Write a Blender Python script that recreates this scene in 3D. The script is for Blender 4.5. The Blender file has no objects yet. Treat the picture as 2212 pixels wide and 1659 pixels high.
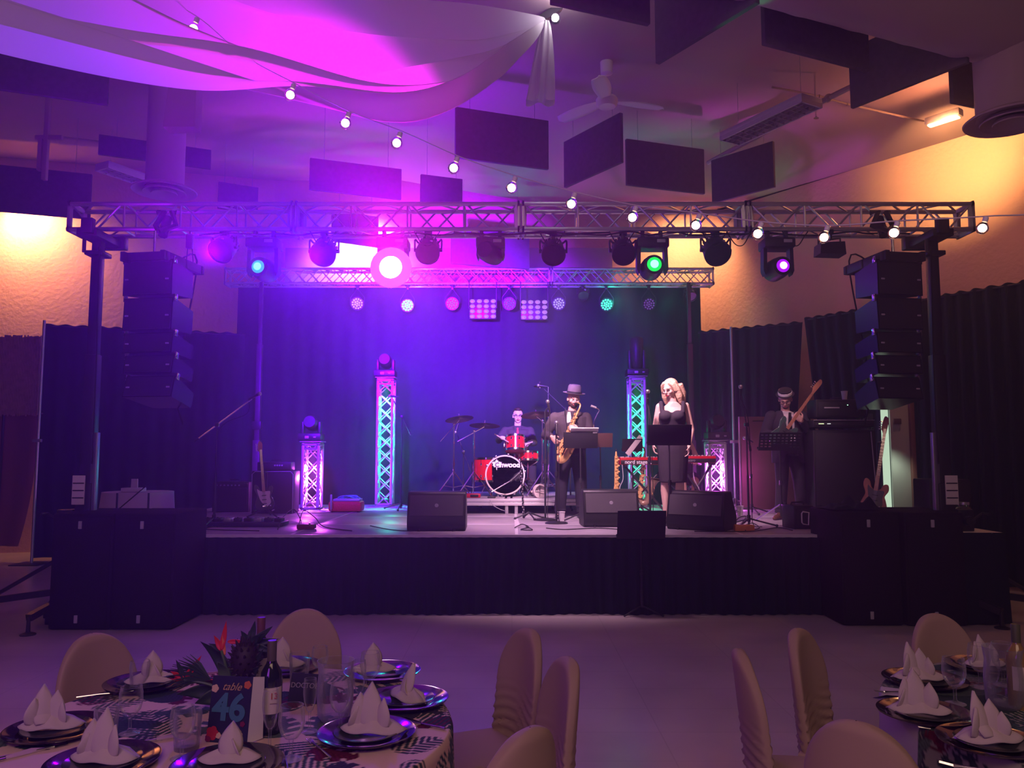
import bpy, bmesh, math, random
import numpy as np
from mathutils import Vector, Matrix, Euler
PI = math.pi
R = math.radians
rnd = random.Random(7)
sc = bpy.context.scene
C = sc.collection

# ------------------------------------------------------------------ camera
H = 1.70; F = 1700.0; TH = math.atan(151.5/F)
cam_d = bpy.data.cameras.new('camera'); cam = bpy.data.objects.new('camera', cam_d); C.objects.link(cam)
cam.location = (0, 0, H); cam.rotation_euler = (PI/2 + TH, 0, 0)
cam_d.sensor_fit = 'HORIZONTAL'; cam_d.sensor_width = 36.0; cam_d.lens = F/2212*36.0
cam_d.clip_start = .05; cam_d.clip_end = 100
sc.camera = cam

def ray(px, py):
    u = (px-1106)/F; v = (829.5-py)/F
    return Vector((u, math.cos(TH)-v*math.sin(TH), math.sin(TH)+v*math.cos(TH)))
def P(px, py, Y):                       # point seen at a pixel, at depth Y
    d = ray(px, py); return Vector((0, 0, H)) + d*(Y/d.y)
def PZ(px, py, z):                      # point seen at a pixel, at height z
    d = ray(px, py); return Vector((0, 0, H)) + d*((z-H)/d.z)

# ------------------------------------------------------------------ world and exposure
w = bpy.data.worlds.new('world'); sc.world = w; w.use_nodes = True
w.node_tree.nodes['Background'].inputs[0].default_value = (.50, .22, .50, 1)
w.node_tree.nodes['Background'].inputs[1].default_value = .013
sc.view_settings.view_transform = 'Standard'; sc.view_settings.look = 'None'
sc.view_settings.exposure = -0.12; sc.view_settings.gamma = 1.0; sc.view_settings.use_curve_mapping = False
cy = sc.cycles
cy.use_denoising = True; cy.max_bounces = 6; cy.diffuse_bounces = 3; cy.glossy_bounces = 3
cy.transmission_bounces = 6; cy.transparent_max_bounces = 16; cy.volume_bounces = 0
cy.caustics_reflective = False; cy.caustics_refractive = False
cy.sample_clamp_indirect = 4.0; cy.use_adaptive_sampling = True; cy.adaptive_threshold = .035
cy.use_light_tree = True

# ------------------------------------------------------------------ lights
def lamp(kind, name, loc, color, power, aim=None, size=.05, angle=60, blend=.6, sx=1, sy=1, spec=1.0, vol=1.0):
    d = bpy.data.lights.new(name, kind); o = bpy.data.objects.new(name, d); C.objects.link(o)
    o.location = loc; d.color = color; d.energy = power; d.specular_factor = spec; d.volume_factor = vol
    if kind == 'AREA': d.shape = 'RECTANGLE'; d.size = sx; d.size_y = sy
    else: d.shadow_soft_size = size
    if kind == 'SPOT': d.spot_size = R(angle); d.spot_blend = blend
    if aim is not None: o.rotation_euler = (Vector(aim)-Vector(loc)).to_track_quat('-Z', 'Y').to_euler()
    return o
TY = 8.46            # depth of the front truss
BLUE = (.13, .0, 1.0); VIO = (.24, .0, 1.0); MAG = (1.0, .0, .55); PINK = (1.0, .55, .72); WARM = (1.0, .55, .16)
# blue and violet washes on the backdrop
lamp('SPOT', 'wash_lamp', (-1.3, 8.9, 3.95), VIO, 25000, (-1.3, 14, 4.15), .08, 54, 1.0)
lamp('SPOT', 'wash_lamp', (-2.6, 8.9, 3.9), BLUE, 8500, (-2.5, 14, 2.4), .08, 66, 1.0)
lamp('SPOT', 'wash_lamp', (.5, 8.9, 3.9), BLUE, 4800, (.2, 14, 2.9), .08, 64, 1.0)
# pinkish white on the players
for lx, ax, ay, az, pw in ((.45, .8, 10.7, 1.9, 560), (1.2, 2.0, 9.9, 1.9, 620), (.2, .1, 12.6, 2.1, 1500), (2.8, 3.6, 10.8, 1.7, 150), (-.9, -.9, 10.2, .8, 260)):
    lamp('SPOT', 'stage_lamp', (lx, 8.75, 3.75), PINK, pw, (ax, ay, az), .08, 46, .8, vol=.3)
lamp('SPOT', 'stage_lamp', (.6, 8.7, 3.8), (1, .55, .80), 760, (.5, 10.0, .8), .2, 76, 1.0, vol=.3)
# the magenta moving head thrown over the audience, onto the ceiling swag
LM = P(849, 585, TY-.35)
lamp('SPOT', 'beam_lamp', LM, (1, 0, .9), 1700, (-1.15, 5.2, 4.6), .09, 50, .95, vol=.35)
lamp('SPOT', 'beam_lamp', LM, (1, 0, .85), 420, (-.1, 3, 3.05), .09, 34, .9)
lamp('SPOT', 'beam_lamp', (-3.2, 8.2, 3.8), (.30, .0, 1), 480, (-2.0, 4.8, 4.5), .1, 80, .95)  # separate violet spot, added to turn the swag purple
lamp('SPOT', 'beam_lamp', (1.5, 8.1, 3.75), (0, 1, .25), 120, PZ(1600, 22, H+3.55), .05, 10, .5)
lamp('SPOT', 'beam_lamp', (-2.2, 8.1, 3.8), (.16, .0, 1), 150, (-2.0, 4.5, 0), .1, 105, 1.0)  # blue spot added to tint the haze and floor towards the hall
lamp('SPOT', 'beam_lamp', (-2.1, 8.1, 3.75), (.10, 0, 1), 1050, (-.9, 1.0, 3.1), .09, 58, .9)  # blue spot added so the haze imitates lens veil
lamp('SPOT', 'ceiling_fill', (-1.3, 9.2, 4.3), (.24, 0, 1), 380, (-1.6, 9.9, 6.3), .1, 150, 1.0)  # upward violet spot added to tint the ceiling
lamp('SPOT', 'ceiling_fill', (-4.2, 7.6, 3.6), (.42, 0, 1), 60, (-4.3, 7.7, 6.3), .1, 140, 1.0)  # second added spot, tints the ceiling at the left
lamp('SPOT', 'recess_fill', (-1.5, 13.2, 4.6), (.45, .1, 1), 260, (-2.0, 13.0, 7), .1, 120, 1.0)  # violet spot added to brighten the ceiling recess
# warm wall lamps
W1 = P(60, 470, 13.75); W2 = P(790, 530, 14.6); W3 = P(1478, 520, 14.5)
lamp('SPOT', 'wall_lamp', W1+Vector((0, -.5, .25)), (1, .43, .19), 620, W1+Vector((.1, .3, -.6)), .15, 130, 1.0)
lamp('SPOT', 'wall_lamp', W2+Vector((-.1, -.6, .5)), (1, .62, .42), 800, W2+Vector((-.1, .3, -.4)), .15, 110, 1.0)
lamp('SPOT', 'wall_lamp', W3+Vector((0, -.6, .5)), (1, .48, .2), 380, W3+Vector((.1, .3, -.4)), .15, 120, 1.0)
# unseen fill areas added behind the camera: warm foreground, violet ceiling
lamp('AREA', 'fill_lamp', (0, -2.5, 5.6), (1.0, .62, .46), 150, (0, 3.5, .5), sx=6, sy=3, spec=.3, vol=.25)
lamp('AREA', 'fill_lamp', (-2.5, -2.0, 2.6), (.50, .08, 1.0), 52, (-1.0, 8, 6.4), sx=2, sy=2, spec=.0, vol=.25)

# ------------------------------------------------------------------ mesh helpers
class MB:
    def __init__(s): s.v = []; s.f = []; s.fm = []; s.m = 0
    def add(s, vs, fs):
        b = len(s.v); s.v += [tuple(p) for p in vs]; s.f += [tuple(b+i for i in f) for f in fs]; s.fm += [s.m]*len(fs); return s
    def box(s, c, d, M=None):
        x, y, z = (k/2 for k in d)
        vs = [Vector((a*x, b*y, e*z)) for a in (-1, 1) for b in (-1, 1) for e in (-1, 1)]
        if M is not None: vs = [M @ p for p in vs]
        vs = [p+Vector(c) for p in vs]
        return s.add(vs, [(0,1,3,2),(4,6,7,5),(0,4,5,1),(2,3,7,6),(0,2,6,4),(1,5,7,3)])
    def rbox(s, c, d, r=.01, M=None):   # box with chamfered edges
        bm = bmesh.new(); bmesh.ops.create_cube(bm, size=1)
        for v in bm.verts: v.co = Vector((v.co.x*d[0], v.co.y*d[1], v.co.z*d[2]))
        bmesh.ops.bevel(bm, geom=bm.edges[:], offset=min(r, min(d)*.45), segments=2, affect='EDGES', profile=.5)
        vs = [(M @ v.co if M is not None else v.co.copy())+Vector(c) for v in bm.verts]
        s.add(vs, [[v.index for v in f.verts] for f in bm.faces]); bm.free(); return s
    def tube(s, pts, r, n=8, caps=True, closed=False):
        pts = [Vector(p) for p in pts]; N = len(pts)
        rs = r if isinstance(r, (list, tuple)) else [r]*N
        vs = []; up = None
        for i, p in enumerate(pts):
            if closed: t = pts[(i+1) % N]-pts[i-1]
            else: t = (pts[min(i+1, N-1)]-pts[max(i-1, 0)])
            if t.length < 1e-9: t = Vector((0, 0, 1))
            t.normalize()
            if up is None: up = t.orthogonal().normalized()
            up = (up - t*up.dot(t))
            if up.length < 1e-6: up = t.orthogonal()
            up.normalize(); q = t.cross(up)
            for k in range(n):
                a = 2*PI*k/n; vs.append(p+(up*math.cos(a)+q*math.sin(a))*rs[i])
        fs = []
        for i in range(N if closed else N-1):
            j = (i+1) % N
            for k in range(n):
                l = (k+1) % n; fs.append((i*n+k, i*n+l, j*n+l, j*n+k))
        if caps and not closed: fs.append(tuple(range(n))[::-1]); fs.append(tuple((N-1)*n+k for k in range(n)))
        return s.add(vs, fs)
    def cyl(s, a, b, r, r2=None, n=12): return s.tube([a, b], [r, r if r2 is None else r2], n)
    def lathe(s, prof, n=20, M=None, loc=(0, 0, 0)):
        vs = []; fs = []; m = len(prof)
        for r, z in prof:
            for k in range(n):
                a = 2*PI*k/n; p = Vector((r*math.cos(a), r*math.sin(a), z)); vs.append((M @ p if M is not None else p)+Vector(loc))
        for i in range(m-1):
            for k in range(n):
                l = (k+1) % n; fs.append((i*n+k, i*n+l, (i+1)*n+l, (i+1)*n+k))
        if prof[0][0] > 1e-5: fs.append(tuple(range(n))[::-1])
        if prof[-1][0] > 1e-5: fs.append(tuple((m-1)*n+k for k in range(n)))
        return s.add(vs, fs)
    def open_lathe(s, prof, n=20, M=None, loc=(0, 0, 0)):
        k0 = len(s.f); s.lathe(prof, n, M, loc)
        for _ in range(2):
            if len(s.f[-1]) == n and n > 4: s.f.pop(); s.fm.pop()
        return s
    def ball(s, c, r, n=16, m=10, M=None):
        rx, ry, rz = (r, r, r) if isinstance(r, (int, float)) else r
        vs = []; fs = []
        for i in range(m+1):
            t = PI*i/m
            for k in range(n):
                a = 2*PI*k/n; p = Vector((rx*math.sin(t)*math.cos(a), ry*math.sin(t)*math.sin(a), -rz*math.cos(t)))
                vs.append((M @ p if M is not None else p)+Vector(c))
        for i in range(m):
            for k in range(n):
                l = (k+1) % n; fs.append((i*n+k, i*n+l, (i+1)*n+l, (i+1)*n+k))
        return s.add(vs, fs)
    def prism(s, pts, t, M=None, loc=(0, 0, 0)):       # outline in XZ, thickness along Y centred
        n = len(pts); vs = [Vector((x, -t/2, z)) for x, z in pts]+[Vector((x, t/2, z)) for x, z in pts]
        vs = [(M @ p if M is not None else p)+Vector(loc) for p in vs]
        fs = [tuple(range(n)), tuple(range(n, 2*n))[::-1]]+[(i, i+n, (i+1) % n+n, (i+1) % n) for i in range(n)]
        return s.add(vs, fs)
    def grid(s, fn, nu, nv):
        vs = [fn(i/nu, j/nv) for j in range(nv+1) for i in range(nu+1)]
        return s.add(vs, [(j*(nu+1)+i, j*(nu+1)+i+1, (j+1)*(nu+1)+i+1, (j+1)*(nu+1)+i) for j in range(nv) for i in range(nu)])
    def build(s, name, mat, parent=None, world=False, ang=38, clean=True):
        me = bpy.data.meshes.new(name)
        off = parent.location if (world and parent) else Vector((0, 0, 0))
        me.from_pydata([Vector(p)-off for p in s.v], [], s.f)
        for mm in (mat if isinstance(mat, (list, tuple)) else [mat]): me.materials.append(mm)
        if clean:
            bm = bmesh.new(); bm.from_mesh(me)
            lay = None
            for i, f in enumerate(bm.faces): f.material_index = s.fm[i]
            bmesh.ops.remove_doubles(bm, verts=bm.verts[:], dist=1e-6)
            bmesh.ops.recalc_face_normals(bm, faces=bm.faces[:]); bm.to_mesh(me); bm.free()
        for p in me.polygons: p.use_smooth = True
        me.set_sharp_from_angle(angle=R(ang))
        o = bpy.data.objects.new(name, me); C.objects.link(o)
        if parent: o.parent = parent
        return o
def tag(o, label=None, cat=None, group=None, kind=None):
    if label: o['label'] = label
    if cat: o['category'] = cat
    if group: o['group'] = group
    if kind: o['kind'] = kind
    return o
def thing(name, label, cat, loc=(0, 0, 0), rz=0, group=None):
    o = bpy.data.objects.new(name, None); C.objects.link(o); o.empty_display_size = .1
    o.location = loc; o.rotation_euler = (0, 0, rz)
    return tag(o, label, cat, group)
def put(o, loc, rz=None):
    o.location = loc
    if rz is not None: o.rotation_euler = (0, 0, rz)
    return o
def kids(o, _c={}):
    return [k for k in bpy.data.objects if k.parent == o]
def dup(o, label=None, loc=None, rz=None, parent=None, group=None):
    c = o.copy(); C.objects.link(c); c.parent = parent
    for ch in kids(o): dup(ch, parent=c)
    if label: c['label'] = label
    if group: c['group'] = group
    if loc is not None: c.location = loc
    if rz is not None: c.rotation_euler = (0, 0, rz)
    return c
def RX(a): return Matrix.Rotation(a, 3, 'X')
def RY(a): return Matrix.Rotation(a, 3, 'Y')
def RZ(a): return Matrix.Rotation(a, 3, 'Z')
def arc(c, r, a0, a1, n, plane='XZ'):
    out = []
    for i in range(n+1):
        a = a0+(a1-a0)*i/n
        q = (r*math.cos(a), r*math.sin(a))
        out.append(Vector(c)+(Vector((q[0], 0, q[1])) if plane == 'XZ' else Vector((0, q[0], q[1])) if plane == 'YZ' else Vector((q[0], q[1], 0))))
    return out
def spl(pts, n=8):                      # Catmull-Rom through points
    pts = [Vector(p) for p in pts]; out = []
    for i in range(len(pts)-1):
        a = pts[max(i-1, 0)]; b = pts[i]; c = pts[i+1]; d = pts[min(i+2, len(pts)-1)]
        for k in range(n):
            t = k/n; out.append(.5*((2*b)+(c-a)*t+(2*a-5*b+4*c-d)*t*t+(3*b-a-3*c+d)*t*t*t))
    out.append(pts[-1]); return out

# ------------------------------------------------------------------ materials
def mat(name, col, rough=.5, metal=0, spec=.5, emit=None, es=0, bump=0, bscale=40, var=0, vscale=6, trans=0, ior=1.45, alpha=1, sheen=0, coat=0):
    m = bpy.data.materials.new(name); m.use_nodes = True; nt = m.node_tree; b = nt.nodes['Principled BSDF']
    b.inputs['Base Color'].default_value = (*col, 1); b.inputs['Roughness'].default_value = rough
    b.inputs['Metallic'].default_value = metal; b.inputs['Specular IOR Level'].default_value = spec
    b.inputs['Transmission Weight'].default_value = trans; b.inputs['IOR'].default_value = ior; b.inputs['Alpha'].default_value = alpha
    b.inputs['Sheen Weight'].default_value = sheen; b.inputs['Coat Weight'].default_value = coat
    if emit: b.inputs['Emission Color'].default_value = (*emit, 1); b.inputs['Emission Strength'].default_value = es
    if bump or var:
        tc = nt.nodes.new('ShaderNodeTexCoord')
    if bump:
        n = nt.nodes.new('ShaderNodeTexNoise'); n.inputs['Scale'].default_value = bscale; n.inputs['Detail'].default_value = 4
        bp = nt.nodes.new('ShaderNodeBump'); bp.inputs['Strength'].default_value = bump; bp.inputs['Distance'].default_value = .02
        nt.links.new(tc.outputs['Object'], n.inputs['Vector']); nt.links.new(n.outputs['Fac'], bp.inputs['Height']); nt.links.new(bp.outputs[0], b.inputs['Normal'])
    if var:
        n = nt.nodes.new('ShaderNodeTexNoise'); n.inputs['Scale'].default_value = vscale; n.inputs['Detail'].default_value = 3
        r_ = nt.nodes.new('ShaderNodeValToRGB'); r_.color_ramp.elements[0].position = .3; r_.color_ramp.elements[1].position = .7
        r_.color_ramp.elements[0].color = (*[c*(1-var) for c in col], 1); r_.color_ramp.elements[1].color = (*[min(1, c*(1+var)) for c in col], 1)
        nt.links.new(tc.outputs['Object'], n.inputs['Vector']); nt.links.new(n.outputs['Fac'], r_.inputs[0]); nt.links.new(r_.outputs[0], b.inputs['Base Color'])
    return m
def emis(name, col, s):
    m = mat(name, (.02, .02, .02), .4, emit=col, es=s); return m
M = {}
M['alu'] = mat('aluminium', (.62, .62, .64), .38, .75)
M['alu_dull'] = mat('dull_aluminium', (.42, .42, .45), .5, .6, var=.15, vscale=15)
M['chrome'] = mat('chrome', (.85, .85, .87), .12, 1)
M['steel'] = mat('black_steel', (.035, .035, .04), .4, .3)
M['black'] = mat('black_plastic', (.018, .018, .02), .45)
M['lacquer'] = mat('black_lacquer', (.012, .012, .014), .25)
M['grille'] = mat('black_grille', (.020, .020, .023), .6, bump=.3, bscale=300)
M['carpet'] = mat('black_carpet', (.020, .018, .020), .95, spec=.15, bump=.4, bscale=220, var=.25, vscale=60)
M['velour'] = mat('black_velour', (.013, .022, .026), .95, spec=.1, bump=.25, bscale=120, sheen=.05)
M['rubber'] = mat('rubber', (.015, .015, .015), .8)
M['white'] = mat('white_plastic', (.75, .75, .75), .5)
M['paper'] = mat('paper', (.75, .73, .68), .8)
M['gold'] = mat('gold_lacquer', (.95, .60, .22), .28, .55)
M['label'] = mat('grey_badge', (.45, .45, .48), .4)
# ================================================================== the room
CZ = 6.30
def struct(name, mb, m, **k): return tag(mb.build(name, m, **k), kind='structure')
# floor
def floor_mat():
    m = mat('vinyl_floor', (.62, .55, .52), .22, spec=.5); nt = m.node_tree; b = nt.nodes['Principled BSDF']
    tc = nt.nodes.new('ShaderNodeTexCoord'); n = nt.nodes.new('ShaderNodeTexNoise'); n.inputs['Scale'].default_value = 1.1; n.inputs['Detail'].default_value = 5
    r_ = nt.nodes.new('ShaderNodeValToRGB'); r_.color_ramp.elements[0].position = .3; r_.color_ramp.elements[1].position = .75
    r_.color_ramp.elements[0].color = (.56, .50, .48, 1); r_.color_ramp.elements[1].color = (.72, .65, .62, 1)
    br = nt.nodes.new('ShaderNodeTexBrick'); br.inputs['Scale'].default_value = .55; br.inputs['Mortar Size'].default_value = .0025; br.offset = 0
    br.inputs['Color1'].default_value = (1, 1, 1, 1); br.inputs['Color2'].default_value = (.96, .96, .96, 1); br.inputs['Mortar'].default_value = (.86, .85, .85, 1)
    mx = nt.nodes.new('ShaderNodeMix'); mx.data_type = 'RGBA'; mx.blend_type = 'MULTIPLY'; mx.inputs[0].default_value = 1
    nt.links.new(tc.outputs['Object'], n.inputs['Vector']); nt.links.new(tc.outputs['Object'], br.inputs['Vector'])
    nt.links.new(n.outputs['Fac'], r_.inputs[0]); nt.links.new(r_.outputs[0], mx.inputs[6]); nt.links.new(br.outputs[0], mx.inputs[7]); nt.links.new(mx.outputs[2], b.inputs['Base Color'])
    n2 = nt.nodes.new('ShaderNodeTexNoise'); n2.inputs['Scale'].default_value = 3; bp = nt.nodes.new('ShaderNodeBump'); bp.inputs['Strength'].default_value = .08; bp.inputs['Distance'].default_value = .02
    nt.links.new(tc.outputs['Object'], n2.inputs['Vector']); nt.links.new(n2.outputs['Fac'], bp.inputs['Height']); nt.links.new(bp.outputs[0], b.inputs['Normal'])
    return m
struct('floor', MB().box((0, 6, -.05), (22, 20, .1)), floor_mat())
wallm = mat('stucco_wall', (.74, .47, .38), .8, spec=.25, bump=.55, bscale=16)
ceilm = mat('painted_ceiling', (.44, .31, .33), .85, spec=.2, bump=.1, bscale=60)
# ceiling: main slab, its far edge runs slightly oblique; a higher recess lies behind it
E1 = PZ(395, 333, CZ); E2 = PZ(740, 369, CZ); E3 = PZ(1140, 435, CZ)
RW0 = Vector((3.7, 14.6, 0)); RW1 = RW0+Vector((3.0, -3.9, 0))*2.1
edge = [(-11, E1.y-1.4), (E1.x, E1.y), (E2.x, E2.y), (E3.x, E3.y), (3.7, 14.7), (RW1.x+.2, RW1.y+.2), (11, -4), (-11, -4)]
mb = MB(); n = len(edge)
mb.add([Vector((x, y, CZ)) for x, y in edge]+[Vector((x, y, CZ+.15)) for x, y in edge], [tuple(range(n))[::-1], tuple(range(n, 2*n))]+[(i, (i+1) % n, (i+1) % n+n, i+n) for i in range(n)])
struct('ceiling', mb, ceilm)
struct('ceiling_recess', MB().box((-2, 14, 7.05), (18, 8, .1)), ceilm)
# walls
WL0 = Vector((-11, 11.9, 0)); WLc = Vector((-4.9, 14.9, 0)); WRc = Vector((3.7, 14.9, 0))
def wall(name, a, b, h, t=.2):
    a = Vector(a); b = Vector(b); d = (b-a).normalized(); nrm = Vector((-d.y, d.x, 0))*t
    mb = MB(); q = [a, b, b+nrm, a+nrm]
    mb.add([p for p in q]+[p+Vector((0, 0, h)) for p in q], [(0,1,2,3),(4,7,6,5),(0,4,5,1),(1,5,6,2),(2,6,7,3),(3,7,4,0)])
    return struct(name, mb, wallm)
wall('wall_left', (-11, 13.2, 0), (-4.6, 14.9, 0), 7.1)
wall('wall_back', (-4.6, 14.9, 0), (3.75, 14.9, 0), 7.1)
wall('wall_right', (RW0.x, RW0.y+.3, 0), (RW1.x, RW1.y, 0), CZ)
struct('trim_1', MB().box((-1.2, 14.75, 5.15), (6.2, .2, .9)), ceilm)

# ================================================================== stage
SZ = .835; SY = 8.6
deckm = mat('stage_deck', (.42, .38, .42), .35, spec=.5, var=.12, vscale=3)
stg = thing('stage', 'black skirted stage of grey deck panels edged in aluminium', 'stage', (.2, SY, 0))
X0, X1, Y1 = -4.83, 4.93, 13.6
xs = [X0, -2.39, .05, 2.49, X1]; ys = [SY, 9.82, 11.04, 12.26, Y1]
for i in range(4):
    for j in range(4):
        mb = MB().rbox(((xs[i]+xs[i+1])/2, (ys[j]+ys[j+1])/2, SZ-.01), (xs[i+1]-xs[i]-.03, ys[j+1]-ys[j]-.03, .02), .003)
        d = mb.build('deck_panel', deckm, stg, True)
mb = MB()
for x in xs: mb.box((x, (SY+Y1)/2, SZ-.05), (.035, Y1-SY+.03, .1))
for y in ys: mb.box(((X0+X1)/2, y, SZ-.05), (X1-X0+.03, .035, .102))
mb.build('deck_edging', mat('bright_edging', (.85, .82, .85), .4, .2), stg, True)
mb = MB()
def skirt(u, v):
    x = X0-.02+(X1-X0+.04)*u; a = u*75*2*PI
    return Vector((x, SY-.045-(.012+.012*v)*(1+math.sin(a+.7*math.sin(u*31)))-.006*math.sin(u*211), (SZ-.03)*(1-v)+.006+.006*math.sin(u*57)*v))
mb.grid(skirt, 900, 5)
mb.build('skirt', M['velour'], stg, True, clean=False)
for x in xs:
    for y in (SY+.1, 11, Y1-.1):
        MB().cyl((x, y, 0), (x, y, SZ-.1), .025).build('leg', M['alu_dull'], stg, True)

# ------------------------------------------------------------------ drapes
def drape(name, label, path, z0, z1, m, folds=9, amp=.05, cat='curtain', group=None, seg=10, flare=(0, 0)):
    pts = [Vector((p[0], p[1], 0)) for p in path]; L = [0]
    for i in range(1, len(pts)): L.append(L[-1]+(pts[i]-pts[i-1]).length)
    T = L[-1]; nf = T*folds/1.0; nu = int(nf*seg)
    o = thing(name, label, cat, (pts[0].x, pts[0].y, 0), 0, group)
    sd = rnd.random()*9
    def fn(u, v):
        s = u*T; k = 1
        while k < len(L)-1 and s > L[k]: k += 1
        f = (s-L[k-1])/(L[k]-L[k-1]); p = pts[k-1].lerp(pts[k], f); d = (pts[k]-pts[k-1]).normalized(); nn = Vector((d.y, -d.x, 0))
        p = p+d*(flare[0]*v*max(0, 1-s/1.1)-flare[1]*v*max(0, 1-(T-s)/1.1))
        ph = s*folds*2*PI+1.3*math.sin(s*2.1+sd)+.5*math.sin(s*5.3+v*1.5)
        return p+nn*amp*(.35+.65*min(1, v*3+.3))*(math.sin(ph)+.3*math.sin(ph*.37+v))+Vector((0, 0, z1+(z0-z1)*v+(.012*math.sin(s*folds*2*PI) if v == 0 else 0)))
    mb = MB(); mb.grid(fn, nu, 6)
    mb.build('cloth_panel', m, o, True, clean=False, ang=80)
    MB().tube([p+Vector((0, 0, z1-.03)) for p in pts], .013, 8).build('top_rail', M['steel'], o, True)
    return o
BY = 14.0
a = P(515, 622, BY); b = P(1512, 622, BY)
drape('curtain', 'wide black backdrop curtain behind the drum kit, washed violet', [(a.x, BY), (b.x, BY)], SZ-.8, a.z+.1, M['velour'], 3, .018)
q0 = P(97, 700, 12.75); q1 = P(530, 717, 13.75)
drape('curtain', 'black pipe and drape curtain behind the hanging speakers left of the backdrop', [(q0.x, 12.75), (q1.x, 13.75)], .05, q0.z, M['velour'], 4, .02)
r0 = P(1508, 716, 13.6); r1 = P(1733, 686, 12.55)
r2 = P(1738, 676, 12.45); r3 = P(2260, 598, 9.5)
drape('curtain', 'black curtain hanging behind the bassist, right of the backdrop', [(r0.x, 13.6), (r1.x, 12.55)], .05, r0.z, M['velour'], 5, .025, flare=(0, .32))
drape('curtain', 'black curtain along the right wall behind the hanging speakers', [(r2.x, 12.45), (r3.x, 9.5)], .05, r3.z, M['velour'], 5, .035, flare=(.45, 0))
# ================================================================== box trusses
def box_truss(mbc, mbl, L, s, chord, lace, bays, axis='X', plates=True, style='V'):
    """chords and lacing of a box truss of length L and section s, starting at the origin along the axis"""
    ax = (lambda t, a, b: Vector((t, a, b))) if axis == 'X' else (lambda t, a, b: Vector((a, b, t)))
    h = s/2
    cs = [(-h, -h), (h, -h), (h, h), (-h, h)]
    for a, b in cs: mbc.append(MB().cyl(ax(0, a, b), ax(L, a, b), chord, n=8))
    st = L/bays
    for k in range(4):
        a, b = cs[k], cs[(k+1) % 4]
        for i in range(bays):
            t0 = i*st; t1 = t0+st/2; t2 = t0+st
            if style == 'V':
                mbl.cyl(ax(t0+.03, *a), ax(t1-.02, *b), lace, n=6); mbl.cyl(ax(t1+.02, *b), ax(t2-.03, *a), lace, n=6)
                mbl.cyl(ax(t2, *a), ax(t2, *b), lace, n=6)
            else:
                mbl.cyl(ax(t0, *a), ax(t2, *b), lace, n=6); mbl.cyl(ax(t2, *a), ax(t0, *b), lace, n=6)
        for t in (.03, L-.03): mbl.cyl(ax(t, *a), ax(t, *b), lace*1.3, n=6)
        if plates:
            for t in (.02, L-.02): mbl.box((ax(t, (a[0]+b[0])/2, (a[1]+b[1])/2)), [(.022 if axis == 'X' else .05), .05, .05][0:3] if 0 else (Vector((.02, abs(a[0]-b[0])+.06, abs(a[1]-b[1])+.06)) if axis == 'X' else Vector((abs(a[0]-b[0])+.05, abs(a[1]-b[1])+.05, .012))))
# front truss
lz = P(1100, 436, TY).z; bz = P(1100, 500, TY).z
TX0 = P(146, 466, TY).x; TX1 = P(2106, 460, TY).x; TZ = (lz+bz)/2; TS = (lz-bz)-.05
ft = thing('box_truss', 'long front aluminium box truss carrying the stage lights between two lift towers', 'truss', (TX0, TY+TS/2, TZ))
SL = (TX1-TX0)/4
for i in range(4):
    ch = []; la = MB(); box_truss(ch, la, SL-.01, TS, .026, .0115, 4)
    hub = MB()
    for t in (.015, SL-.025): hub.box((t, 0, 0), (.02, TS+.07, TS+.07))
    # open end plates: keep the rim only
    la2 = la.build('truss_section', M['alu'], ft); la2.location = (SL*i, 0, 0)
    for c in ch:
        c.build('chord', M['alu'], la2)
    for t in (.03, SL-.05):
        MB().tube([(t, -TS/2, -TS/2), (t, TS/2, -TS/2), (t, TS/2, TS/2), (t, -TS/2, TS/2)], .03, 4, closed=True).build('end_frame', M['alu'], la2)
# rear truss
RY_ = 13.75; rz1 = P(1000, 582, RY_).z; rz0 = P(1000, 618, RY_).z; RS = rz1-rz0-.04
RX0 = P(490, 600, RY_).x; RX1 = P(1540, 600, RY_).x
rt = thing('box_truss', 'rear aluminium box truss above the black backdrop curtain', 'truss', (RX0, RY_, (rz0+rz1)/2))
SL2 = (RX1-RX0)/3
for i in range(3):
    ch = []; la = MB(); box_truss(ch, la, SL2-.01, RS, .024, .009, 12, style='X' if i else 'X')
    s_ = la.build('truss_section', M['alu'], rt); s_.location = (SL2*i, 0, 0)
    for c in ch: c.build('chord', M['alu'], s_)

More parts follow.
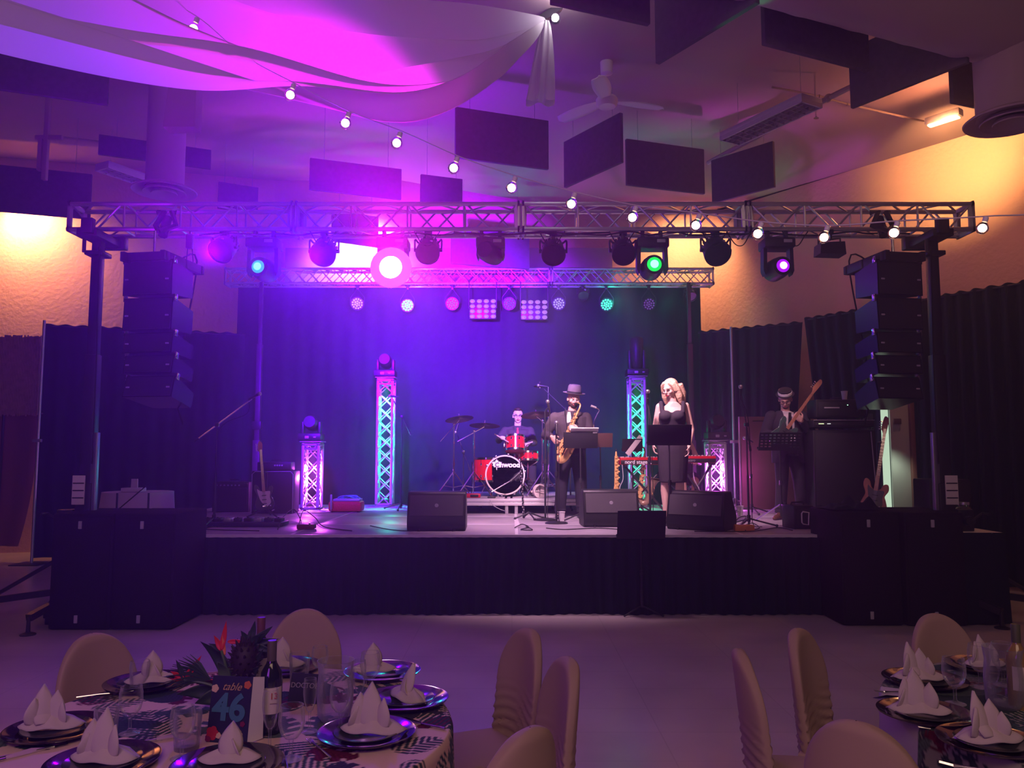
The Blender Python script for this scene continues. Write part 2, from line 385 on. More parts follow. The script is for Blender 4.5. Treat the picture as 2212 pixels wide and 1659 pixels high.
# ------------------------------------------------------------------ lift towers
def lift(label, x, y, ztop, side, foot_front, foot_side):
    o = thing('lift_tower', label, 'lift', (x, y, 0))
    MB().rbox((0, 0, .75), (.16, .16, 1.3)).build('outer_mast', M['steel'], o)
    MB().rbox((0, 0, 1.9), (.125, .125, 1.7)).build('middle_mast', M['steel'], o)
    MB().rbox((0, 0, (ztop+2.3)/2), (.10, .10, ztop-2.3)).build('inner_mast', M['steel'], o)
    MB().rbox((side*.085, -.03, 1.15), (.06, .06, 1.55), .004).build('guide_rail', mat('rail_metal', (.35, .33, .4), .35, .8), o)
    mb = MB().rbox((0, 0, .12), (.5, .5, .12)); mb.cyl((-.2, -.2, 0), (-.2, -.2, .08), .05); mb.cyl((.2, .2, 0), (.2, .2, .08), .05)
    mb.build('base', M['steel'], o)
    mb = MB().rbox((-side*.16, -.05, 1.02), (.16, .14, .22)).cyl((-side*.16, -.14, 1.02), (-side*.16, -.2, 1.02), .05)
    mb.tube([(-side*.16, -.2, 1.02), (-side*.28, -.2, 1.1), (-side*.28, -.32, 1.1)], .012)
    mb.build('winch', M['steel'], o)
    MB().rbox((-side*.04, -.09, 1.33), (.13, .012, .30), .002).build('load_chart', M['paper'], o)
    mb = MB()
    for k in range(3): mb.box((-side*.04, -.098, 1.25+.075*k), (.115, .003, .012))
    mb.build('chart_stripe', M['black'], o)
    MB().tube(spl([(side*.06, -.1, ztop-.1), (side*.1, -.12, 2.6), (side*.09, -.1, 1.6)], 6), .008).build('cable', M['rubber'], o)
    # head: two arms under the truss
    mb = MB().rbox((0, 0, ztop+.02), (.22, .5, .08)); mb.rbox((side*.02, -.26, ztop+.08), (.12, .08, .16)); mb.rbox((0, .3, ztop+.04), (.3, .1, .14))
    mb.cyl((-.1, -.1, ztop-.16), (-.1, -.1, ztop-.02), .02); mb.rbox((0, 0, ztop-.16), (.2, .2, .05))
    mb.build('fork_head', M['steel'], o)
    for (fx, fy) in (foot_front, foot_side, (-foot_front[0]*.6, 1.0)):
        d = Vector((fx, fy, 0)); ang = math.atan2(fy, fx)
        leg = MB().tube([(d.x*.12, d.y*.12, .30), (d.x, d.y, .16)], .045, 4).build('outrigger', M['steel'], o)
        MB().tube([(d.x*.06, d.y*.06, .72), (d.x*.62, d.y*.62, .25)], .02, 6).build('brace', M['steel'], leg)
        MB().lathe([(.07, .0), (.07, .012), (.02, .03), (.016, .16)], 12, loc=(d.x, d.y, 0)).build('foot_pad', M['steel'], leg)
    return o
LTX = P(205, 700, 8.3).x; RTX = P(2020, 700, 8.3).x
ztop = bz-.14
fl = PZ(60, 1372, 0); fr = PZ(2165, 1358, 0)
lift('black lift tower at the left end of the front truss, white chart on it', LTX, 8.3, ztop, 1, (fl.x-LTX, fl.y-8.3), (-1.35, -.25))
lift('black lift tower at the right end of the front truss', RTX, 8.3, ztop, -1, (fr.x-RTX, fr.y-8.3), (1.35, -.25))
M['postm'] = mat('dark_post_metal', (.10, .07, .09), .5, .5)
def post(label, px, y):
    o = thing('support_post', label, 'post', (P(px, 800, y).x, y, SZ))
    MB().rbox((0, 0, .55), (.12, .12, 1.1), .004).build('lower_tube', M['postm'], o)
    MB().rbox((0, 0, 1.9), (.085, .085, 1.7), .004).build('upper_tube', M['postm'], o)
    MB().rbox((0, -.01, 1.35), (.15, .12, .14), .01).build('clamp', M['steel'], o)
    MB().rbox((0, 0, (rz0-SZ+2.7)/2), (.06, .06, rz0-SZ-2.7), .004).build('top_tube', M['postm'], o)
    MB().rbox((0, 0, .015), (.4, .4, .03)).build('base_plate', M['steel'], o)
    return o
post('square metal post holding the rear truss, behind the left guitar stand', 560, 13.45)
post('square metal post holding the rear truss, right of the singer', 1491, 13.45)
def drape_pole(label, px, pyt, y, bar=False):
    p = P(px, pyt, y); o = thing('drape_pole', label, 'pole', (p.x, y, 0))
    MB().cyl((0, 0, .02), (0, 0, p.z), .022).build('upright', M['alu'], o)
    MB().rbox((0, 0, .008), (.45, .45, .016)).build('base_plate', M['steel'], o)
    MB().rbox((0, -.02, p.z*.5), (.14, .05, .05)).build('slip_lock', M['alu'], o)
drape_pole('thin aluminium upright at the left end of the side curtain', 96, 692, 12.4)
drape_pole('thin aluminium upright right of the backdrop, behind the brown boards', 1579, 706, 12.95)

# ================================================================== line arrays
def lens_arr(label, side, xl, xr, Y, rows, frame_py):
    """side=+1: the inner side face lies right of the front"""
    pc = P((xl+xr)/2, rows[0][0], Y); Wd = (xr-xl)*Y/F
    o = thing('line_array', label, 'loudspeaker', (pc.x, Y, pc.z))
    dep = .46
    for k, (t, b, tilt) in enumerate(rows):
        zt = P(0, t, Y).z-pc.z; zb = P(0, b, Y).z-pc.z; h = zt-zb-.012
        Mx = RZ(side*R(-9)) @ RX(R(-tilt))
        mb = MB(); hh = h/2
        # trapezoid cabinet: front tall, back shorter
        vs = [Vector((sx*Wd/2*(1 if y < 0 else .80), y, sz*hh*(1 if y < 0 else .72))) for y in (0, dep) for sx in (-1, 1) for sz in (-1, 1)]
        vs = [Vector((p.x, (0 if i < 4 else dep), p.z)) for i, p in enumerate(vs)]
        vs = [Vector(((-1 if not (i & 2) else 1)*Wd/2*(1 if i < 4 else .8), 0 if i < 4 else dep, (-1 if not (i & 1) else 1)*hh*(1 if i < 4 else .72))) for i in range(8)]
        c = Vector((-side*.0+.0, .03*k, (zt+zb)/2))
        mb.add([Mx @ p+c for p in vs], [(0,1,3,2),(4,6,7,5),(0,4,5,1),(2,3,7,6),(0,2,6,4),(1,5,7,3)])
        cab = mb.build('cabinet', M['lacquer'], o)
        MB().add([Mx @ Vector((x, -.012, z))+c for x, z in ((-Wd/2+.015, -hh+.012), (Wd/2-.015, -hh+.012), (Wd/2-.015, hh-.012), (-Wd/2+.015, hh-.012))]+[Mx @ Vector((x, -.001, z))+c for x, z in ((-Wd/2+.015, -hh+.012), (Wd/2-.015, -hh+.012), (Wd/2-.015, hh-.012), (-Wd/2+.015, hh-.012))],
                 [(0,1,2,3),(0,4,5,1),(1,5,6,2),(2,6,7,3),(3,7,4,0)]).build('grille', M['grille'], cab)
        for sx in (-1, 1):
            MB().rbox(c+Mx @ Vector((sx*(Wd/2-.05), -.018, -hh*.12)), (.038, .01, .016), .003, Mx).build('badge', M['label'], cab)
            MB().rbox(c+Mx @ Vector((sx*(Wd/2+.006), .03, hh)), (.02, .05, .07), .004, Mx).build('rigging_pin', M['chrome'], cab)
    fz = P(0, frame_py, Y).z-pc.z
    Mx = RZ(side*R(-9))
    mb = MB()
    for sx in (-1, 1): mb.rbox(Mx @ Vector((sx*(Wd/2-.03)*.9, .25, fz-.02)), (.05, .72, .10), .006, Mx)
    for yy in (-.05, .3, .6): mb.rbox(Mx @ Vector((0, yy, fz-.02)), (Wd*.92, .05, .09), .006, Mx)
    mb.build('fly_frame', M['steel'], o)
    mt = bz-pc.z
    MB().tube([(0, .4, mt+.1), (0, .3, mt-.12)], .05, 8).build('chain_hoist', M['steel'], o)
    MB().tube([(0, .12, mt-.12), (0, .12, fz+.03)], .014, 6).build('chain', M['chrome'], o)
    MB().tube([(-.10, .38, mt+TS-.13), (-.02, .36, mt+.16), (-.10, .34, mt+.0), (0, .2, mt-.1)], .03, 6).build('sling', M['rubber'], o)
    MB().tube([(.10, .38, mt+TS-.13), (.06, .36, mt+.16), (.12, .34, mt+.0), (0, .2, mt-.1)], .03, 6).build('sling', M['rubber'], o)
    MB().tube(spl([(.0, .5, fz), (side*.25, .6, fz+.1), (side*.1, .55, zt), (side*.2, .5, zt-.5)], 6), .009).build('speaker_cable', M['rubber'], o)
    return o
lens_arr('column of hanging black loudspeaker cabinets at the left end of the front truss', 1, 262, 380, 7.9,
    [(560, 639, 0), (640, 714, 3), (715, 762, 6), (763, 806, 10), (807, 858, 15)], 553)
lens_arr('column of hanging black loudspeaker cabinets at the right end of the front truss', -1, 1888, 1996, 7.9,
    [(560, 639, 0), (640, 712, 3), (713, 762, 6), (763, 808, 10), (809, 862, 15)], 553)

# ================================================================== sub-bass speakers on the floor
def sub(label, x, y, rz, w_=.60, h=1.11, d=.8):
    o = thing('subwoofer', label, 'loudspeaker', (x, y, 0), rz, 'covered bass speakers standing on the floor')
    MB().rbox((0, d/2, h/2+.01), (w_, d, h), .018).build('cabinet', M['carpet'], o)
    MB().rbox((0, -.006, h/2+.01), (w_-.05, .02, h-.06), .01).build('cloth_front', M['carpet'], o)
    for z in (.11, h-.10): MB().rbox((-.02, -.02, z), (.034, .014, .075), .004).build('latch', M['label'], o)
    return o
SW = .60
pl = PZ(102, 1362, 0)
sub('black covered bass speaker at the far left, in front of the left lift tower', pl.x+SW/2, pl.y, 0)
sub('black covered bass speaker left of the stage skirt, second of the left pair', pl.x+SW*1.5+.005, pl.y, 0)
pr = PZ(1822, 1353, 0)
sub('black covered bass speaker right of the stage skirt, under the crumpled cloth', pr.x+SW/2, pr.y, 0)
sub('black covered bass speaker beside the outrigger at the far right', pr.x+SW*1.5+.03, pr.y-.02, 0)
# ================================================================== acoustic baffles
bafm = mat('grey_felt_baffle', (.115, .10, .13), .95, spec=.1, bump=.2, bscale=150, var=.1, vscale=20)
BZ = H+3.55
def baffle(label, a, b, h=.63, t=.05, zb=BZ):
    o = thing('acoustic_baffle', label, 'acoustic panel', (a.x, a.y, zb), math.atan2(b.y-a.y, b.x-a.x), 'felt baffles hanging from the ceiling')
    L = math.hypot(b.x-a.x, b.y-a.y)
    MB().rbox((L/2, 0, h/2), (L, t, h), .006).build('felt_panel', bafm, o)
    for f in (.15, .85): MB().cyl((L*f, 0, h), (L*f, 0, max(CZ-zb, h+.1)), .003, n=5).build('hanging_wire', M['alu_dull'], o)
    return o
def bpz(label, x0, y0, x1, y1, **k):
    zb = k.get('zb', BZ); return baffle(label, PZ(x0, y0, zb), PZ(x1, y1, zb), **k)
bpz('large dark felt baffle hanging behind the left edge of the swag', -30, 190, 233, 228)
bpz('long dark felt baffle in front of the wall lamp at the far left', -60, 452, 195, 474, zb=4.9)
bpz('narrow dark felt baffle behind the left round duct', 212, 334, 455, 366, h=.28, zb=5.75)
bpz('dark felt baffle hanging right below the middle of the swag', 983, 341, 1184, 367)
bpz('felt baffle turned away from the camera below the ceiling fan', 1221, 406, 1344, 351)
bpz('dark felt baffle right of the one below the fan', 1353, 400, 1521, 420)
bpz('felt baffle turned away below the long fluorescent fixture', 1540, 440, 1674, 404)
bpz('dark felt baffle at the top edge, above the ceiling fan', 1190, 8, 1402, 55)
bpz('felt baffle at the top edge with its lower edge lit green', 1420, 139, 1637, 7)
bpz('darkest felt baffle at the top, beside the green-edged one', 1649, 96, 1875, 155)
bpz('felt baffle turned away, crossing under the right round duct', 1840, 235, 2092, 136)
bpz('short dark felt baffle beside the right ceiling diffuser', 2056, 222, 2122, 236, h=.5)
bpz('dark felt baffle above the front truss, left of centre', 668, 410, 866, 432, h=.42, zb=5.1)
bpz('felt baffle just above the truss behind the string lights', 908, 436, 998, 446, h=.38, zb=5.1)
bpz('dark felt baffle hanging behind the truss left of the brightest lamp', 716, 521, 816, 535, h=.5, zb=5.0)
bpz('dark felt baffle seen under the truss at its middle', 974, 570, 1143, 582, h=.62, zb=4.85)
bpz('felt baffle seen through the truss at the left', 470, 450, 556, 462, h=.4, zb=5.3)

# ================================================================== round ducts and diffusers
ductm = mat('painted_duct', (.50, .38, .40), .6, spec=.3)
def diffuser_rings(o, z, r):
    for k, (ra, rb, dz) in enumerate(((1.0, .72, 0), (.66, .46, -.015), (.40, .05, -.03))):
        MB().lathe([(r*rb, z+dz+.05), (r*ra*.98, z+dz), (r*ra, z+dz+.012), (r*ra*.9, z+dz+.04), (r*rb, z+dz+.07)], 40).build('diffuser_ring', ductm, o)
def duct(label, x, y, z, r, rp, ztop, bend=None):
    o = thing('air_duct', label, 'duct', (x, y, z))
    MB().lathe([(rp, .04), (rp*1.02, .06), (rp, .08), (rp, (ztop-z))], 32).build('drop_pipe', ductm, o)
    diffuser_rings(o, 0, r)
    if bend:
        mb = MB(); a = Vector((0, 0, ztop-z)); pts = [a, a+Vector((0, 0, .12)), a+bend*.12+Vector((0, 0, .35)), a+bend*.4+Vector((0, 0, .4)), a+bend+Vector((0, 0, .4))]
        mb.tube(spl(pts, 4), rp*1.02, 32); mb.build('elbow', ductm, o)
    return o
dl = P(355, 415, 9.5)
duct('white round duct dropping through the ceiling at the left, ringed diffuser', dl.x, 9.5, dl.z, .385, .225, CZ)
dr = P(2186, 262, 7.0); rp = .42
duct('large round duct drop with ringed diffuser at the upper right', dr.x, 7.0, dr.z, .40, .29, 5.5)
hd = thing('air_duct', 'large horizontal round duct crossing the upper right corner', 'duct', (dr.x, 7.0, 5.6))
a = Vector((.12, .02, .12)); b = Vector((-4.2, -1.75, .12))
mb = MB(); n_ = 46; pts = []; rs = []
for i in range(n_+1):
    pts.append(a.lerp(b, i/n_)); rs.append(rp+(.006 if i % 6 == 0 else 0))
mb.tube(pts, rs, 36); mb.build('duct_pipe', ductm, hd)
MB().ball(a, rp, 32, 16).build('end_cap', ductm, hd)

# ================================================================== ceiling fan
fanm = mat('white_fan', (.85, .78, .78), .45)
fh = P(1311, 216, 8.9)
fan = thing('ceiling_fan', 'white three-blade ceiling fan hanging beside the swag', 'fan', (fh.x, 8.9, fh.z))
MB().lathe([(.02, -.10), (.10, -.085), (.125, -.05), (.13, .0), (.11, .03), (.03, .06)], 28).build('motor', fanm, fan)
MB().cyl((0, 0, .05), (-.02, 0, CZ-fh.z), .012).build('rod', fanm, fan)
MB().lathe([(.03, CZ-fh.z-.16), (.07, CZ-fh.z-.14), (.075, CZ-fh.z)], 20).build('canopy', fanm, fan)
for ang in (-105, 10, 140):
    def bl(u, v):
        r_ = .12+.58*u; wd = .075*(.55+.9*math.sin(PI*min(1, u*1.02)**.75)) if u < .98 else .03
        wd = .045+.045*math.sin(PI*.9*u)+.012
        if u > .92: wd *= math.sqrt(max(.02, 1-((u-.92)/.08)**2))
        return RZ(R(ang)) @ Vector((r_, (v-.5)*2*wd, -.02+.03*(v-.5)-.03*u*u))
    mb = MB(); mb.grid(bl, 18, 4); ob = mb.build('blade', fanm, fan); md = ob.modifiers.new('s', 'SOLIDIFY'); md.thickness = .008
pg = P(1270, 112, 9.0)
o = MB().tube(spl([(.26, 0, .12), (.15, 0, .1), (.1, 0, -.02), (.03, 0, -.03), (0, 0, .08)], 6), .008).rbox((0, 0, .1), (.05, .05, .07)).build('dangling_cable', M['black'])
tag(o, 'short black cord with a plug dangling beside the fan canopy', 'cord'); o.location = (pg.x, 9.0, pg.z)

# ================================================================== fluorescent fixtures
flm = mat('white_enamel', (.66, .60, .60), .4)
def troffer(label, c, ang, L, W_, z, cols=12):
    o = thing('fluorescent_fixture', label, 'ceiling light', (c.x, c.y, z), ang)
    MB().rbox((0, 0, .05), (L, W_, .06), .01).build('housing', flm, o)
    mb = MB()
    for sy in (-1, 1): mb.box((0, sy*(W_/2-.012), .005), (L, .02, .06))
    for sx in (-1, 1): mb.box((sx*(L/2-.012), 0, .005), (.02, W_, .06))
    mb.build('rim', flm, o)
    mb = MB()
    for i in range(cols+1): mb.box((-L/2+.02+(L-.04)*i/cols, 0, .0), (.006, W_-.04, .05))
    for j in (-1, 0, 1): mb.box((0, j*W_*.25, .0), (L-.04, .006, .05))
    mb.build('louvre', mat('louvre', (.5, .46, .46), .3, .3), o)
    for sx in (-1, 1): MB().cyl((sx*L*.38, 0, .07), (sx*L*.38, 0, CZ-z), .003, n=5).build('hanging_wire', M['alu_dull'], o)
    return o
c0 = (PZ(1547, 300, 5.6)+PZ(1605, 311, 5.6))/2; c1 = (PZ(1723, 218, 5.6)+PZ(1786, 225, 5.6))/2
troffer('long white unlit fluorescent fixture with louvres, right of the fan', (c0+c1)/2, math.atan2(c1.y-c0.y, c1.x-c0.x), (c1-c0).length, .34, 5.6)
c0 = PZ(290, 385, 5.6)
o = troffer('white unlit fluorescent fixture half hidden behind the left duct', PZ(295, 388, 5.7), R(62), 1.1, .3, 5.7, 8)

# ================================================================== pipes
pipem = mat('painted_pipe', (.42, .30, .30), .6)
def pipe(label, pts, r=.022, name='pipe'):
    o = MB().tube(pts, r, 8)
    for p in pts[1:-1]: o.ball(p, r*1.5, 8, 6)
    return tag(o.build(name, pipem), label, 'pipe')
pipe('sprinkler pipe running under the ceiling behind the long fluorescent fixture', [PZ(1530, 352, 5.95), PZ(1790, 212, 5.95), PZ(1960, 128, 5.95)], .035)
pipe('thin conduit crossing the ceiling to the lit wall fixture', [PZ(1668, 188, 6.1), PZ(1770, 208, 6.1), PZ(1830, 225, 6.1), PZ(1995, 262, 6.1)], .014, 'conduit')
pipe('thin conduit along the ceiling at the upper left', [PZ(95, 292, 6.1), PZ(215, 306, 6.1)], .016, 'conduit')
o = MB().rbox((0, 0, .32), (.06, .06, 1.2), .01).rbox((-.07, 0, .05), (.05, .06, .42), .01).rbox((.03, 0, .27), (.34, .05, .06), .01).build('duct_hanger', pipem)
tag(o, 'painted steel hanger bracket under the ceiling at the upper left', 'bracket'); o.location = P(100, 312, 9.6); o.location.z = CZ-.9
o = MB().prism([(0, 0), (.35, 0), (.35, 1.0), (.1, 1.0)], .18).build('ceiling_beam', ceilm); tag(o, 'short painted ceiling beam stub below the swag at the left', 'beam')
pb = P(360, 262, 8.4); o.location = (pb.x, 8.4, pb.z-.1)
sp = MB().cyl((0, 0, 0), (0, 0, CZ-5.75), .012).lathe([(.03, -.02), (.03, -.012), (.01, 0)], 12).build('sprinkler_head', M['chrome']); tag(sp, 'small sprinkler head beside the long fluorescent fixture', 'sprinkler'); sp.location = PZ(1763, 252, 5.75)

# ================================================================== lit wall fixtures
def wallfix(label, p, rz, L=.42):
    o = thing('wall_light', label, 'light', p, rz)
    MB().rbox((0, 0, .05), (L, .14, .10), .02).build('housing', M['alu_dull'], o)
    MB().rbox((0, -.01, -.008), (L*.86, .09, .02), .008).build('lamp_panel', emis('warm_tube', (1, .62, .22), 14), o)
    return o
pw = PZ(2039, 262, 5.85)
dirw = Vector((3.0, -3.9, 0)).normalized(); angw = math.atan2(dirw.y, dirw.x)
wallfix('lit warm lamp under the ceiling at the right wall beside the diffuser', pw, angw)
lamp('SPOT', 'wall_lamp', pw+Vector((.0, .0, -.06)), (1, .50, .16), 640, P(2080, 350, 11.2), .06, 76, 1.0)
lamp('POINT', 'wall_lamp', pw+Vector((-.1, -.15, -.12)), (1, .36, .14), 48, None, .1, vol=.3)  # extra point added beside the fixture for the wall's orange ambient

# ================================================================== fabric swag
clothm = mat('sheer_white_fabric', (.80, .74, .80), .9, spec=.1, trans=0)
nt = clothm.node_tree; b_ = nt.nodes['Principled BSDF']
tr = nt.nodes.new('ShaderNodeBsdfTranslucent'); tr.inputs[0].default_value = (.8, .74, .8, 1); mx = nt.nodes.new('ShaderNodeMixShader'); mx.inputs[0].default_value = .45
nt.links.new(b_.outputs[0], mx.inputs[1]); nt.links.new(tr.outputs[0], mx.inputs[2]); nt.links.new(mx.outputs[0], nt.nodes['Material Output'].inputs[0])
sw = thing('fabric_swag', 'white sheer fabric swag draped from the ceiling at the top, lit magenta', 'fabric', P(1180, 45, 7.7))
EA = [(1181, 46, 7.7), (1166, 66, 7.6), (1100, 128, 7.0), (1000, 202, 6.1), (870, 232, 5.5), (640, 186, 4.75), (400, 160, 4.45), (0, 76, 4.1), (-420, -30, 3.9)]
EB = [(1176, 38, 7.7), (1120, 42, 7.5), (1000, 30, 7.0), (755, -2, 6.3), (560, -40, 5.7), (300, -130, 5.1), (100, -260, 4.6), (-200, -420, 4.2), (-600, -560, 4.0)]
ca = spl([P(*p) for p in EA], 16); cb = spl([P(*p) for p in EB], 16); nn = len(ca)-1
def swf(u, v):
    i = u*nn; k = min(int(i), nn-1); f = i-k
    p = ca[k].lerp(ca[k+1], f); q = cb[k].lerp(cb[k+1], f)
    x = p.lerp(q, v); wdt = min(1, u*4)
    sag = -.28*math.sin(PI*v)*wdt
    fold = wdt*(.085*math.sin(v*26+1.6*math.sin(u*5))+.034*math.sin(v*45+2*u)+.06*math.sin(v*14+u*6))
    return x+Vector((0, 0, sag+fold))
mb = MB(); mb.grid(swf, 150, 160); mb.build('draped_panel', clothm, sw, True, clean=False, ang=180)
def tail(u, v):
    a = u*2*PI; t = v; cx = P(1180, 45, 7.7); e = P(1167+6*math.sin(a*2), 222+4*math.sin(a*3)+3*math.sin(a*7), 7.7)
    c = cx.lerp(e, t); r_ = .03+.115*t**.7
    return c+Vector((r_*math.cos(a)*(1+.12*math.sin(a*5+t*3)), .5*r_*math.sin(a)*(1+.3*math.sin(a*6)), 0))
mb = MB(); mb.grid(tail, 60, 14); mb.build('hanging_tail', clothm, sw, True, clean=False, ang=180)
ph = P(1187, 34, 7.8)
o = MB().tube([(-.1, 0, -.05), (.12, 0, .1)], .05, 4).build('ceiling_bracket', M['steel']); tag(o, 'dark bracket the white fabric swag is tied to', 'bracket'); o.location = ph
lamp('POINT', 'spotlight_lamp', ph+Vector((.12, -.25, -.05)), (1, .9, .95), 4, None, .03)
sl = thing('spotlight', 'small bright white spotlight beside the tied end of the swag', 'light', P(1199, 40, 7.7))
MB().lathe([(.02, .05), (.045, .03), (.05, -.03)], 16, RX(R(70))).build('housing', M['black'], sl)
MB().ball((0, -.03, -.01), .038, 14, 10).build('bulb', emis('white_bulb', (1, .95, 1), 40), sl)

# ================================================================== string lights
bulb_px = [(418, 62, 5.0), (516, 144, 4.9), (627, 205, 4.72), (746, 266, 4.45), (857, 309, 4.2), (980, 363, 4.0), (1105, 406, 3.8), (1234, 441, 3.6), (1366, 470, 3.45),
           (1503, 487, 3.3), (1637, 505, 3.15), (1780, 513, 3.05), (1931, 503, 2.95), (2122, 493, 2.85)]
cord_px = [(300, -30, 5.1)]+[(x+8+(2 if x > 800 else 0), y-26, Y) for x, y, Y in bulb_px]+[(2290, 452, 2.8), (2600, 360, 2.7)]
cord_px = [(x, y, Y) for x, y, Y in cord_px]
cordm = mat('clear_cord', (.62, .58, .58), .35)
o = MB().tube(spl([P(*p) for p in cord_px], 10), .0028, 6).build('festoon_wire', cordm)
tag(o, 'pale cord of the string lights crossing in front of the truss', 'string light cord')
glassb = mat('bulb_glass', (1, 1, 1), .0, trans=1, ior=1.1)
fil = emis('bulb_filament', (1, .66, .42), 28)
blab = ['seen through the swag fabric, topmost', 'seen through the swag fabric near its lower edge', 'hanging at the lower edge of the swag', 'below the swag, left of the wide fold', 'above the left part of the truss',
        'in front of the felt baffles left of centre', 'just above the middle of the truss', 'at the upper edge of the truss right of centre', 'above the green-lensed moving head', 'in front of the truss left of the right par lamp',
        'between the right par lamp and the violet moving head', 'above the small flood lamp', 'in front of the right end of the truss', 'at the far right, over the orange wall']
for k, (x, y, Y) in enumerate(bulb_px):
    p = P(x, y, Y); c = P(x+9, y-25, Y); s_ = 14.0*Y/F*.95
    o = thing('light_bulb', 'lit round bulb '+blab[k], 'light bulb', p, 0, 'bulbs of the string lights')
    ax = (c-p).normalized(); q = Vector((0, 0, 1)).rotation_difference(ax).to_matrix()
    MB().lathe([(0.0001, -s_*1.12), (s_*.14, -s_*1.05), (s_*.62, -s_*.8), (s_*.95, -s_*.25), (s_*.98, .1*s_), (s_*.75, s_*.65), (s_*.42, s_*.98), (s_*.38, s_*1.2)], 20, q).build('globe', glassb, o)
    MB().ball((0, 0, 0), s_*.62, 12, 8, q).build('filament', fil, o)
    MB().lathe([(s_*.42, s_*1.1), (s_*.44, s_*1.9), (s_*.3, s_*2.0)], 12, q).build('socket', M['white'], o)
    if k % 2 == 0: lamp('POINT', 'bulb_lamp', p+Vector((0, 0, -.0)), (1, .62, .38), 1.3, None, .02)
# ================================================================== lights hung on the trusses
ledm = emis('status_led', (.25, .35, 1), 6)
def clampo(o, ztop):
    mb = MB().rbox((0, 0, ztop-.03), (.045, .06, .10), .006).cyl((-.04, 0, ztop+.015), (.04, 0, ztop+.015), .032, n=12)
    mb.build('truss_clamp', M['steel'], o)
def par(label, px, py, r=.135, tilt=50, yaw=0, led=True, Y=TY+.05, zt=None):
    """wash light seen from behind: a round can in a yoke"""
    c = P(px, py, Y); zt = (bz-.02 if zt is None else zt); zz = zt-c.z
    o = thing('par_light', label, 'stage light', c, R(yaw))
    clampo(o, zz)
    yk = [(-r*1.12, 0, 0), (-r*1.12, 0, r*.9), (-r*.75, 0, zz-.10), (0, 0, zz-.07), (r*.75, 0, zz-.10), (r*1.12, 0, r*.9), (r*1.12, 0, 0)]
    MB().tube(spl(yk, 5), .011, 6).build('yoke', M['steel'], o)
    Mx = RX(R(180-tilt+0))
    can = MB().lathe([(.01, -.13), (r*.72, -.12), (r*.92, -.05), (r, .04), (r*1.02, .06), (r*1.02, .10), (r*.93, .10), (r*.93, .08)], 28, Mx)
    for k in range(16):
        a = 2*PI*k/16; can.box(Mx @ Vector((r*.86*math.cos(a), r*.86*math.sin(a), -.05)), (.012, .03, .13), Mx @ RZ(a))
    can = can.build('lamp_can', M['black'], o)
    if led: MB().rbox(Vector((0, -r*.93, r*.36)), (.045, .01, .013), .002).build('status_display', ledm, can)
    MB().rbox(Vector((r*.35, -r*.82, r*.42)), (.03, .02, .05), .004).build('power_connector', M['label'], can)
    MB().cyl((-r*1.2, 0, 0), (r*1.2, 0, 0), .022, n=10).build('tilt_knob', M['black'], o)
    return o
par('par lamp at the left of the front truss, cyan reflection on its rim', 484, 536, yaw=-12, led=False)
par('par lamp in front of the bright wall patch, left of the magenta beam', 700, 543, .14)
par('par lamp just right of the magenta beam, half lost in glare', 925, 540, .13, led=False)
par('par lamp at the middle of the truss with a blue status light', 1195, 543, .13)
par('par lamp touching the green-lensed moving head, blue status light', 1346, 542, .13)
par('par lamp right of the green-lensed moving head, blue status light', 1546, 541, .145, yaw=4)
def mhead(label, px, py, lenscol, es, w_=.33, yaw=0, tilt=0, Y=TY, hang=True, beam=None, lr=.055, base=True, zt=None):
    c = P(px, py, Y); zt = (bz-.02 if zt is None else zt); zz = zt-c.z
    o = thing('moving_head', label, 'stage light', c)
    if hang:
        for x in (-.1, .1): MB().rbox((x, 0, zz-.03), (.04, .06, .10), .006).build('truss_clamp', M['steel'], o)
        MB().rbox((0, 0, zz-.13), (w_*1.05, .26, .11), .02).build('base', M['black'], o)
        MB().rbox((w_*.25, -.135, zz-.12), (.09, .012, .035), .003).build('display', M['label'], o)
        a0 = zz-.18
        for sx in (-1, 1):
            MB().prism([(sx*w_*.50, a0+.03), (sx*w_*.52, -.03), (sx*w_*.45, -.08), (sx*w_*.40, -.03), (sx*w_*.38, a0+.03)], .11).build('yoke_arm', M['black'], o)
    Mx = RX(R(90+tilt))
    Mh = RZ(R(yaw)) @ RX(R(90+tilt))
    hr = w_*.37
    hd_ = MB().lathe([(.01, -.20), (hr*.75, -.19), (hr, -.12), (hr, .02), (hr*.93, .11), (hr*.86, .15), (hr*.5, .155), (lr*1.25, .15), (lr*1.2, .12), (.0, .12)], 24, Mh).build('head', M['black'], o)
    MB().lathe([(.0001, .184), (lr*.45, .181), (lr*.72, .172), (lr*.74, .16)], 24, Mh).build('lens', emis('lens_'+str(px), lenscol, es), hd_)
    MB().lathe([(lr*.75, .168), (lr*1.25, .158), (lr*1.35, .148), (lr*.7, .15)], 24, Mh).build('lens_ring', emis('ring_'+str(px), tuple(c_*c_*c_ for c_ in lenscol), 1.3), hd_)
    if beam:
        col, pw_, an, aim = beam
        lamp('SPOT', 'beam_lamp', c+Mh @ Vector((0, 0, .19)), col, pw_, aim, .05, an, .7, vol=1.0)
    return o
mhead('moving head with a cyan lens at the left of the front truss', 570, 583, (.05, .75, 1), 7, yaw=-6, beam=((.0, .5, 1), 6, 60, (-2.2, 0, 1.0)))
mhead('moving head with the blinding magenta-white lens over the stage', 849, 585, (1, .5, 1), 45, lr=.165)
mhead('dim moving head turned away near the middle of the truss', 1060, 548, (.01, .01, .02), 0.2, w_=.30, yaw=160)
mhead('moving head with a green lens right of the middle of the truss', 1408, 578, (.05, 1, .45), 14, yaw=0, lr=.06, beam=((0, 1, .30), 10, 40, (3.2, 0, 1.0)))
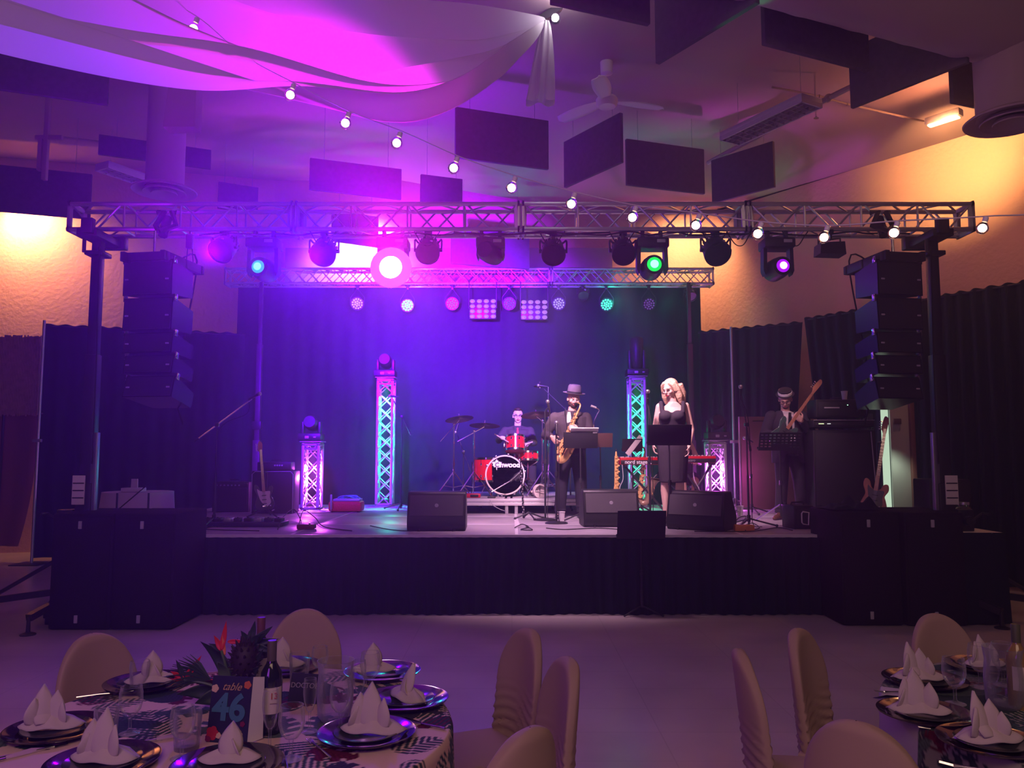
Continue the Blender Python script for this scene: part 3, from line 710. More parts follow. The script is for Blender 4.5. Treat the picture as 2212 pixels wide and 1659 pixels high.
mhead('moving head with a violet lens at the right of the front truss', 1679, 581, (.75, .15, 1), 12, yaw=4, w_=.32, beam=((.5, 0, 1), 6, 40, (5, 0, 1.0)))
# rectangular flood
c = P(1792, 538, TY); o = thing('flood_light', 'small rectangular flood lamp hung left of the right speaker column', 'stage light', c)
clampo(o, bz-.02-c.z)
MB().tube([(-.12, 0, -.02), (-.12, 0, .12), (.0, 0, bz-c.z-.09), (.12, 0, .12), (.12, 0, -.02)], .012, 6).build('yoke', M['steel'], o)
MB().prism([(-.14, -.07), (.14, -.08), (.13, .06), (-.13, .05)], .2).build('housing', M['black'], o)
c = P(410, 522, TY); o = thing('hoist_control', 'small hoist control box dangling from the front truss at the left', 'control box', c)
MB().rbox((0, 0, 0), (.07, .06, .16), .01).build('box', M['black'], o)
MB().cyl((0, 0, .08), (0, 0, bz-c.z), .006, n=6).build('cable', M['rubber'], o)
for x in (-.02, .03): MB().cyl((x, 0, -.08), (x*1.8, 0, -.33), .005, n=6).build('strap', M['rubber'], o)
# cables along the bottom chords
cabs = [(430, 1700, 3), (980, 1350, 2), (1400, 2000, 4)]
for k, (xa, xb, nl) in enumerate(cabs):
    pts = []
    x = xa; r2_ = random.Random(k)
    while x < xb: pts.append(P(x, 503+r2_.uniform(-3, 6), TY-.03+.02*k)); x += r2_.uniform(28, 60)
    o = MB().tube(spl(pts, 4), .009, 6).build('truss_cable', M['rubber'])
    tag(o, ['black power cable strung along the left two thirds of the front truss', 'black signal cable looped under the middle of the front truss', 'black cable bundle along the right end of the front truss'][k], 'cable')
for k, px in enumerate((700, 925, 1195, 1346, 1546, 1600, 1720)):
    a = P(px-30, 500, TY-.02); b = P(px+25, 500, TY-.02); m_ = P(px+4, 530, TY-.1)
    o = MB().tube(spl([a, a.lerp(m_, .5)+Vector((0, 0, -.06)), m_, b.lerp(m_, .4), b], 6), .006, 6).build('power_lead', M['rubber'])
    tag(o, 'looped black lead above the stage light, number '[:37]+['beside the bright wall patch', 'right of the magenta beam', 'at the middle of the truss', 'touching the green moving head', 'right of the green moving head', 'left of the violet moving head', 'right of the violet moving head'][k], 'cable', group='power leads on the front truss')

# ------------------------------------------------------------------ rear truss: LED cans and blinders facing the hall
def led_can(label, px, py, col, es, half=False, Y=RY_-.05):
    c = P(px, py, Y); r = .112; o = thing('led_par', label, 'stage light', c)
    zz = rz0-c.z
    clampo(o, zz)
    MB().tube([(-r*1.1, 0, 0), (-r*1.1, 0, r), (0, 0, zz-.05), (r*1.1, 0, r), (r*1.1, 0, 0)], .009, 6).build('yoke', M['steel'], o)
    MB().lathe([(.03, -.16), (r*.9, -.14), (r*1.05, 0), (r*1.05, .03), (r*.97, .03), (r*.97, .0), (.0, .0)], 26, RX(R(100))).build('lamp_can', M['black'], o)
    mb = MB(); Mx = RX(R(100)); mt = emis('led_'+str(px), col, es)
    for ring, nk in ((0, 1), (.37, 6), (.74, 12)):
        for k in range(nk):
            a = 2*PI*k/nk+ring; q = Vector((r*ring*math.cos(a), r*ring*math.sin(a), .012))
            mb.ball(Mx @ q, (r*.155, r*.155, r*.155), 8, 5)
    mb.build('led_cluster', mt, o)
    return o
for px, py, col, es, l in ((772, 656, (.75, .45, 1), 1.2, 'violet, nearest the left end'), (880, 660, (.1, .8, 1), 5, 'bright cyan, under the magenta glare'), (977, 656, (.7, .25, 1), .7, 'dim violet, left of the lamp grid'),
        (1100, 656, (.45, .2, 1), .5, 'dim violet, between the two lamp grids'), (1207, 656, (.6, .5, 1), 1.0, 'pale violet, right of the second lamp grid'), (1310, 658, (.05, 1, .45), 3.4, 'bright green'), (1402, 657, (.4, .1, .9), .35, 'very dim purple, nearest the right end')):
    led_can('round LED lamp under the rear truss, '+l, px, py, col, es)
for px, col, pw_ in ((1330, (0, 1, .5), 7), (1440, (0, 1, .6), 3), (885, (0, .7, 1), 5), (760, (1, .2, .9), 4)): lamp('POINT', 'led_lamp', P(px, 652, 13.5), col, pw_, None, .05)  # points added near the LED cans to tint the rear truss
def blinder(label, px, py):
    c = P(px, py, RY_-.1); s_ = 57*RY_/F; h_ = 42*RY_/F
    o = thing('blinder_light', label, 'stage light', c)
    MB().rbox((0, .06, 0), (s_*1.02, .1, h_*1.05), .01).build('housing', M['black'], o)
    for x in (-s_/2-.01, s_/2+.01): MB().tube([(x, -.05, 0), (x, -.05, rz0-c.z+.04)], .01, 6).build('bracket', M['steel'], o)
    mt = emis('blinder_lens', (.62, .28, 1), .85)
    for i in range(4):
        for j in range(4):
            MB().ball(((i-1.5)*s_*.265, .0, (j-1.5)*h_*.265), (s_*.105, .02, h_*.11), 12, 6).build('lamp', mt, o)
blinder('square grid of sixteen dim lamps under the rear truss, left one', 1043, 667)
blinder('square grid of sixteen dim lamps under the rear truss, right one', 1154, 669)
par('small unlit lamp under the rear truss between the lamp grid and green lamp', 1259, 634, .09, led=False, Y=RY_-.1, zt=rz0)
par('small unlit lamp under the right end of the rear truss', 1491, 636, .09, led=False, Y=RY_-.1, zt=rz0)

# ------------------------------------------------------------------ lit truss towers on the stage
M['towerm'] = mat('tower_aluminium', (.62, .62, .64), .4, .25)
def tower(label, px, py_foot, Y, hgt, col, pw_, head=None, s=.29):
    c = PZ(px, py_foot, SZ); x = P(px, py_foot, Y).x
    o = thing('truss_tower', label, 'truss tower', (x, Y, SZ))
    ch = []; la = MB(); box_truss(ch, la, hgt-.04, s-.05, .024, .0095, max(3, round(hgt/.25)), axis='Z', style='X')
    l_ = la.build('lattice', M['towerm'], o); l_.location = (0, 0, .02)
    for c_ in ch:
        k = c_.build('chord', M['towerm'], o); k.location = (0, 0, .02)
    for z in (.02, hgt-.10, hgt-.02):
        MB().tube([(-s/2+.02, -s/2+.02, z), (s/2-.02, -s/2+.02, z), (s/2-.02, s/2-.02, z), (-s/2+.02, s/2-.02, z)], .02, 4, closed=True).build('end_frame', M['alu'], o)
    MB().rbox((0, 0, .006), (.55, .5, .012), .003).build('base_plate', M['alu_dull'], o)
    MB().rbox((0, 0, hgt+.006), (s+.04, s+.04, .014), .003).build('top_plate', M['alu_dull'], o)
    # upright LED fixture inside the foot
    f = MB().rbox((0, .0, .07), (.15, .15, .11), .02).build('uplight', M['black'], o)
    MB().lathe([(.05, .128), (.001, .132)], 16).build('uplight_lens', emis('uplight_'+str(px), col, 10), o)
    lamp('SPOT', 'uplight_lamp', (x, Y, SZ+.12), col, pw_*130, (x, Y, SZ+3), .05, 60, .6, vol=.3)
    lamp('SPOT', 'uplight_lamp', (x, Y, SZ+hgt-.06), col, pw_*95, (x, Y, SZ-3), .05, 50, .6, vol=.3)  # downward spot added to brighten the lattice from the top
    lamp('POINT', 'uplight_lamp', (x, Y, SZ+hgt*.5), col, pw_*1.8, None, .04, vol=.3)  # point added inside to fill the middle of the lattice
    return o
GR = (0, 1, .52); GR2 = (0, 1, .30); MG = (.85, .10, 1)
tower('tall truss tower lit turquoise from inside, left of the drum kit', 831, 1088, 13.15, 2.13, GR, 13)
tower('tall truss tower lit green from inside, behind the saxophone stand', 1378, 1088, 13.15, 2.15, GR2, 13)
tower('short truss tower lit pink, left of the red case', 673, 1098, 12.3, 1.05, MG, 22)
tower('short truss tower lit pink, right of the keyboards', 1548, 1096, 12.3, 1.07, MG, 22)
def tower_head(label, px, Y, ztop, up=True):
    x = P(px, 900, Y).x; o = thing('moving_head', label, 'stage light', (x, Y, ztop))
    MB().rbox((0, 0, .06), (.36, .28, .11), .02).build('base', M['black'], o)
    MB().rbox((-.03, -.145, .055), (.06, .01, .04), .004).build('display', M['label'], o)
    MB().rbox((.09, -.145, .055), (.04, .01, .02), .004).build('button_row', M['label'], o)
    if up:
        for sx in (-1, 1): MB().rbox((sx*.12, 0, .27), (.05, .12, .34), .015).build('yoke_arm', M['black'], o)
        MB().lathe([(.07, .12), (.095, .16), (.10, .30), (.115, .36), (.115, .62), (.09, .66), (.08, .66)], 24).build('head', M['black'], o)
    else:
        for sx in (-1, 1): MB().rbox((sx*.13, .02, .2), (.05, .12, .2), .02).build('yoke_arm', M['black'], o)
        MB().lathe([(.01, -.16), (.09, -.15), (.11, -.05), (.11, .1), (.09, .16)], 20, RX(R(80)), (0, .03, .27)).build('head', M['black'], o)
    return o
tower_head('unlit moving head base on top of the left tall turquoise tower', 831, 13.15, SZ+2.15, False)
tower_head('moving head pointing straight up on the right tall green tower', 1377, 13.15, SZ+2.17)
tower_head('unlit moving head on the short pink tower by the red case', 673, 12.3, SZ+1.07, False)
tower_head('unlit moving head on the short pink tower by the keyboards', 1548, 12.3, SZ+1.09, False)
# ================================================================== stage gear
def S(px, py):  return PZ(px, py, SZ)          # point on the stage deck
def SY_(px, Y): return Vector((P(px, 1000, Y).x, Y, SZ))
grayf = mat('monitor_grille', (.075, .07, .075), .55, bump=.25, bscale=260)
# ---- floor monitors
def monitor(label, px, py, rz, w_, flip=False, h=.44, d=.48, logo=True):
    """wedge with its rounded back toward the hall"""
    c = S(px, py); o = thing('floor_monitor', label, 'stage monitor', c, rz)
    prof = [(0.03, 0), (.0, .05), (.0, .14), (.085, h-.02), (.11, h), (d*.62, h), (d, .16), (d, .0)]
    mb = MB(); n = len(prof)
    mb.add([Vector((-w_/2, y, z)) for y, z in prof]+[Vector((w_/2, y, z)) for y, z in prof], [tuple(range(n)), tuple(range(n, 2*n))[::-1]]+[(i, i+n, (i+1) % n+n, (i+1) % n) for i in range(n)])
    cab = mb.build('cabinet', M['black'], o, ang=25); md = cab.modifiers.new('b', 'BEVEL'); md.width = .012; md.segments = 2; md.limit_method = 'ANGLE'
    k = (h-.02-.14)/.085; nrm = Vector((0, -1, .085/(h-.16))).normalized()
    a = Vector((0, .012, .17)); b = Vector((0, .078, h-.045))
    mb = MB(); q = nrm*.012
    vs = [Vector((sx*(w_/2-.03), p.y, p.z))+o_ for o_ in (q, q*-.2) for p in (a, b) for sx in (-1, 1)]
    mb.add(vs, [(0,1,3,2),(4,6,7,5),(0,4,5,1),(2,3,7,6),(0,2,6,4),(1,5,7,3)]); mb.build('grille', grayf, o)
    if logo:
        m_ = a.lerp(b, .5)+q*1.1; mb = MB(); mb.lathe([(.0001, .004), (.02, .004), (.022, 0)], 18, RX(R(90)) , m_); mb.build('badge', M['label'], o)
    for x in (-w_*.3, w_*.3): MB().cyl((x, .02, -.0), (x, .02, .03), .018, n=8).build('foot', M['rubber'], o)
    return o
monitor('wedge monitor speaker alone at the left front of the stage', 942, 1148, R(1), .66)
monitor('wedge monitor speaker in front of the saxophonist, small blue-violet light above', 1322, 1139, R(2), .67)
monitor('wedge monitor speaker turned sideways in front of the singer', 1500, 1146, R(-33), .68)
c = P(1316, 1069, S(1322, 1139).y+.12)
o = MB().ball((0, 0, 0), .012, 10, 8).build('indicator_light', emis('blue_led', (.35, .15, 1), 60)); tag(o, 'tiny glowing blue-violet light on the middle wedge monitor', 'light'); o.location = c
# ---- drum riser
RX0_ = S(900, 1106).x; ry = 11.55; RZT = .225
rs_ = thing('drum_riser', 'low aluminium drum riser with dark deck carrying the drum kit', 'riser', ((P(1090, 1000, ry).x), ry, SZ))
rw = 2.75
MB().rbox((0, 1.0, RZT-.012), (rw, 2.0, .024), .004).build('deck_panel', deckm, rs_)
mb = MB()
for y in (0, 2.0):
    mb.rbox((0, y, RZT-.03), (rw+.01, .04, .045), .004); mb.rbox((0, y, RZT-.082), (rw+.01, .04, .045), .004)
for x in (-rw/2, .02, .1, rw/2): mb.rbox((x, 1.0, RZT-.05), (.04, 2.0, .1), .004)
mb.build('edge_frame', mat('bright_aluminium', (.8, .78, .8), .35, .4), rs_)
for x in (-rw/2+.05, .03, .17, rw/2-.05):
    for y in (.03, 1.9): MB().rbox((x, y, .06), (.05, .05, .12), .006).build('leg', M['alu'], rs_)
DZ = SZ+RZT
# ---- drums
redm = mat('red_drum_shell', (.55, .012, .02), .18, spec=.6, coat=.5)
headm = mat('drum_skin', (.70, .66, .66), .5)
bhead = mat('dark_drum_skin', (.11, .09, .11), .55)
def drum(label, loc, r, h, tiltx=0, rz=0, cat='drum', name='drum', lugs=8, bottom=True):
    o = thing(name, label, cat, loc); o.rotation_euler = (tiltx, 0, rz)
    MB().open_lathe([(r*.96, .012), (r, .012), (r, h-.012), (r*.96, h-.012)], 36).build('shell', redm, o)
    MB().lathe([(.0001, h), (r*.98, h)], 36).lathe([(.0001, 0), (r*.98, 0)], 36).build('skin', headm, o)
    for z in (.0, h-.03): MB().lathe([(r*1.0, z), (r*1.035, z), (r*1.035, z+.03), (r*1.0, z+.03), (r*.99, z+.015)], 36).build('hoop', M['chrome'], o)
    for k in range(lugs):
        a = 2*PI*(k+.5)/lugs; p = Vector((r*1.025*math.cos(a), r*1.025*math.sin(a), 0))
        MB().cyl(p+Vector((0, 0, h*.72)), p+Vector((0, 0, h-.0)), .005, n=6).ball(p+Vector((0, 0, h*.72)), (.014, .014, .022), 8, 6).ball(p+Vector((0, 0, h*.25)), (.014, .014, .02), 8, 6).cyl(p, p+Vector((0, 0, h*.25)), .005, n=6).build('lug', M['chrome'], o)
    return o
KY = 11.95
kc = P(1091, 1026, KY); kr = 44.5*KY/F*.96
kd = thing('bass_drum', 'large bass drum with dark front skin and maple leaf lettering', 'drum', kc)
Mk = RX(R(90))
MB().open_lathe([(kr*.97, -.40), (kr*.97, 0)], 48, Mk).build('shell', redm, kd)
MB().lathe([(.0001, .0), (kr*.93, .0)], 48, Mk).build('front_skin', bhead, kd)
for z in (-.41, -.02): MB().lathe([(kr*.93, z), (kr*1.0, z), (kr*1.0, z+.045), (kr*.93, z+.045), (kr*.925, z+.02)], 48, Mk).build('hoop', mat('cream_hoop', (.75, .62, .60), .3), kd)
for k in range(10):
    a = 2*PI*(k+.25)/10; d_ = Vector((math.cos(a), 0, math.sin(a)))
    MB().rbox(d_*kr*1.02+Vector((0, .0, 0)), (.035, .05, .035), .006, RY(-a)).cyl(d_*kr*1.03+Vector((0, 0, 0)), d_*kr*1.03+Vector((0, .14, 0)), .006).rbox(d_*kr*1.01+Vector((0, .17, 0)), (.03, .07, .03), .006, RY(-a)).build('tension_claw', M['chrome'], kd)
# port with a microphone on a boom in front of it
MB().lathe([(.0001, .012), (kr*.19, .012), (kr*.21, .0)], 24, Mk, (kr*.62, 0, -kr*.12)).build('port_hole', M['black'], kd)
MB().lathe([(kr*.18, .008), (kr*.20, .016), (kr*.215, .008)], 24, Mk, (kr*.62, 0, -kr*.12)).build('port_ring', M['steel'], kd)
def leaf_pts(s, cx, cz):
    half = [(0, 1.0), (.10, .62), (.26, .72), (.22, .38), (.46, .55), (.52, .42), (.80, .42), (.66, .18), (.82, .06), (.42, -.22), (.46, -.36), (.07, -.28), (.05, -.75)]
    pts = half+[(-x, z) for x, z in half[::-1][:-1]]
    return [(cx+x*s, cz+z*s) for x, z in pts]
whm = mat('white_print', (.85, .82, .85), .6)
MB().prism(leaf_pts(kr*.33, -kr*.42, kr*.50), .003, loc=(0, -.008, 0)).build('leaf_logo', whm, kd)
def text(s, size, loc, parent, m, rot=(PI/2, 0, 0), name='lettering', ext=.0015, shear=0, off=0, world=False):
    cu = bpy.data.curves.new(name, 'FONT'); cu.body = s; cu.size = size; cu.extrude = ext; cu.align_x = 'CENTER'; cu.align_y = 'CENTER'; cu.shear = shear; cu.offset = off
    t = bpy.data.objects.new(name, cu); C.objects.link(t); dg = bpy.context.evaluated_depsgraph_get(); dg.update()
    me = bpy.data.meshes.new_from_object(t.evaluated_get(dg)); bpy.data.objects.remove(t)
    me.materials.clear(); me.materials.append(m); o = bpy.data.objects.new(name, me); C.objects.link(o); o.parent = parent; o.location = loc; o.rotation_euler = rot
    return o
text('anwood', kr*.36, (kr*.17, -.010, kr*.50), kd, whm, off=.004)
text('C', kr*.30, (-kr*.40, -.013, kr*.50), kd, bhead, off=.003)
for sx in (-1, 1): MB().tube([(sx*kr*.85, .12, -kr*.2), (sx*kr*1.25, .02, -(kc.z-DZ)+.01)], .009, 8).ball((sx*kr*1.25, .02, -(kc.z-DZ)+.015), .018, 8, 6).build('spur', M['chrome'], kd)
c = P(1052, 1013, 12.05); drum('deep red floor tom left of the bass drum', (c.x, 12.15, DZ+.22), .215, .37, name='floor_tom')
for k in range(3):
    a = R(200+120*k); x, y = c.x+.235*math.cos(a), 12.15+.235*math.sin(a)
ft_ = bpy.data.objects['floor_tom']
for k in range(3):
    a = R(200+110*k); p = Vector((.24*math.cos(a), .24*math.sin(a), 0)); MB().tube([p+Vector((0, 0, .30)), p+Vector((0, 0, -.12)), p*1.12+Vector((0, 0, -.205))], .008, 8).ball(p*1.12+Vector((0, 0, -.205)), .016, 8, 6).build('leg', M['chrome'], ft_)
c = P(1113, 975, 12.1); rt_ = drum('red rack tom mounted above the bass drum', (c.x, 12.1, c.z), .15, .24, R(-14), name='rack_tom')
MB().tube([(.0, .05, -.02), (.0, .1, -.25)], .018, 8).rbox((-.17, 0, .1), (.03, .04, .08), .008).build('mount', M['chrome'], rt_)
c = P(1141, 995, 12.25); sn = drum('red snare drum right of the rack tom, in front of the drummer', (c.x, 12.3, c.z-.01), .165, .15, R(-6), name='snare_drum')
MB().tube([(0, 0, -.02), (0, 0, -(c.z-DZ)+.25)], .014, 8).build('stand_tube', M['chrome'], sn)
for k in range(3):
    a = R(90+120*k); MB().tube([(0, 0, -(c.z-DZ)+.30), (.24*math.cos(a), .24*math.sin(a), -(c.z-DZ)+.02)], .008, 8).build('stand_leg', M['chrome'], sn)
    MB().tube([(0, 0, -.1), (.165*math.cos(a), .165*math.sin(a), -.01)], .008, 8).build('basket_arm', M['chrome'], sn)
c = S(910, 1078); o = drum('small red tom drum lying on the stage behind the left monitor', (P(911, 1076, 11.2).x, 11.2, SZ), .15, .17, name='tom_drum')
# ---- cymbals
cym = mat('bronze_cymbal', (.42, .25, .16), .28, 1)
def cymbal(label, cpx, cpy, Y, r, tilt, tiltz, base_px, base_z, boom=None, jx=None):
    c = P(cpx, cpy, Y); bx = P(base_px, 1000, Y).x
    o = thing('cymbal_stand', label, 'cymbal', (bx, Y, base_z)); L = c-o.location
    Mx = RZ(tiltz) @ RX(tilt)
    MB().lathe([(.008, .028), (r*.13, .022), (r*.2, .004), (r*.6, -.006), (r, -.022), (r*.6, -.009), (r*.2, .0), (r*.008, .02)], 40, Mx, L).build('cymbal', cym, o)
    MB().cyl(L+Mx @ Vector((0, 0, -.05)), L+Mx @ Vector((0, 0, .055)), .006).ball(L+Mx @ Vector((0, 0, .055)), .012, 8, 6).build('wing_nut', M['chrome'], o)
    top = Vector((0, 0, L.z-(.10 if boom else .05)))
    if boom:
        dr = (L-top).normalized(); MB().tube([top-dr*boom, L-Vector((0, 0, .03))], .0075, 8).build('boom_arm', M['chrome'], o)
        MB().ball(top, .022, 10, 8).build('tilter', M['chrome'], o)
    else: top = Vector((0, 0, L.z-.03))
    st = MB(); 
    st.tube([(0, 0, .12), (0, 0, top.z)], .011, 10)
    for f in (.45, .75): st.lathe([(.0, -.02), (.019, -.02), (.019, .02), (.0, .02)], 10, loc=(0, 0, top.z*f))
    st.build('upright', M['chrome'], o)
    for k in range(3):
        a = R(215+120*k); MB().tube([(0, 0, .38), (.30*math.cos(a), .30*math.sin(a), .02)], .009, 6).tube([(0, 0, .14), (.17*math.cos(a), .17*math.sin(a), .17)], .006, 6).ball((.30*math.cos(a), .30*math.sin(a), .02), .016, 8, 6).build('leg', M['chrome'], o)
cymbal('thin tilted cymbal at the far left of the drum kit', 992, 903, 12.0, .215, R(-14), R(35), 980, DZ, .33)
cymbal('crash cymbal over the red floor tom', 1047, 917, 12.0, .235, R(-9), R(-10), 1024, DZ, .30)
cymbal('ride cymbal between the drummer and the saxophonist', 1158, 894, 11.9, .235, R(-12), R(20), 1172, DZ, .12)
cymbal('hi-hat cymbal dimly seen behind the ride cymbal', 1166, 832, 12.9, .10, R(-6), 0, 1185, DZ)
# pedal / hardware near the saxophonist
o = thing('tambourine', 'pale round hoop lying upright on the riser behind the saxophonist', 'hoop', P(1166, 1061, 11.75))
MB().lathe([(.085, -.03), (.105, -.03), (.105, .03), (.085, .03), (.085, -.03)], 30, RZ(R(20)) @ RX(R(90))).build('hoop', mat('pale_hoop', (.75, .66, .66), .4), o)
MB().cyl((-.09, 0, 0), (.09, 0, 0), .006).cyl((0, 0, -.09), (0, 0, .09), .006).build('crossbar', M['chrome'], o)
st_ = thing('drum_throne', 'round black drum stool under the drummer', 'stool', (P(1122, 1000, 12.75).x, 12.75, DZ))
MB().lathe([(.0001, .44), (.15, .44), (.17, .46), (.17, .50), (.15, .52), (.0001, .525)], 28).build('seat', M['rubber'], st_)
MB().cyl((0, 0, .15), (0, 0, .45), .018).build('post', M['chrome'], st_)
for k in range(3):
    a = R(30+120*k); MB().tube([(0, 0, .28), (.25*math.cos(a), .25*math.sin(a), .015)], .01, 6).build('leg', M['chrome'], st_)
# kick mic on short boom
def tripod_legs(o, n=3, r=.30, z=.10, m=None, a0=30):
    for k in range(n):
        a = R(a0+360/n*k); MB().tube([(0, 0, z), (r*math.cos(a), r*math.sin(a), .018)], .010, 8).ball((r*math.cos(a), r*math.sin(a), .018), .018, 8, 6).build('leg', m or M['steel'], o)
def mic_head(o, p, d, ballm=None, name='microphone'):
    p = Vector(p); d = Vector(d).normalized(); q = Vector((0, 0, 1)).rotation_difference(d).to_matrix()
    b = MB().lathe([(.0001, -.12), (.011, -.12), (.019, .0), (.019, .01)], 14, q, p).build(name, M['black'], o)
    MB().ball(p+d*.03, .027, 14, 10).build('mic_grille', ballm or mat('mic_mesh', (.55, .5, .55), .3, .9), b)
km = thing('kick_microphone', 'short boom stand with a microphone pointing into the bass drum', 'microphone', SY_(1062, 11.62)+Vector((0, 0, RZT)))
MB().rbox((0, 0, .012), (.12, .12, .024), .01).build('base', M['steel'], km)
e = P(1122, 1022, 11.80)-km.location
MB().tube([(0, 0, .02), (0, 0, .09)], .009).tube([(0, 0, .09), e*.72], .009, 8).build('boom_arm', M['chrome'], km)
MB().tube([e*.66, e*1.02], [.02, .024], 12).build('microphone', M['steel'], km)
# red device on the riser edge
o = thing('cable_tester', 'small red box beside the left monitor on the riser edge', 'box', P(1022, 1066, 11.75)-Vector((0, 0, .03)))
MB().rbox((0, 0, 0), (.22, .12, .06), .012).build('case', mat('red_box', (.7, .02, .05), .35), o)
MB().rbox((.02, -.062, .0), (.12, .008, .035), .003).build('vent', M['black'], o)

# ---- mic stands
def mic_stand(label, base, top, base_kind='tripod', boom=None, bend=None, col=None, legr=.32, cable=True, a0=30):
    """base: point on the deck; top: mic position (world); boom: pivot height"""
    o = thing('microphone_stand', label, 'microphone stand', base); t = Vector(top)-Vector(base)
    if base_kind == 'round': MB().lathe([(.0001, 0), (.14, 0), (.145, .012), (.12, .022), (.03, .032), (.0001, .032)], 28).build('round_base', M['steel'], o)
    else:
        MB().cyl((0, 0, .06), (0, 0, .14), .022).build('leg_hub', M['steel'], o); tripod_legs(o, 3, legr, .10, a0=a0)
    if boom is None:
        MB().tube([(0, 0, .02), (0, 0, t.z*.5)], .013).build('lower_tube', M['steel'], o)
        MB().tube([(0, 0, t.z*.5), Vector((0, 0, t.z-.10)), t-Vector((0, 0, .05))], .0085).build('upper_tube', M['steel'], o)
        MB().cyl((0, 0, t.z*.5-.03), (0, 0, t.z*.5+.03), .02).build('clutch', M['steel'], o)
        d = Vector((.0, -.25, 1)) if bend is None else Vector(bend)
    else:
        piv = Vector((0, 0, boom)); d = (t-piv).normalized()
        MB().tube([(0, 0, .02), (0, 0, boom*.5)], .013).build('lower_tube', M['steel'], o)
        MB().tube([(0, 0, boom*.5), piv], .009).build('upper_tube', M['steel'], o)
        MB().tube([piv-d*.28, t-d*.08], .0075).build('boom_arm', col or M['steel'], o)
        MB().rbox(piv, (.05, .05, .05), .01).build('clamp', M['steel'], o)
        MB().cyl(piv-d*.32, piv-d*.26, .014).build('counterweight', M['steel'], o)
        if bend is not None: d = Vector(bend)
    mic_head(o, t, d)
    if cable:
        e = Vector((t.x, t.y, t.z-.1)); k = Vector((0, 0, boom if boom else t.z*.5))
        MB().tube(spl([t-d.normalized()*.12, e.lerp(k, .3)+Vector((.03, -.02, -.05)), k+Vector((.03, -.02, -.08)), Vector((.035, -.03, .35)), Vector((.03, -.06, .04)), Vector((.12, -.12, .012))], 6), .0045, 6).build('cable', M['rubber'], o)
    return o
Yv = 10.45
mic_stand('straight microphone stand left of the saxophonist, round base', S(1178, 1124), P(1184, 872, S(1178, 1124).y-.03), 'round', bend=(-.2, -.3, 1))
mic_stand('short microphone stand directly in front of the saxophonist, round base', S(1202, 1131), P(1202, 918, S(1202, 1131).y), 'round', bend=(0, .3, 1))
mic_stand('straight microphone stand left of the singer', SY_(1403, 9.6), P(1399, 851, 9.55), bend=(0, -.3, 1), legr=.28)
mic_stand('microphone stand in front of the bassist, left of his music stand', S(1618, 1138), P(1600, 841, S(1618, 1138).y), boom=1.22, bend=(-.05, -.3, 1), a0=-10)
mic_stand('long boom microphone stand at the left of the stage', SY_(466, 9.6), P(556, 853, 9.7), boom=1.22, bend=(.85, 0, .45), col=M['chrome'])
mic_stand('thin microphone stand behind the one of the bassist', SY_(1622, 11.6), P(1612, 948, 11.6), bend=(-.7, -.2, .3), cable=False)
mic_stand('dark boom microphone stand right of the turquoise tower', SY_(867, 12.4), P(846, 856, 12.4), boom=1.45, bend=(-1, 0, .1), cable=False)
mic_stand('overhead boom microphone behind the saxophonist', SY_(1232, 12.4), P(1167, 833, 12.4), boom=1.5, bend=(-1, 0, .15), cable=False)
mic_stand('drum overhead microphone stand left of the drummer', SY_(1001, 12.6), P(985, 930, 12.6), boom=.9, bend=(-.3, -.2, -1), cable=False)

# ---- music stands
def desk_mesh(w_, h, holes=False, tilt=18, wiggle=0):
    mb = MB(); Mx = RX(R(tilt))
    if holes:
        nx, nz = 10, 5; cw, chh = w_*.96/nx, h*.80/nz
        # frame of strips around the holes
        for i in range(nx+1): mb.box(Mx @ Vector((-w_*.48+cw*i, 0, h*.54)), (cw*.42, .004, h*.80), Mx)
        for j in range(nz+1): mb.box(Mx @ Vector((0, -.001, h*.14+chh*j)), (w_*.98, .004, chh*.52), Mx)
        mb.box(Mx @ Vector((0, 0, h*.07)), (w_, .004, h*.15), Mx); mb.box(Mx @ Vector((0, 0, h*.985)), (w_, .008, h*.04), Mx)
        mb.box(Mx @ Vector((0, -.0015, h*.24)), (w_*.42, .004, h*.26), Mx)
    else:
        mb.rbox(Mx @ Vector((0, 0, h/2)), (w_, .006, h), .002, Mx)
    mb.box(Mx @ Vector((0, .03, .004)), (w_, .065, .005), Mx)      # ledge on the player's side
    mb.box(Mx @ Vector((0, .063, .014)), (w_, .004, .025), Mx)
    return mb
def music_stand(label, base, w_, h, zb, holes=False, paper=False, legr=.27, m=None, rz=0, m2=None, a0=90, skip_leg=False):
    o = thing('music_stand', label, 'music stand', base, rz)
    d = desk_mesh(w_, h, holes).build('desk', m or M['black'], o); d.location = (0, 0, zb)
    MB().tube([(0, .02, zb+h*.4), (0, .01, zb-.02), (0, 0, zb-.08)], .010).rbox((0, .02, zb+h*.35), (.05, .03, .1), .006).build('tilt_bracket', M['steel'], o)
    MB().tube([(0, 0, .08), (0, 0, zb*.55)], .014).build('lower_tube', M['steel'], o)
    MB().tube([(0, 0, zb*.5), (0, 0, zb)], .009).build('upper_tube', M['steel'], o)
    MB().cyl((0, 0, zb*.55-.03), (0, 0, zb*.55+.03), .02).build('clutch', m2 or M['steel'], o)
    MB().cyl((0, 0, .10), (0, 0, .26), .019).build('leg_hub', M['steel'], o)
    for k in range(3):
        a = R(a0+120*k); MB().tube([(0, 0, .24 if m2 else .10), (legr*math.cos(a), legr*math.sin(a), .014)], .010, 6).build('leg', m2 or M['steel'], o)
    if paper:
        Mx = RX(R(18))
        for sx in (-1, 1): MB().box(Mx @ Vector((sx*w_*.23, .01, h*.55))+Vector((0, 0, zb)), (w_*.42, .002, h*.88), Mx).build('sheet', M['paper'], o)
    return o
b_ = S(1387, 1160)
fs = PZ(1387, 1329, 0); zt_ = P(1387, 1164, fs.y).z
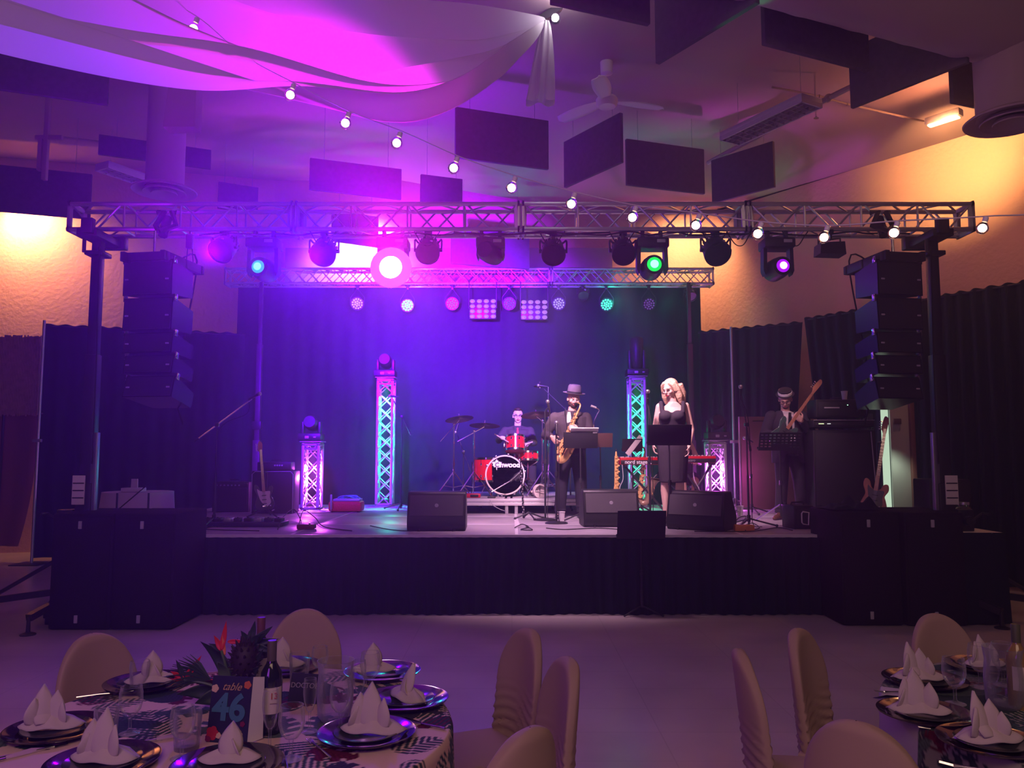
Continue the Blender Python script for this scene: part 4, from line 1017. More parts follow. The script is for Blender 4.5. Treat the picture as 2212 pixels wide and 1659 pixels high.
music_stand('black music stand standing on the floor in front of the stage', fs, 103*fs.y/F, 64*fs.y/F, zt_, a0=90, legr=.24)
Ym = 10.2
def ms_at(label, px, py_desk_bottom, py_top, w_px, Y, **k):
    b = SY_(px, Y); zb = P(px, py_desk_bottom, Y).z-SZ; h = (py_desk_bottom-py_top)*Y/F/.95
    return music_stand(label, b, w_px*Y/F, h, zb, **k)
ms_at('black music stand hiding the waist of the singer', 1446, 962, 918, 94, 9.3)
ms_at('music stand with punched holes in front of the bassist', 1685, 973, 935, 92, 10.05, holes=True, m2=M['chrome'], legr=.33, a0=30)
ms_at('black music stand with white sheets at the right hand of the saxophonist', 1254, 968, 934, 74, 10.35, paper=False)
o = ms_at('brown wooden music stand behind the saxophonist at the right', 1297, 966, 936, 52, 11.3, m=mat('brown_board', (.14, .07, .06), .6))
p = P(1262, 934, 10.33); o = MB().rbox((0, 0, 0), (.36, .012, .22), .002, RX(R(60))).build('sheet_music', M['paper']); tag(o, 'open white sheet music lying on the stand beside the saxophonist', 'sheet music'); o.location = p
ms = ms_at('tilted black stand with a white page above the keyboard', 1366, 975, 948, 44, 11.3)
p = P(1370, 962, 11.25); o = MB().rbox((0, 0, 0), (.07, .012, .33), .002, RY(R(38))).build('sheet_page', M['paper']); tag(o, 'white page on the tilted stand above the nord keyboard'.replace('nord ', ''), 'paper'); o.location = p
# gooseneck light / mic at the sax stand
g = thing('clip_lamp', 'gooseneck clip microphone on the music stand beside the saxophonist', 'microphone', P(1285, 932, 10.3))
MB().tube(spl([(0, 0, 0), (-.01, 0, .12), (.03, 0, .22), (.06, 0, .28), (.02, 0, .31)], 6), .006).build('gooseneck', M['chrome'], g)
MB().tube([(.02, 0, .31), (-.05, 0, .335)], [.014, .017], 12).build('microphone', mat('mic_grey', (.4, .38, .42), .4, .5), g)
MB().rbox((.0, 0, -.01), (.07, .04, .03), .01).build('clip', M['label'], g)

# ---- keyboards
redk = mat('red_keyboard', (.62, .015, .02), .3)
def keyboard(label, x0, x1, pyt, pyb, Y, txt, tsize, standm=None):
    a = P(x0, pyt, Y); b = P(x1, pyb, Y); wd = b.x-a.x; hh = a.z-b.z
    o = thing('keyboard', label, 'keyboard', ((a.x+b.x)/2, Y, b.z))
    MB().rbox((0, .15, hh/2), (wd, .30, hh), .008).build('case', redk, o)
    MB().rbox((0, -.004, hh*.36), (wd*.985, .012, hh*.55), .002).build('rear_panel', M['black'], o)
    mb = MB(); 
    nk = int(wd/.024)
    for i in range(nk): mb.box((-wd/2+.03+(wd-.06)*(i+.5)/nk, .24, hh+.004), ((wd-.06)/nk*.9, .12, .014))
    mb.build('keys', M['white'], o)
    mb = MB()
    for i in range(9): mb.cyl((-wd*.4+wd*.1*i, .08, hh), (-wd*.4+wd*.1*i, .08, hh+.015), .008, n=8)
    mb.build('control_knobs', M['steel'], o)
    if txt: text(txt, tsize, (-wd*.0-wd*.16, -.012, hh*.36), o, whm, off=.0012)
    return o
kb = keyboard('red stage keyboard with white lettering, left of the singer', 1340, 1452, 988, 1004, 11.2, 'nord stage 2', .075)
kb2 = keyboard('red keyboard right of the singer, seen from behind', 1471, 1547, 985, 1000, 11.0, '', .05)
text('electro', .05, (-.12, -.012, .035), kb2, mat('grey_print', (.4, .36, .42), .5))
def kstand(label, kbo, w_):
    o = thing('keyboard_stand', label, 'stand', (kbo.location.x, kbo.location.y+.15, SZ)); zt = kbo.location.z-SZ
    for sx in (-1, 1):
        MB().tube([(sx*w_*.32, -.15, zt-.015), (sx*w_*.32, .15, zt-.015)], .014).build('support_arm', M['steel'], o)
        MB().tube([(-sx*w_*.34, sx*.02, .02), (sx*w_*.32, sx*.02, zt-.02)], .016).build('cross_leg', M['steel'], o)
        MB().tube([(-sx*w_*.34, -.2, .02), (-sx*w_*.34, .2, .02)], .016).build('foot_bar', M['steel'], o)
kstand('folding X-shaped stand under the left red keyboard', kb, .9)
kstand('folding X-shaped stand under the right red keyboard', kb2, .7)
for k, (xx, lab) in enumerate(((1344, 'pale cable hanging from the left keyboard to the stage'), (1497, 'pale cable hanging from the right keyboard to the stage'), (1488, 'dark cable hanging under the right keyboard'))):
    a = P(xx, 1004, 11.15); o = MB().tube(spl([a, a+Vector((.01, 0, -.2)), a+Vector((-.04+.12*(k > 0), 0, -.35)), Vector((a.x+.15*(k > 0), a.y, SZ+.01))], 6), .006).build('hanging_cable', M['label'] if k < 2 else M['rubber'])
    tag(o, lab, 'cable')

# ---- amplifiers
def amp(label, px, Y, w_, h, d=.32, zb=SZ, name='guitar_amplifier', grille=True, rz=0, feet=True, piping=False, knobs=False):
    o = thing(name, label, 'amplifier', (P(px, 1000, Y).x, Y, zb), rz)
    MB().rbox((0, d/2, h/2), (w_, d, h), .015).build('cabinet', M['black'], o)
    top = .09 if knobs else .03
    MB().rbox((0, -.004, (h-top)/2+.01), (w_-.05, .012, h-top-.03), .004).build('grille_cloth', M['grille'], o)
    if piping:
        mb = MB().tube([(-w_/2+.01, -.008, .0), (-w_/2+.01, -.008, h-.05), (-w_/2+.05, -.008, h-.01), (w_/2-.05, -.008, h-.01), (w_/2-.01, -.008, h-.05), (w_/2-.01, -.008, 0)], .006, 6)
        mb.build('piping', M['label'], o)
    if knobs:
        MB().rbox((0, -.004, h-.05), (w_-.04, .012, .06), .004).build('control_panel', M['steel'], o)
        for i in range(7): MB().cyl((-w_*.36+i*w_*.1, -.012, h-.05), (-w_*.36+i*w_*.1, -.028, h-.05), .011, n=10).build('knob', M['label'], o)
    MB().tube([(-.08, d/2, h), (-.07, d/2, h+.03), (.07, d/2, h+.03), (.08, d/2, h)], .008, 6).build('handle', M['rubber'], o)
    return o
amp('large guitar amplifier cabinet with pale piping behind the standing electric guitar', 590, 11.6, .62, .62, piping=True)
amp('small guitar amplifier at the dark left end of the stage', 500, 11.9, .55, .45, knobs=True)
a2 = amp('amplifier head on top of the piped guitar cabinet', 592, 11.65, .5, .13, .22, SZ+.62+.0, knobs=False)
for k in range(4): MB().cyl((.02+.035*k, -.012, .08), (.02+.035*k, -.03, .08), .012, n=10).build('knob', M['label'], a2)
BYA = 10.3
bc = amp('tall black bass speaker cabinet behind the right covered speakers', 1826, BYA, .82, 1.18, .42, name='bass_cabinet')
MB().tube([(.40, -.02, .02), (.34, -.02, 1.16)], .007, 6).build('trim_strip', M['label'], bc)
rk = amp('rack unit with two lit windows on top of the bass cabinet', 1826, BYA-.02, .80, .10, .40, SZ+1.21, name='rack_unit')
MB().rbox((-.30, -.014, .05), (.07, .006, .012), .002).build('lit_display', emis('lcd', (.8, .9, .5), 1.2), rk)
MB().rbox((-.2, -.014, .05), (.045, .006, .01), .002).build('lit_display', emis('lcd', (.9, .9, .9), 1.0), rk)
MB().box((0, -.012, .098), (.8, .01, .005)).build('edge_strip', M['label'], rk)
bh = amp('bass amplifier head on the rack, drinking cup on top', 1822, BYA, .66, .24, .34, SZ+1.34, name='bass_amplifier')
MB().rbox((-.13, -.014, .13), (.20, .006, .018), .002).build('name_strip', M['label'], bh)
MB().rbox((.03, -.014, .17), (.13, .006, .05), .002).build('meter_window', M['steel'], bh)
for k in range(5): MB().cyl((.2+.03*(k % 3), -.012, .09+.06*(k//3)), (.2+.03*(k % 3), -.028, .09+.06*(k//3)), .01, n=10).build('knob', M['steel'], bh)
MB().ball((.075, -.02, .165), .005, 8, 6).build('power_light', emis('green_led', (.3, 1, .5), 8), bh)
c = S(1731, 1143); o = amp('small amplifier combo with a pale rounded badge beside the bassist', 1733, c.y, .25, .27, .3, name='combo_amplifier', rz=R(8))
MB().tube([(-.02, -.014, .06), (.045, -.014, .05), (.055, -.014, .19), (-.02, -.014, .20), (-.035, -.014, .18), (-.035, -.014, .08)], .009, 4, closed=True).build('badge', M['white'], o)
o = thing('side_bass_amplifier', 'dark upright amplifier in shadow right of the doorway', 'amplifier', (5.25, 9.5, 0))
MB().rbox((0, .2, .7), (.5, .4, 1.4), .02).build('cabinet', M['black'], o); MB().rbox((0, -.005, .7), (.46, .012, 1.3), .01).build('grille_cloth', M['grille'], o)

# ---- guitars
def guitar(label, body_m, guard_m, neck_m, scale=1.0, L=.98, name='electric_guitar', bass=False):
    """stands along +Z: body bottom at the origin, front towards -Y"""
    o = thing(name, label, 'guitar')
    pts = spl([(0, 0, 0), (.11, 0, .01), (.158, 0, .09), (.135, 0, .19), (.115, 0, .25), (.15, 0, .33), (.135, 0, .405), (.085, 0, .40), (.05, 0, .335), (0, 0, .32), (-.05, 0, .345), (-.085, 0, .43), (-.14, 0, .45), (-.155, 0, .37), (-.118, 0, .26), (-.14, 0, .18), (-.16, 0, .09), (-.11, 0, .01), (0, 0, 0)], 5)[:-1]
    b = MB().prism([(p.x, p.z) for p in pts], .042).build('body', body_m, o); md = b.modifiers.new('b', 'BEVEL'); md.width = .01; md.segments = 3; md.limit_method = 'ANGLE'
    g = spl([(.03, 0, .05), (.10, 0, .12), (.09, 0, .22), (.10, 0, .31), (.05, 0, .32), (-.05, 0, .33), (-.10, 0, .37), (-.085, 0, .26), (-.05, 0, .15), (.03, 0, .05)], 4)[:-1]
    gp = MB().prism([(p.x, p.z) for p in g], .003, loc=(0, -.023, 0)).build('pickguard', guard_m, o)
    for z in (.11, .18, .25): MB().rbox((0, -.028, z), (.07, .008, .014), .003).build('pickup', M['black'] if guard_m is not M['black'] else M['white'], o)
    MB().rbox((0, -.026, .065), (.07, .01, .03), .003).build('bridge', M['chrome'], o)
    ntop = L
    MB().add([Vector(v) for v in ((-.025, -.03, .31), (.025, -.03, .31), (.018, -.03, ntop), (-.018, -.03, ntop), (-.023, -.008, .31), (.023, -.008, .31), (.016, -.010, ntop), (-.016, -.010, ntop))], [(0,1,2,3),(4,7,6,5),(0,4,5,1),(1,5,6,2),(2,6,7,3),(3,7,4,0)]).build('neck', neck_m, o)
    hl = .19 if not bass else .21
    hp = spl([(-.021, 0, ntop), (-.03, 0, ntop+.03), (-.045, 0, ntop+.06), (-.03, 0, ntop+hl), (.0, 0, ntop+hl+.015), (.03, 0, ntop+hl-.03), (.025, 0, ntop+.06), (.021, 0, ntop)], 4)
    h = MB().prism([(p.x, p.z) for p in hp], .014, loc=(0, -.015, 0)).build('headstock', neck_m, o)
    for k in range(4 if bass else 6):
        z = ntop+.05+.022*k*(1.5 if bass else 1); MB().cyl((-.03, -.015, z), (-.065, -.015, z), .005, n=6).ball((-.065, -.015, z), (.012, .006, .009), 8, 6).build('tuning_peg', M['chrome'], h)
    mb = MB()
    for k in range(4 if bass else 6):
        x = (-.018+.0072*k) if not bass else (-.016+.0105*k); mb.cyl((x, -.034, .065), (x*.8, -.034, ntop+.06), .0009, n=4)
    mb.build('strings', M['chrome'], o)
    mb = MB()
    for k in range(15): z = ntop-(ntop-.31)*(1-.943**(k+1))*1.25; mb.box((0, -.0315, z), (.046, .002, .002))
    mb.build('frets', M['chrome'], o)
    for k in range(2): MB().cyl((.07+.02*k, -.024, .10-.03*k), (.07+.02*k, -.038, .10-.03*k), .011, n=10).build('control_knob', M['white'], o)
    return o
maple = mat('maple_neck', (.58, .26, .14), .4); rose = mat('orange_wood', (.60, .22, .11), .35, var=.2, vscale=12)
def gstand(label, loc, rz=0, h=.62):
    o = thing('guitar_stand', label, 'stand', loc, rz)
    MB().tube([(0, .10, .06), (0, .14, h-.08), (0, .11, h), (0, .02, h)], .011).build('upright', M['steel'], o)
    for a in (-35, 215, 90): MB().tube([(0, .10, .12), (.25*math.cos(R(a)), .1+.25*math.sin(R(a)), .012)], .011).build('leg', M['steel'], o)
    MB().tube([(-.12, .10, .10), (0, .10, .12), (.12, .10, .10), (.12, -.02, .09)], .009).tube([(-.12, .10, .10), (-.12, -.02, .09)], .009).build('cradle', M['steel'], o)
    return o
gs = gstand('black stand holding the electric guitar at the left', SY_(571, 10.9))
g1 = guitar('dark electric guitar with white pickguard standing left of the pink tower', mat('sunburst_dark', (.03, .015, .03), .2), mat('pearl_guard', (.72, .60, .62), .4), maple)
g1.location = SY_(572, 10.88)+Vector((.02, 0, .10)); g1.rotation_euler = (R(-6), R(-5), R(22)); g1.scale = (.84, .84, .80)
# tan bass guitar standing right
gs2 = gstand('tall black stand with a curved neck holding the orange bass guitar', (P(1915, 1050, 8.9).x, 8.95, SZ), h=1.0)
g2 = guitar('orange bass guitar standing in front of the lit doorway', rose, mat('grey_guard', (.10, .10, .10), .4), rose, bass=True, L=1.08, name='bass_guitar')
g2.location = P(1884, 1110, 8.8); g2.rotation_euler = (R(-6), R(10), R(-25)); g2.scale = (.86, .86, .84)

# ---- red case with things on it, left
o = thing('red_amplifier', 'red textured amplifier case lying on the stage left of the turquoise tower', 'case', SY_(746, 11.85))
MB().rbox((0, .15, .085), (.49, .3, .15), .03).build('case', mat('red_leatherette', (.72, .03, .05), .45, bump=.6, bscale=50), o)
for x in (-.2, .2): MB().cyl((x, .05, 0), (x, .05, .02), .02).build('foot', M['rubber'], o)
o2 = MB().rbox((0, 0, 0), (.40, .24, .035), .008).build('silver_laptop', mat('silver_case', (.45, .42, .5), .4, .3)); tag(o2, 'flat grey box lying on top of the red case', 'box'); o2.location = o.location+Vector((.02, .14, .178))
pts = [Vector((.13*math.cos(a*.9)*(1-.3*math.sin(a*.4)), .06*math.sin(a), .02+.02*math.sin(a*1.7))) for a in [k*.5 for k in range(48)]]
o3 = MB().tube(spl(pts, 3), .006, 6).build('coiled_cable', mat('blue_cable', (.15, .45, .6), .4)); tag(o3, 'tangled pale blue cable on top of the red case', 'cable'); o3.location = o2.location+Vector((.02, 0, .025))
o = MB().rbox((0, 0, .16), (.03, .03, .22), .01).tube(spl([(0, 0, .05), (-.03, 0, .01), (-.25, -.1, .01)], 5), .006).build('tuner_pedal', M['label']); tag(o, 'slim upright grey device at the left of the red case', 'device'); o.location = SY_(717, 11.75)
# ---- pedalboards and cables on the front left
pb = thing('pedalboard', 'long dark pedalboard with effects pedals at the front left of the stage', 'pedalboard', S(520, 1138))
MB().rbox((0, .12, .03), (1.0, .30, .05), .01).build('board', M['steel'], pb)
for k in range(8): 
    MB().rbox((-.43+.122*k, .12, .075), (.09, .14, .045), .008).cyl((-.43+.122*k, .08, .09), (-.43+.122*k, .08, .11), .01).build('effects_pedal', [M['steel'], M['black'], M['alu_dull']][k % 3], pb)
p2 = thing('pedal', 'separate effects pedal with a looping cable near the pedalboard', 'pedal', S(662, 1143))
MB().rbox((0, 0, .03), (.20, .13, .055), .01).build('housing', mat('dark_red', (.2, .03, .03), .4), p2); MB().cyl((.04, -.02, .055), (.04, -.02, .075), .012).build('foot_switch', M['chrome'], p2)
def cable(label, pts, r=.006, m=None):
    o = MB().tube(spl(pts, 7), r, 6).build('cable', m or M['rubber']); tag(o, label, 'cable'); return o
u = Vector((0, 0, .012))
cable('black cable looping over the pedal at the front left', [S(600, 1146)+u, S(612, 1132)+Vector((0, 0, .09)), S(634, 1120)+Vector((0, 0, .12)), S(650, 1130)+Vector((0, 0, .03)), S(645, 1142)+u, S(655, 1125)+Vector((0, 0, .13)), S(680, 1128)+Vector((0, 0, .06)), S(700, 1140)+u, S(760, 1149)+u])
cable('thin black cable lying left of the alone wedge monitor'.replace('alone ', 'left '), [S(800, 1138)+u, S(840, 1146)+u, S(880, 1149)+u, S(905, 1143)+u])
cable('black cable on the stage left of the pedalboard', [S(448, 1120)+u, S(470, 1134)+u, S(440, 1144)+u, S(480, 1147)+u, S(560, 1149)+u])
cable('tangled black cables around the orange power strip', [S(1580, 1142)+u, S(1595, 1130)+Vector((0, 0, .06)), S(1612, 1124)+Vector((0, 0, .05)), S(1600, 1138)+u, S(1625, 1132)+u, S(1640, 1143)+u, S(1610, 1148)+u])
cable('thin cable running across the deck below the saxophonist', [S(1180, 1143)+u, S(1220, 1146)+u, S(1290, 1143)+u, S(1340, 1146)+u])
cable('pale cable hanging from the riser beside the left monitor', [P(1058, 1080, 11.5), P(1066, 1092, 11.45), P(1085, 1102, 11.4), S(1100, 1107)+u], .005, M['label'])
cable('cable along the deck in front of the bassist', [S(1500, 1150)+u, S(1620, 1150)+u, S(1680, 1142)+u, S(1712, 1148)+u])
cable('small heap of cable near the clarinet stand'.replace('clarinet', 'flute'), [S(1112, 1142)+u, S(1128, 1138)+Vector((0, 0, .03)), S(1142, 1141)+u, S(1125, 1146)+u, S(1150, 1147)+u, S(1136, 1139)+u])
o = MB().rbox((0, 0, .035), (.22, .10, .07), .012).rbox((.04, -.05, .045), (.06, .012, .02), .004).build('power_strip', mat('orange_box', (.75, .28, .05), .45)); tag(o, 'orange power box at the foot of the right microphone stand', 'power box'); o.location = S(1607, 1147)
# tape marks on the deck
tape = mat('white_tape', (.72, .66, .70), .6)
o = MB().box((0, .0, 0), (.055, 1.25, .003)).build('tape_strip', tape); tag(o, 'white tape strip running away from the stage edge below the riser', 'tape'); a = S(1122, 1147); b = S(1111, 1111); o.location = (a+b)/2+Vector((0, 0, .004)); o.rotation_euler = (0, 0, math.atan2(b.y-a.y, b.x-a.x)-PI/2)
# ---- cups
cupm = mat('translucent_cup', (.82, .78, .82), .35, spec=.4)
def cup(label, loc, s=1.0):
    o = thing('plastic_cup', label, 'cup', loc)
    MB().lathe([(.028*s, 0), (.04*s, .11*s), (.043*s, .112*s), (.043*s, .116*s), (.037*s, .114*s), (.027*s, .008*s), (.0001, .008*s)], 20).build('cup_wall', cupm, o)
cup('white plastic cup at the feet of the saxophonist', S(1213, 1128), 1.15)
cup('white plastic cup on the deck beside the clear jug', SY_(1596, 11.2), 1.2)
cup('plastic cup on top of the bass amplifier head', (P(1824, 850, 10.45).x, 10.45, SZ+1.34+.24), 1.05)
jug = thing('water_jug', 'clear plastic water jug behind the right wedge monitor', 'jug', SY_(1573, 11.1))
glassm = mat('clear_glass', (.95, .95, .97), .04, trans=1, ior=1.25)
MB().open_lathe([(.0001, .004), (.075, .004), (.085, .02), (.095, .20), (.09, .25), (.094, .25), (.099, .20), (.089, .0)], 24).build('jug_body', glassm, jug)
MB().tube(spl([(.09, 0, .22), (.15, 0, .2), (.15, 0, .09), (.09, 0, .06)], 6), .01).build('handle', glassm, jug)
# ---- brown boards behind the bassist
brd = mat('brown_board_panel', (.16, .085, .06), .6, var=.1, vscale=4)
for k, (xa, xb, yt, Y, lab) in enumerate(((1594, 1672, 900, 12.5, 'large brown board leaning behind the bassist'), (1685, 1748, 905, 12.6, 'second brown board standing right of the bassist'))):
    a = P(xa, yt, Y); b = P(xb, yt, Y); o = thing('wooden_board', lab, 'board', (a.x, Y, 0 if k else 0))
    o.location.z = SZ
    MB().rbox(((b.x-a.x)/2, 0, (a.z-SZ)/2), (b.x-a.x, .04, a.z-SZ), .006).build('panel', brd, o)
    MB().tube([(0.01, -.022, .0), (.01, -.022, a.z-SZ)], .008, 4).build('edge_strip', M['alu_dull'], o)
    MB().rbox(((b.x-a.x)*.6, -.025, a.z-SZ-.07), (.24, .01, .012), .002).build('groove', M['black'], o)
# gap between the amp and the bassist: lit bits
o = thing('stacked_items', 'pale green lit panel seen between the bassist and the bass cabinet', 'panel', (P(1741, 1000, 11.6).x, 11.6, SZ))
MB().rbox((0, 0, .34), (.09, .03, .68), .005).build('panel', mat('pale_green', (.55, .62, .42), .6), o)
MB().rbox((-.01, -.02, .58), (.05, .01, .08), .004).build('orange_tag', mat('orange_tag', (.8, .2, .05), .5), o)
MB().prism([(-.045, 0), (.02, 0), (-.01, .35), (-.03, .35)], .01, loc=(0, -.02, 0)).build('yellow_strip', mat('yellow', (.8, .7, .1), .5), o)
lamp('POINT', 'panel_lamp', (o.location.x+.02, 11.25, SZ+.5), (.8, 1, .7), 1.6, None, .05, vol=0)

# ---- flute and saxophones on stands
silver = mat('silver_keys', (.85, .82, .85), .2, 1)
fl_ = thing('clarinet', 'silver flute-like woodwind standing on a small tripod before the drums', 'clarinet', S(1143, 1122))
a = P(1124, 990, fl_.location.y)-fl_.location; b = P(1131, 1112, fl_.location.y)-fl_.location
MB().tube([b, a], [.013, .010], 12).build('body', M['black'], fl_)
mb = MB(); 
for k in range(22):
    p = b.lerp(a, k/22); mb.ball(p+Vector((.008*(-1)**k, -.012, 0)), (.009, .006, .011), 8, 6); 
mb.tube([b+Vector((.012, -.012, 0)), a.lerp(b, .2)+Vector((.012, -.012, 0))], .003, 5); mb.build('keywork', silver, fl_)
MB().tube([b+Vector((0, 0, -.03)), (-.01, 0, .10), (0, 0, .09)], .011).build('peg', M['steel'], fl_); tripod_legs(fl_, 4, .2, .09, a0=20)
def sax(label, m, key_m, name='saxophone', s=1.0, straight=False):
    """bell-up alto: origin at the bottom of the bow"""
    o = thing(name, label, 'saxophone')
    if straight:
        MB().tube([(0, 0, .0), (0, 0, .12), (0, 0, .5), (.0, 0, .56)], [.052, .030, .016, .010], 16).build('body', m, o)
        axis = [Vector((0, 0, .03)), Vector((0, 0, .5))]
        MB().tube([(0, 0, .56), (.0, 0, .60)], [.009, .007], 8).build('mouthpiece', M['black'], o)
    else:
        path = spl([(-.02, 0, .60), (-.01, 0, .4), (0, 0, .18), (.005, 0, .05), (.045, 0, .0), (.095, 0, .03), (.115, 0, .12), (.125, -.01, .24), (.135, -.02, .33)], 6)
        n_ = len(path)-1; rr = [.014+.040*(i/n_)**1.0+(.045*max(0, (i/n_-.84)/.16)**2) for i in range(n_+1)]
        MB().tube(path, rr, 18).build('body', m, o)
        MB().tube(spl([(-.02, 0, .60), (-.02, 0, .655), (-.035, 0, .69), (-.065, 0, .70), (-.095, 0, .685)], 6), [.012-.0002*i for i in range(25)], 10).build('neck', m, o)
        MB().tube([(-.075, 0, .694), (-.13, 0, .66)], [.013, .009], 10).build('mouthpiece', M['black'], o)
        axis = [Vector((0, 0, .06)), Vector((-.02, 0, .58))]
        MB().open_lathe([(.06, 0), (.092, .012), (.102, .014), (.097, .017)], 24, None, (.136, -.02, .32)).build('bell_rim', m, o)
    mb = MB()
    N = 12
    for k in range(N):
        p = axis[0].lerp(axis[1], (k+.5)/N); r_ = (.027-.0010*k)*(1 if not straight else .8)
        mb.lathe([(.0001, .008), (r_, .008), (r_*.9, 0)], 12, RX(R(90)), p+Vector((.006*(-1)**k, -.042+.0022*k, 0)))
    mb.tube([axis[0]+Vector((.025, -.025, 0)), axis[1]+Vector((.02, -.015, 0))], .003, 5)
    mb.tube([axis[0]+Vector((-.028, -.02, 0)), axis[1]+Vector((-.02, -.01, 0))], .003, 5)
    for k in range(6):
        p = axis[0].lerp(axis[1], (k+.4)/6); mb.rbox(p+Vector((.03, -.012, 0)), (.028, .012, .02), .004)
    if not straight:
        for z in (.13, .22): mb.lathe([(.0001, .006), (.028, .006), (.026, 0)], 14, RY(R(60)), (.155, -.02, z))
    mb.build('keywork', key_m, o)
    o.scale = (s, s, s)
    return o
brassd = mat('antique_brass', (.40, .27, .18), .35, .6)
sx1 = sax('dark antique saxophone on a stand left of the singer', brassd, M['gold'], s=1.12)
sx1.location = S(1384, 1112)+Vector((-.02, 0, .17)); sx1.location.z = P(1384, 1085, sx1.location.y).z; sx1.rotation_euler = (0, R(9), R(-12))
ss1 = thing('saxophone_stand', 'black tripod under the dark antique saxophone', 'stand', Vector((sx1.location.x+.04, sx1.location.y, SZ)))
MB().tube([(0, .04, .08), (0, .05, sx1.location.z-SZ+.2)], .012).build('post', M['steel'], ss1); tripod_legs(ss1, 3, .22, .12)
MB().tube([(-.06, -.04, sx1.location.z-SZ+.02), (0, .05, sx1.location.z-SZ+.04), (.10, -.04, sx1.location.z-SZ+.02)], .009).build('cradle', M['steel'], ss1)
sx2 = sax('small golden soprano saxophone behind the middle wedge monitor', M['gold'], M['gold'], name='soprano_saxophone', s=1.0, straight=True)
sx2.location = P(1332, 1068, 10.4); 
ss2 = thing('saxophone_stand', 'short black stand under the small soprano saxophone', 'stand', Vector((sx2.location.x, 10.4, SZ)))
MB().cyl((0, 0, .05), (0, 0, sx2.location.z-SZ+.06), .012).build('post', M['steel'], ss2); tripod_legs(ss2, 3, .16, .08)

# ---- cocktail table behind the left speakers
tbx = P(299, 1060, 11.9); ct = thing('cocktail_table', 'round high table with a white cloth behind the left covered speakers', 'table', (tbx.x, 11.9, 0))
tz = PZ(299, 1068, 1.12).z; Rt = 70*11.9/F
MB().lathe([(.0001, 1.105), (Rt-.01, 1.105), (Rt-.01, 1.135), (.0001, 1.135)], 36).build('tabletop', M['alu_dull'], ct)
MB().cyl((0, 0, .02), (0, 0, 1.1), .04).lathe([(.3, 0), (.28, .02), (.04, .03)], 24).build('pedestal', M['steel'], ct)
def clo(u, v):
    a = u*2*PI; r_ = Rt+.004+(.05*v)*(1+.5*math.sin(a*9))*1.0; 
    return Vector((r_*math.cos(a), r_*math.sin(a), 1.14-.75*v))
mb = MB(); mb.grid(clo, 120, 8); mb.lathe([(.0001, 1.141), (Rt+.005, 1.140)], 120); o = mb.build('tablecloth', mat('white_cloth', (.70, .62, .66), .85), None, ang=70); o.location = ct.location; tag(o, 'white cloth draped over the high round table at the left', 'tablecloth')
o = thing('tissue_box', 'white box with a raised card on the high round table', 'box', (tbx.x, 11.75, 1.145))
MB().rbox((0, 0, .03), (.30, .18, .06), .01).build('tray', M['paper'], o); MB().prism([(-.04, .06), (.06, .06), (.055, .19), (-.035, .19)], .02).build('card', M['paper'], o)
# black frame rail across the table
fr_ = thing('case_frame', 'black tube frame leaning in front of the high round table', 'frame', (P(252, 1100, 9.2).x, 9.2, SZ))
z0_ = P(252, 1100, 9.2).z-SZ
e1 = P(320, 1098, 9.2).x-P(252, 1098, 9.2).x; zt_ = P(252, 1065, 9.2).z-SZ
MB().tube([(0, 0, 0), (0, 0, zt_)], .012, 4).build('upright', M['steel'], fr_); MB().tube([(e1, 0, 0), (e1, 0, zt_)], .012, 4).build('upright', M['steel'], fr_)
MB().tube([(0, 0, z0_-.02), (e1*.9, 0, zt_+.08)], .009, 4).build('diagonal_brace', M['steel'], fr_)
# ---- right: water dispenser on a black-draped table, side gear
wt = thing('draped_table', 'small table under a black cloth beside the far right speaker', 'table', (P(2106, 1150, 8.15).x, 8.29, 0))
ztb = P(2100, 1150, 8.15).z
MB().rbox((0, 0, ztb-.02), (.40, .5, .03), .006).build('tabletop', M['alu_dull'], wt)
def tcl(u, v):
    q = [(-.22, -.27), (.22, -.27), (.22, .27), (-.22, .27), (-.22, -.27)]; k = min(3, int(u*4)); f = u*4-k
    x = q[k][0]*(1-f)+q[k+1][0]*f; y = q[k][1]*(1-f)+q[k+1][1]*f; s_ = 1+.05*v*(1+math.sin(u*60))
    return Vector((x*s_, y*s_, (ztb-.01)*(1-v)+.02))
mb = MB(); mb.grid(tcl, 120, 4); mb.build('black_skirt', M['velour'], wt, ang=70)
MB().rbox((0, 0, ztb+.003), (.43, .54, .012), .004).build('white_top', M['paper'], wt)
wd_ = thing('drink_dispenser', 'ribbed glass jar standing on the small draped table at the right', 'jar', (P(2096, 1150, 8.2).x, 8.3, ztb+.012))
MB().lathe([(.0001, .0), (.085, .0), (.09, .02), (.085, .09), (.092, .11), (.088, .2), (.06, .235), (.05, .24), (.05, .26), (.0001, .26)], 24).build('jar_body', mat('cloudy_glass', (.5, .45, .4), .15, trans=.8), wd_)
MB().lathe([(.0001, .26), (.055, .26), (.055, .285), (.0001, .285)], 20).build('lid', M['alu'], wd_)
# black cloth crumpled on the right speakers
def crum(u, v):
    x = (u-.5)*.52; y = (v-.5)*.5; e_ = min(u, 1-u, v, 1-v)*5; e_ = min(1, max(0, e_))
    return Vector((x, y, .012+e_*(.05+.035*math.sin(x*17+y*9)+.03*math.sin(y*23-x*11)+.018*math.sin(x*47))))
mb = MB(); mb.grid(crum, 40, 36); o = mb.build('crumpled_cloth', M['velour'], None, clean=False, ang=180); tag(o, 'crumpled black cloth heaped on the inner right covered speaker', 'cloth'); o.location = (pr.x+.02+.25, pr.y+.40, 1.122)
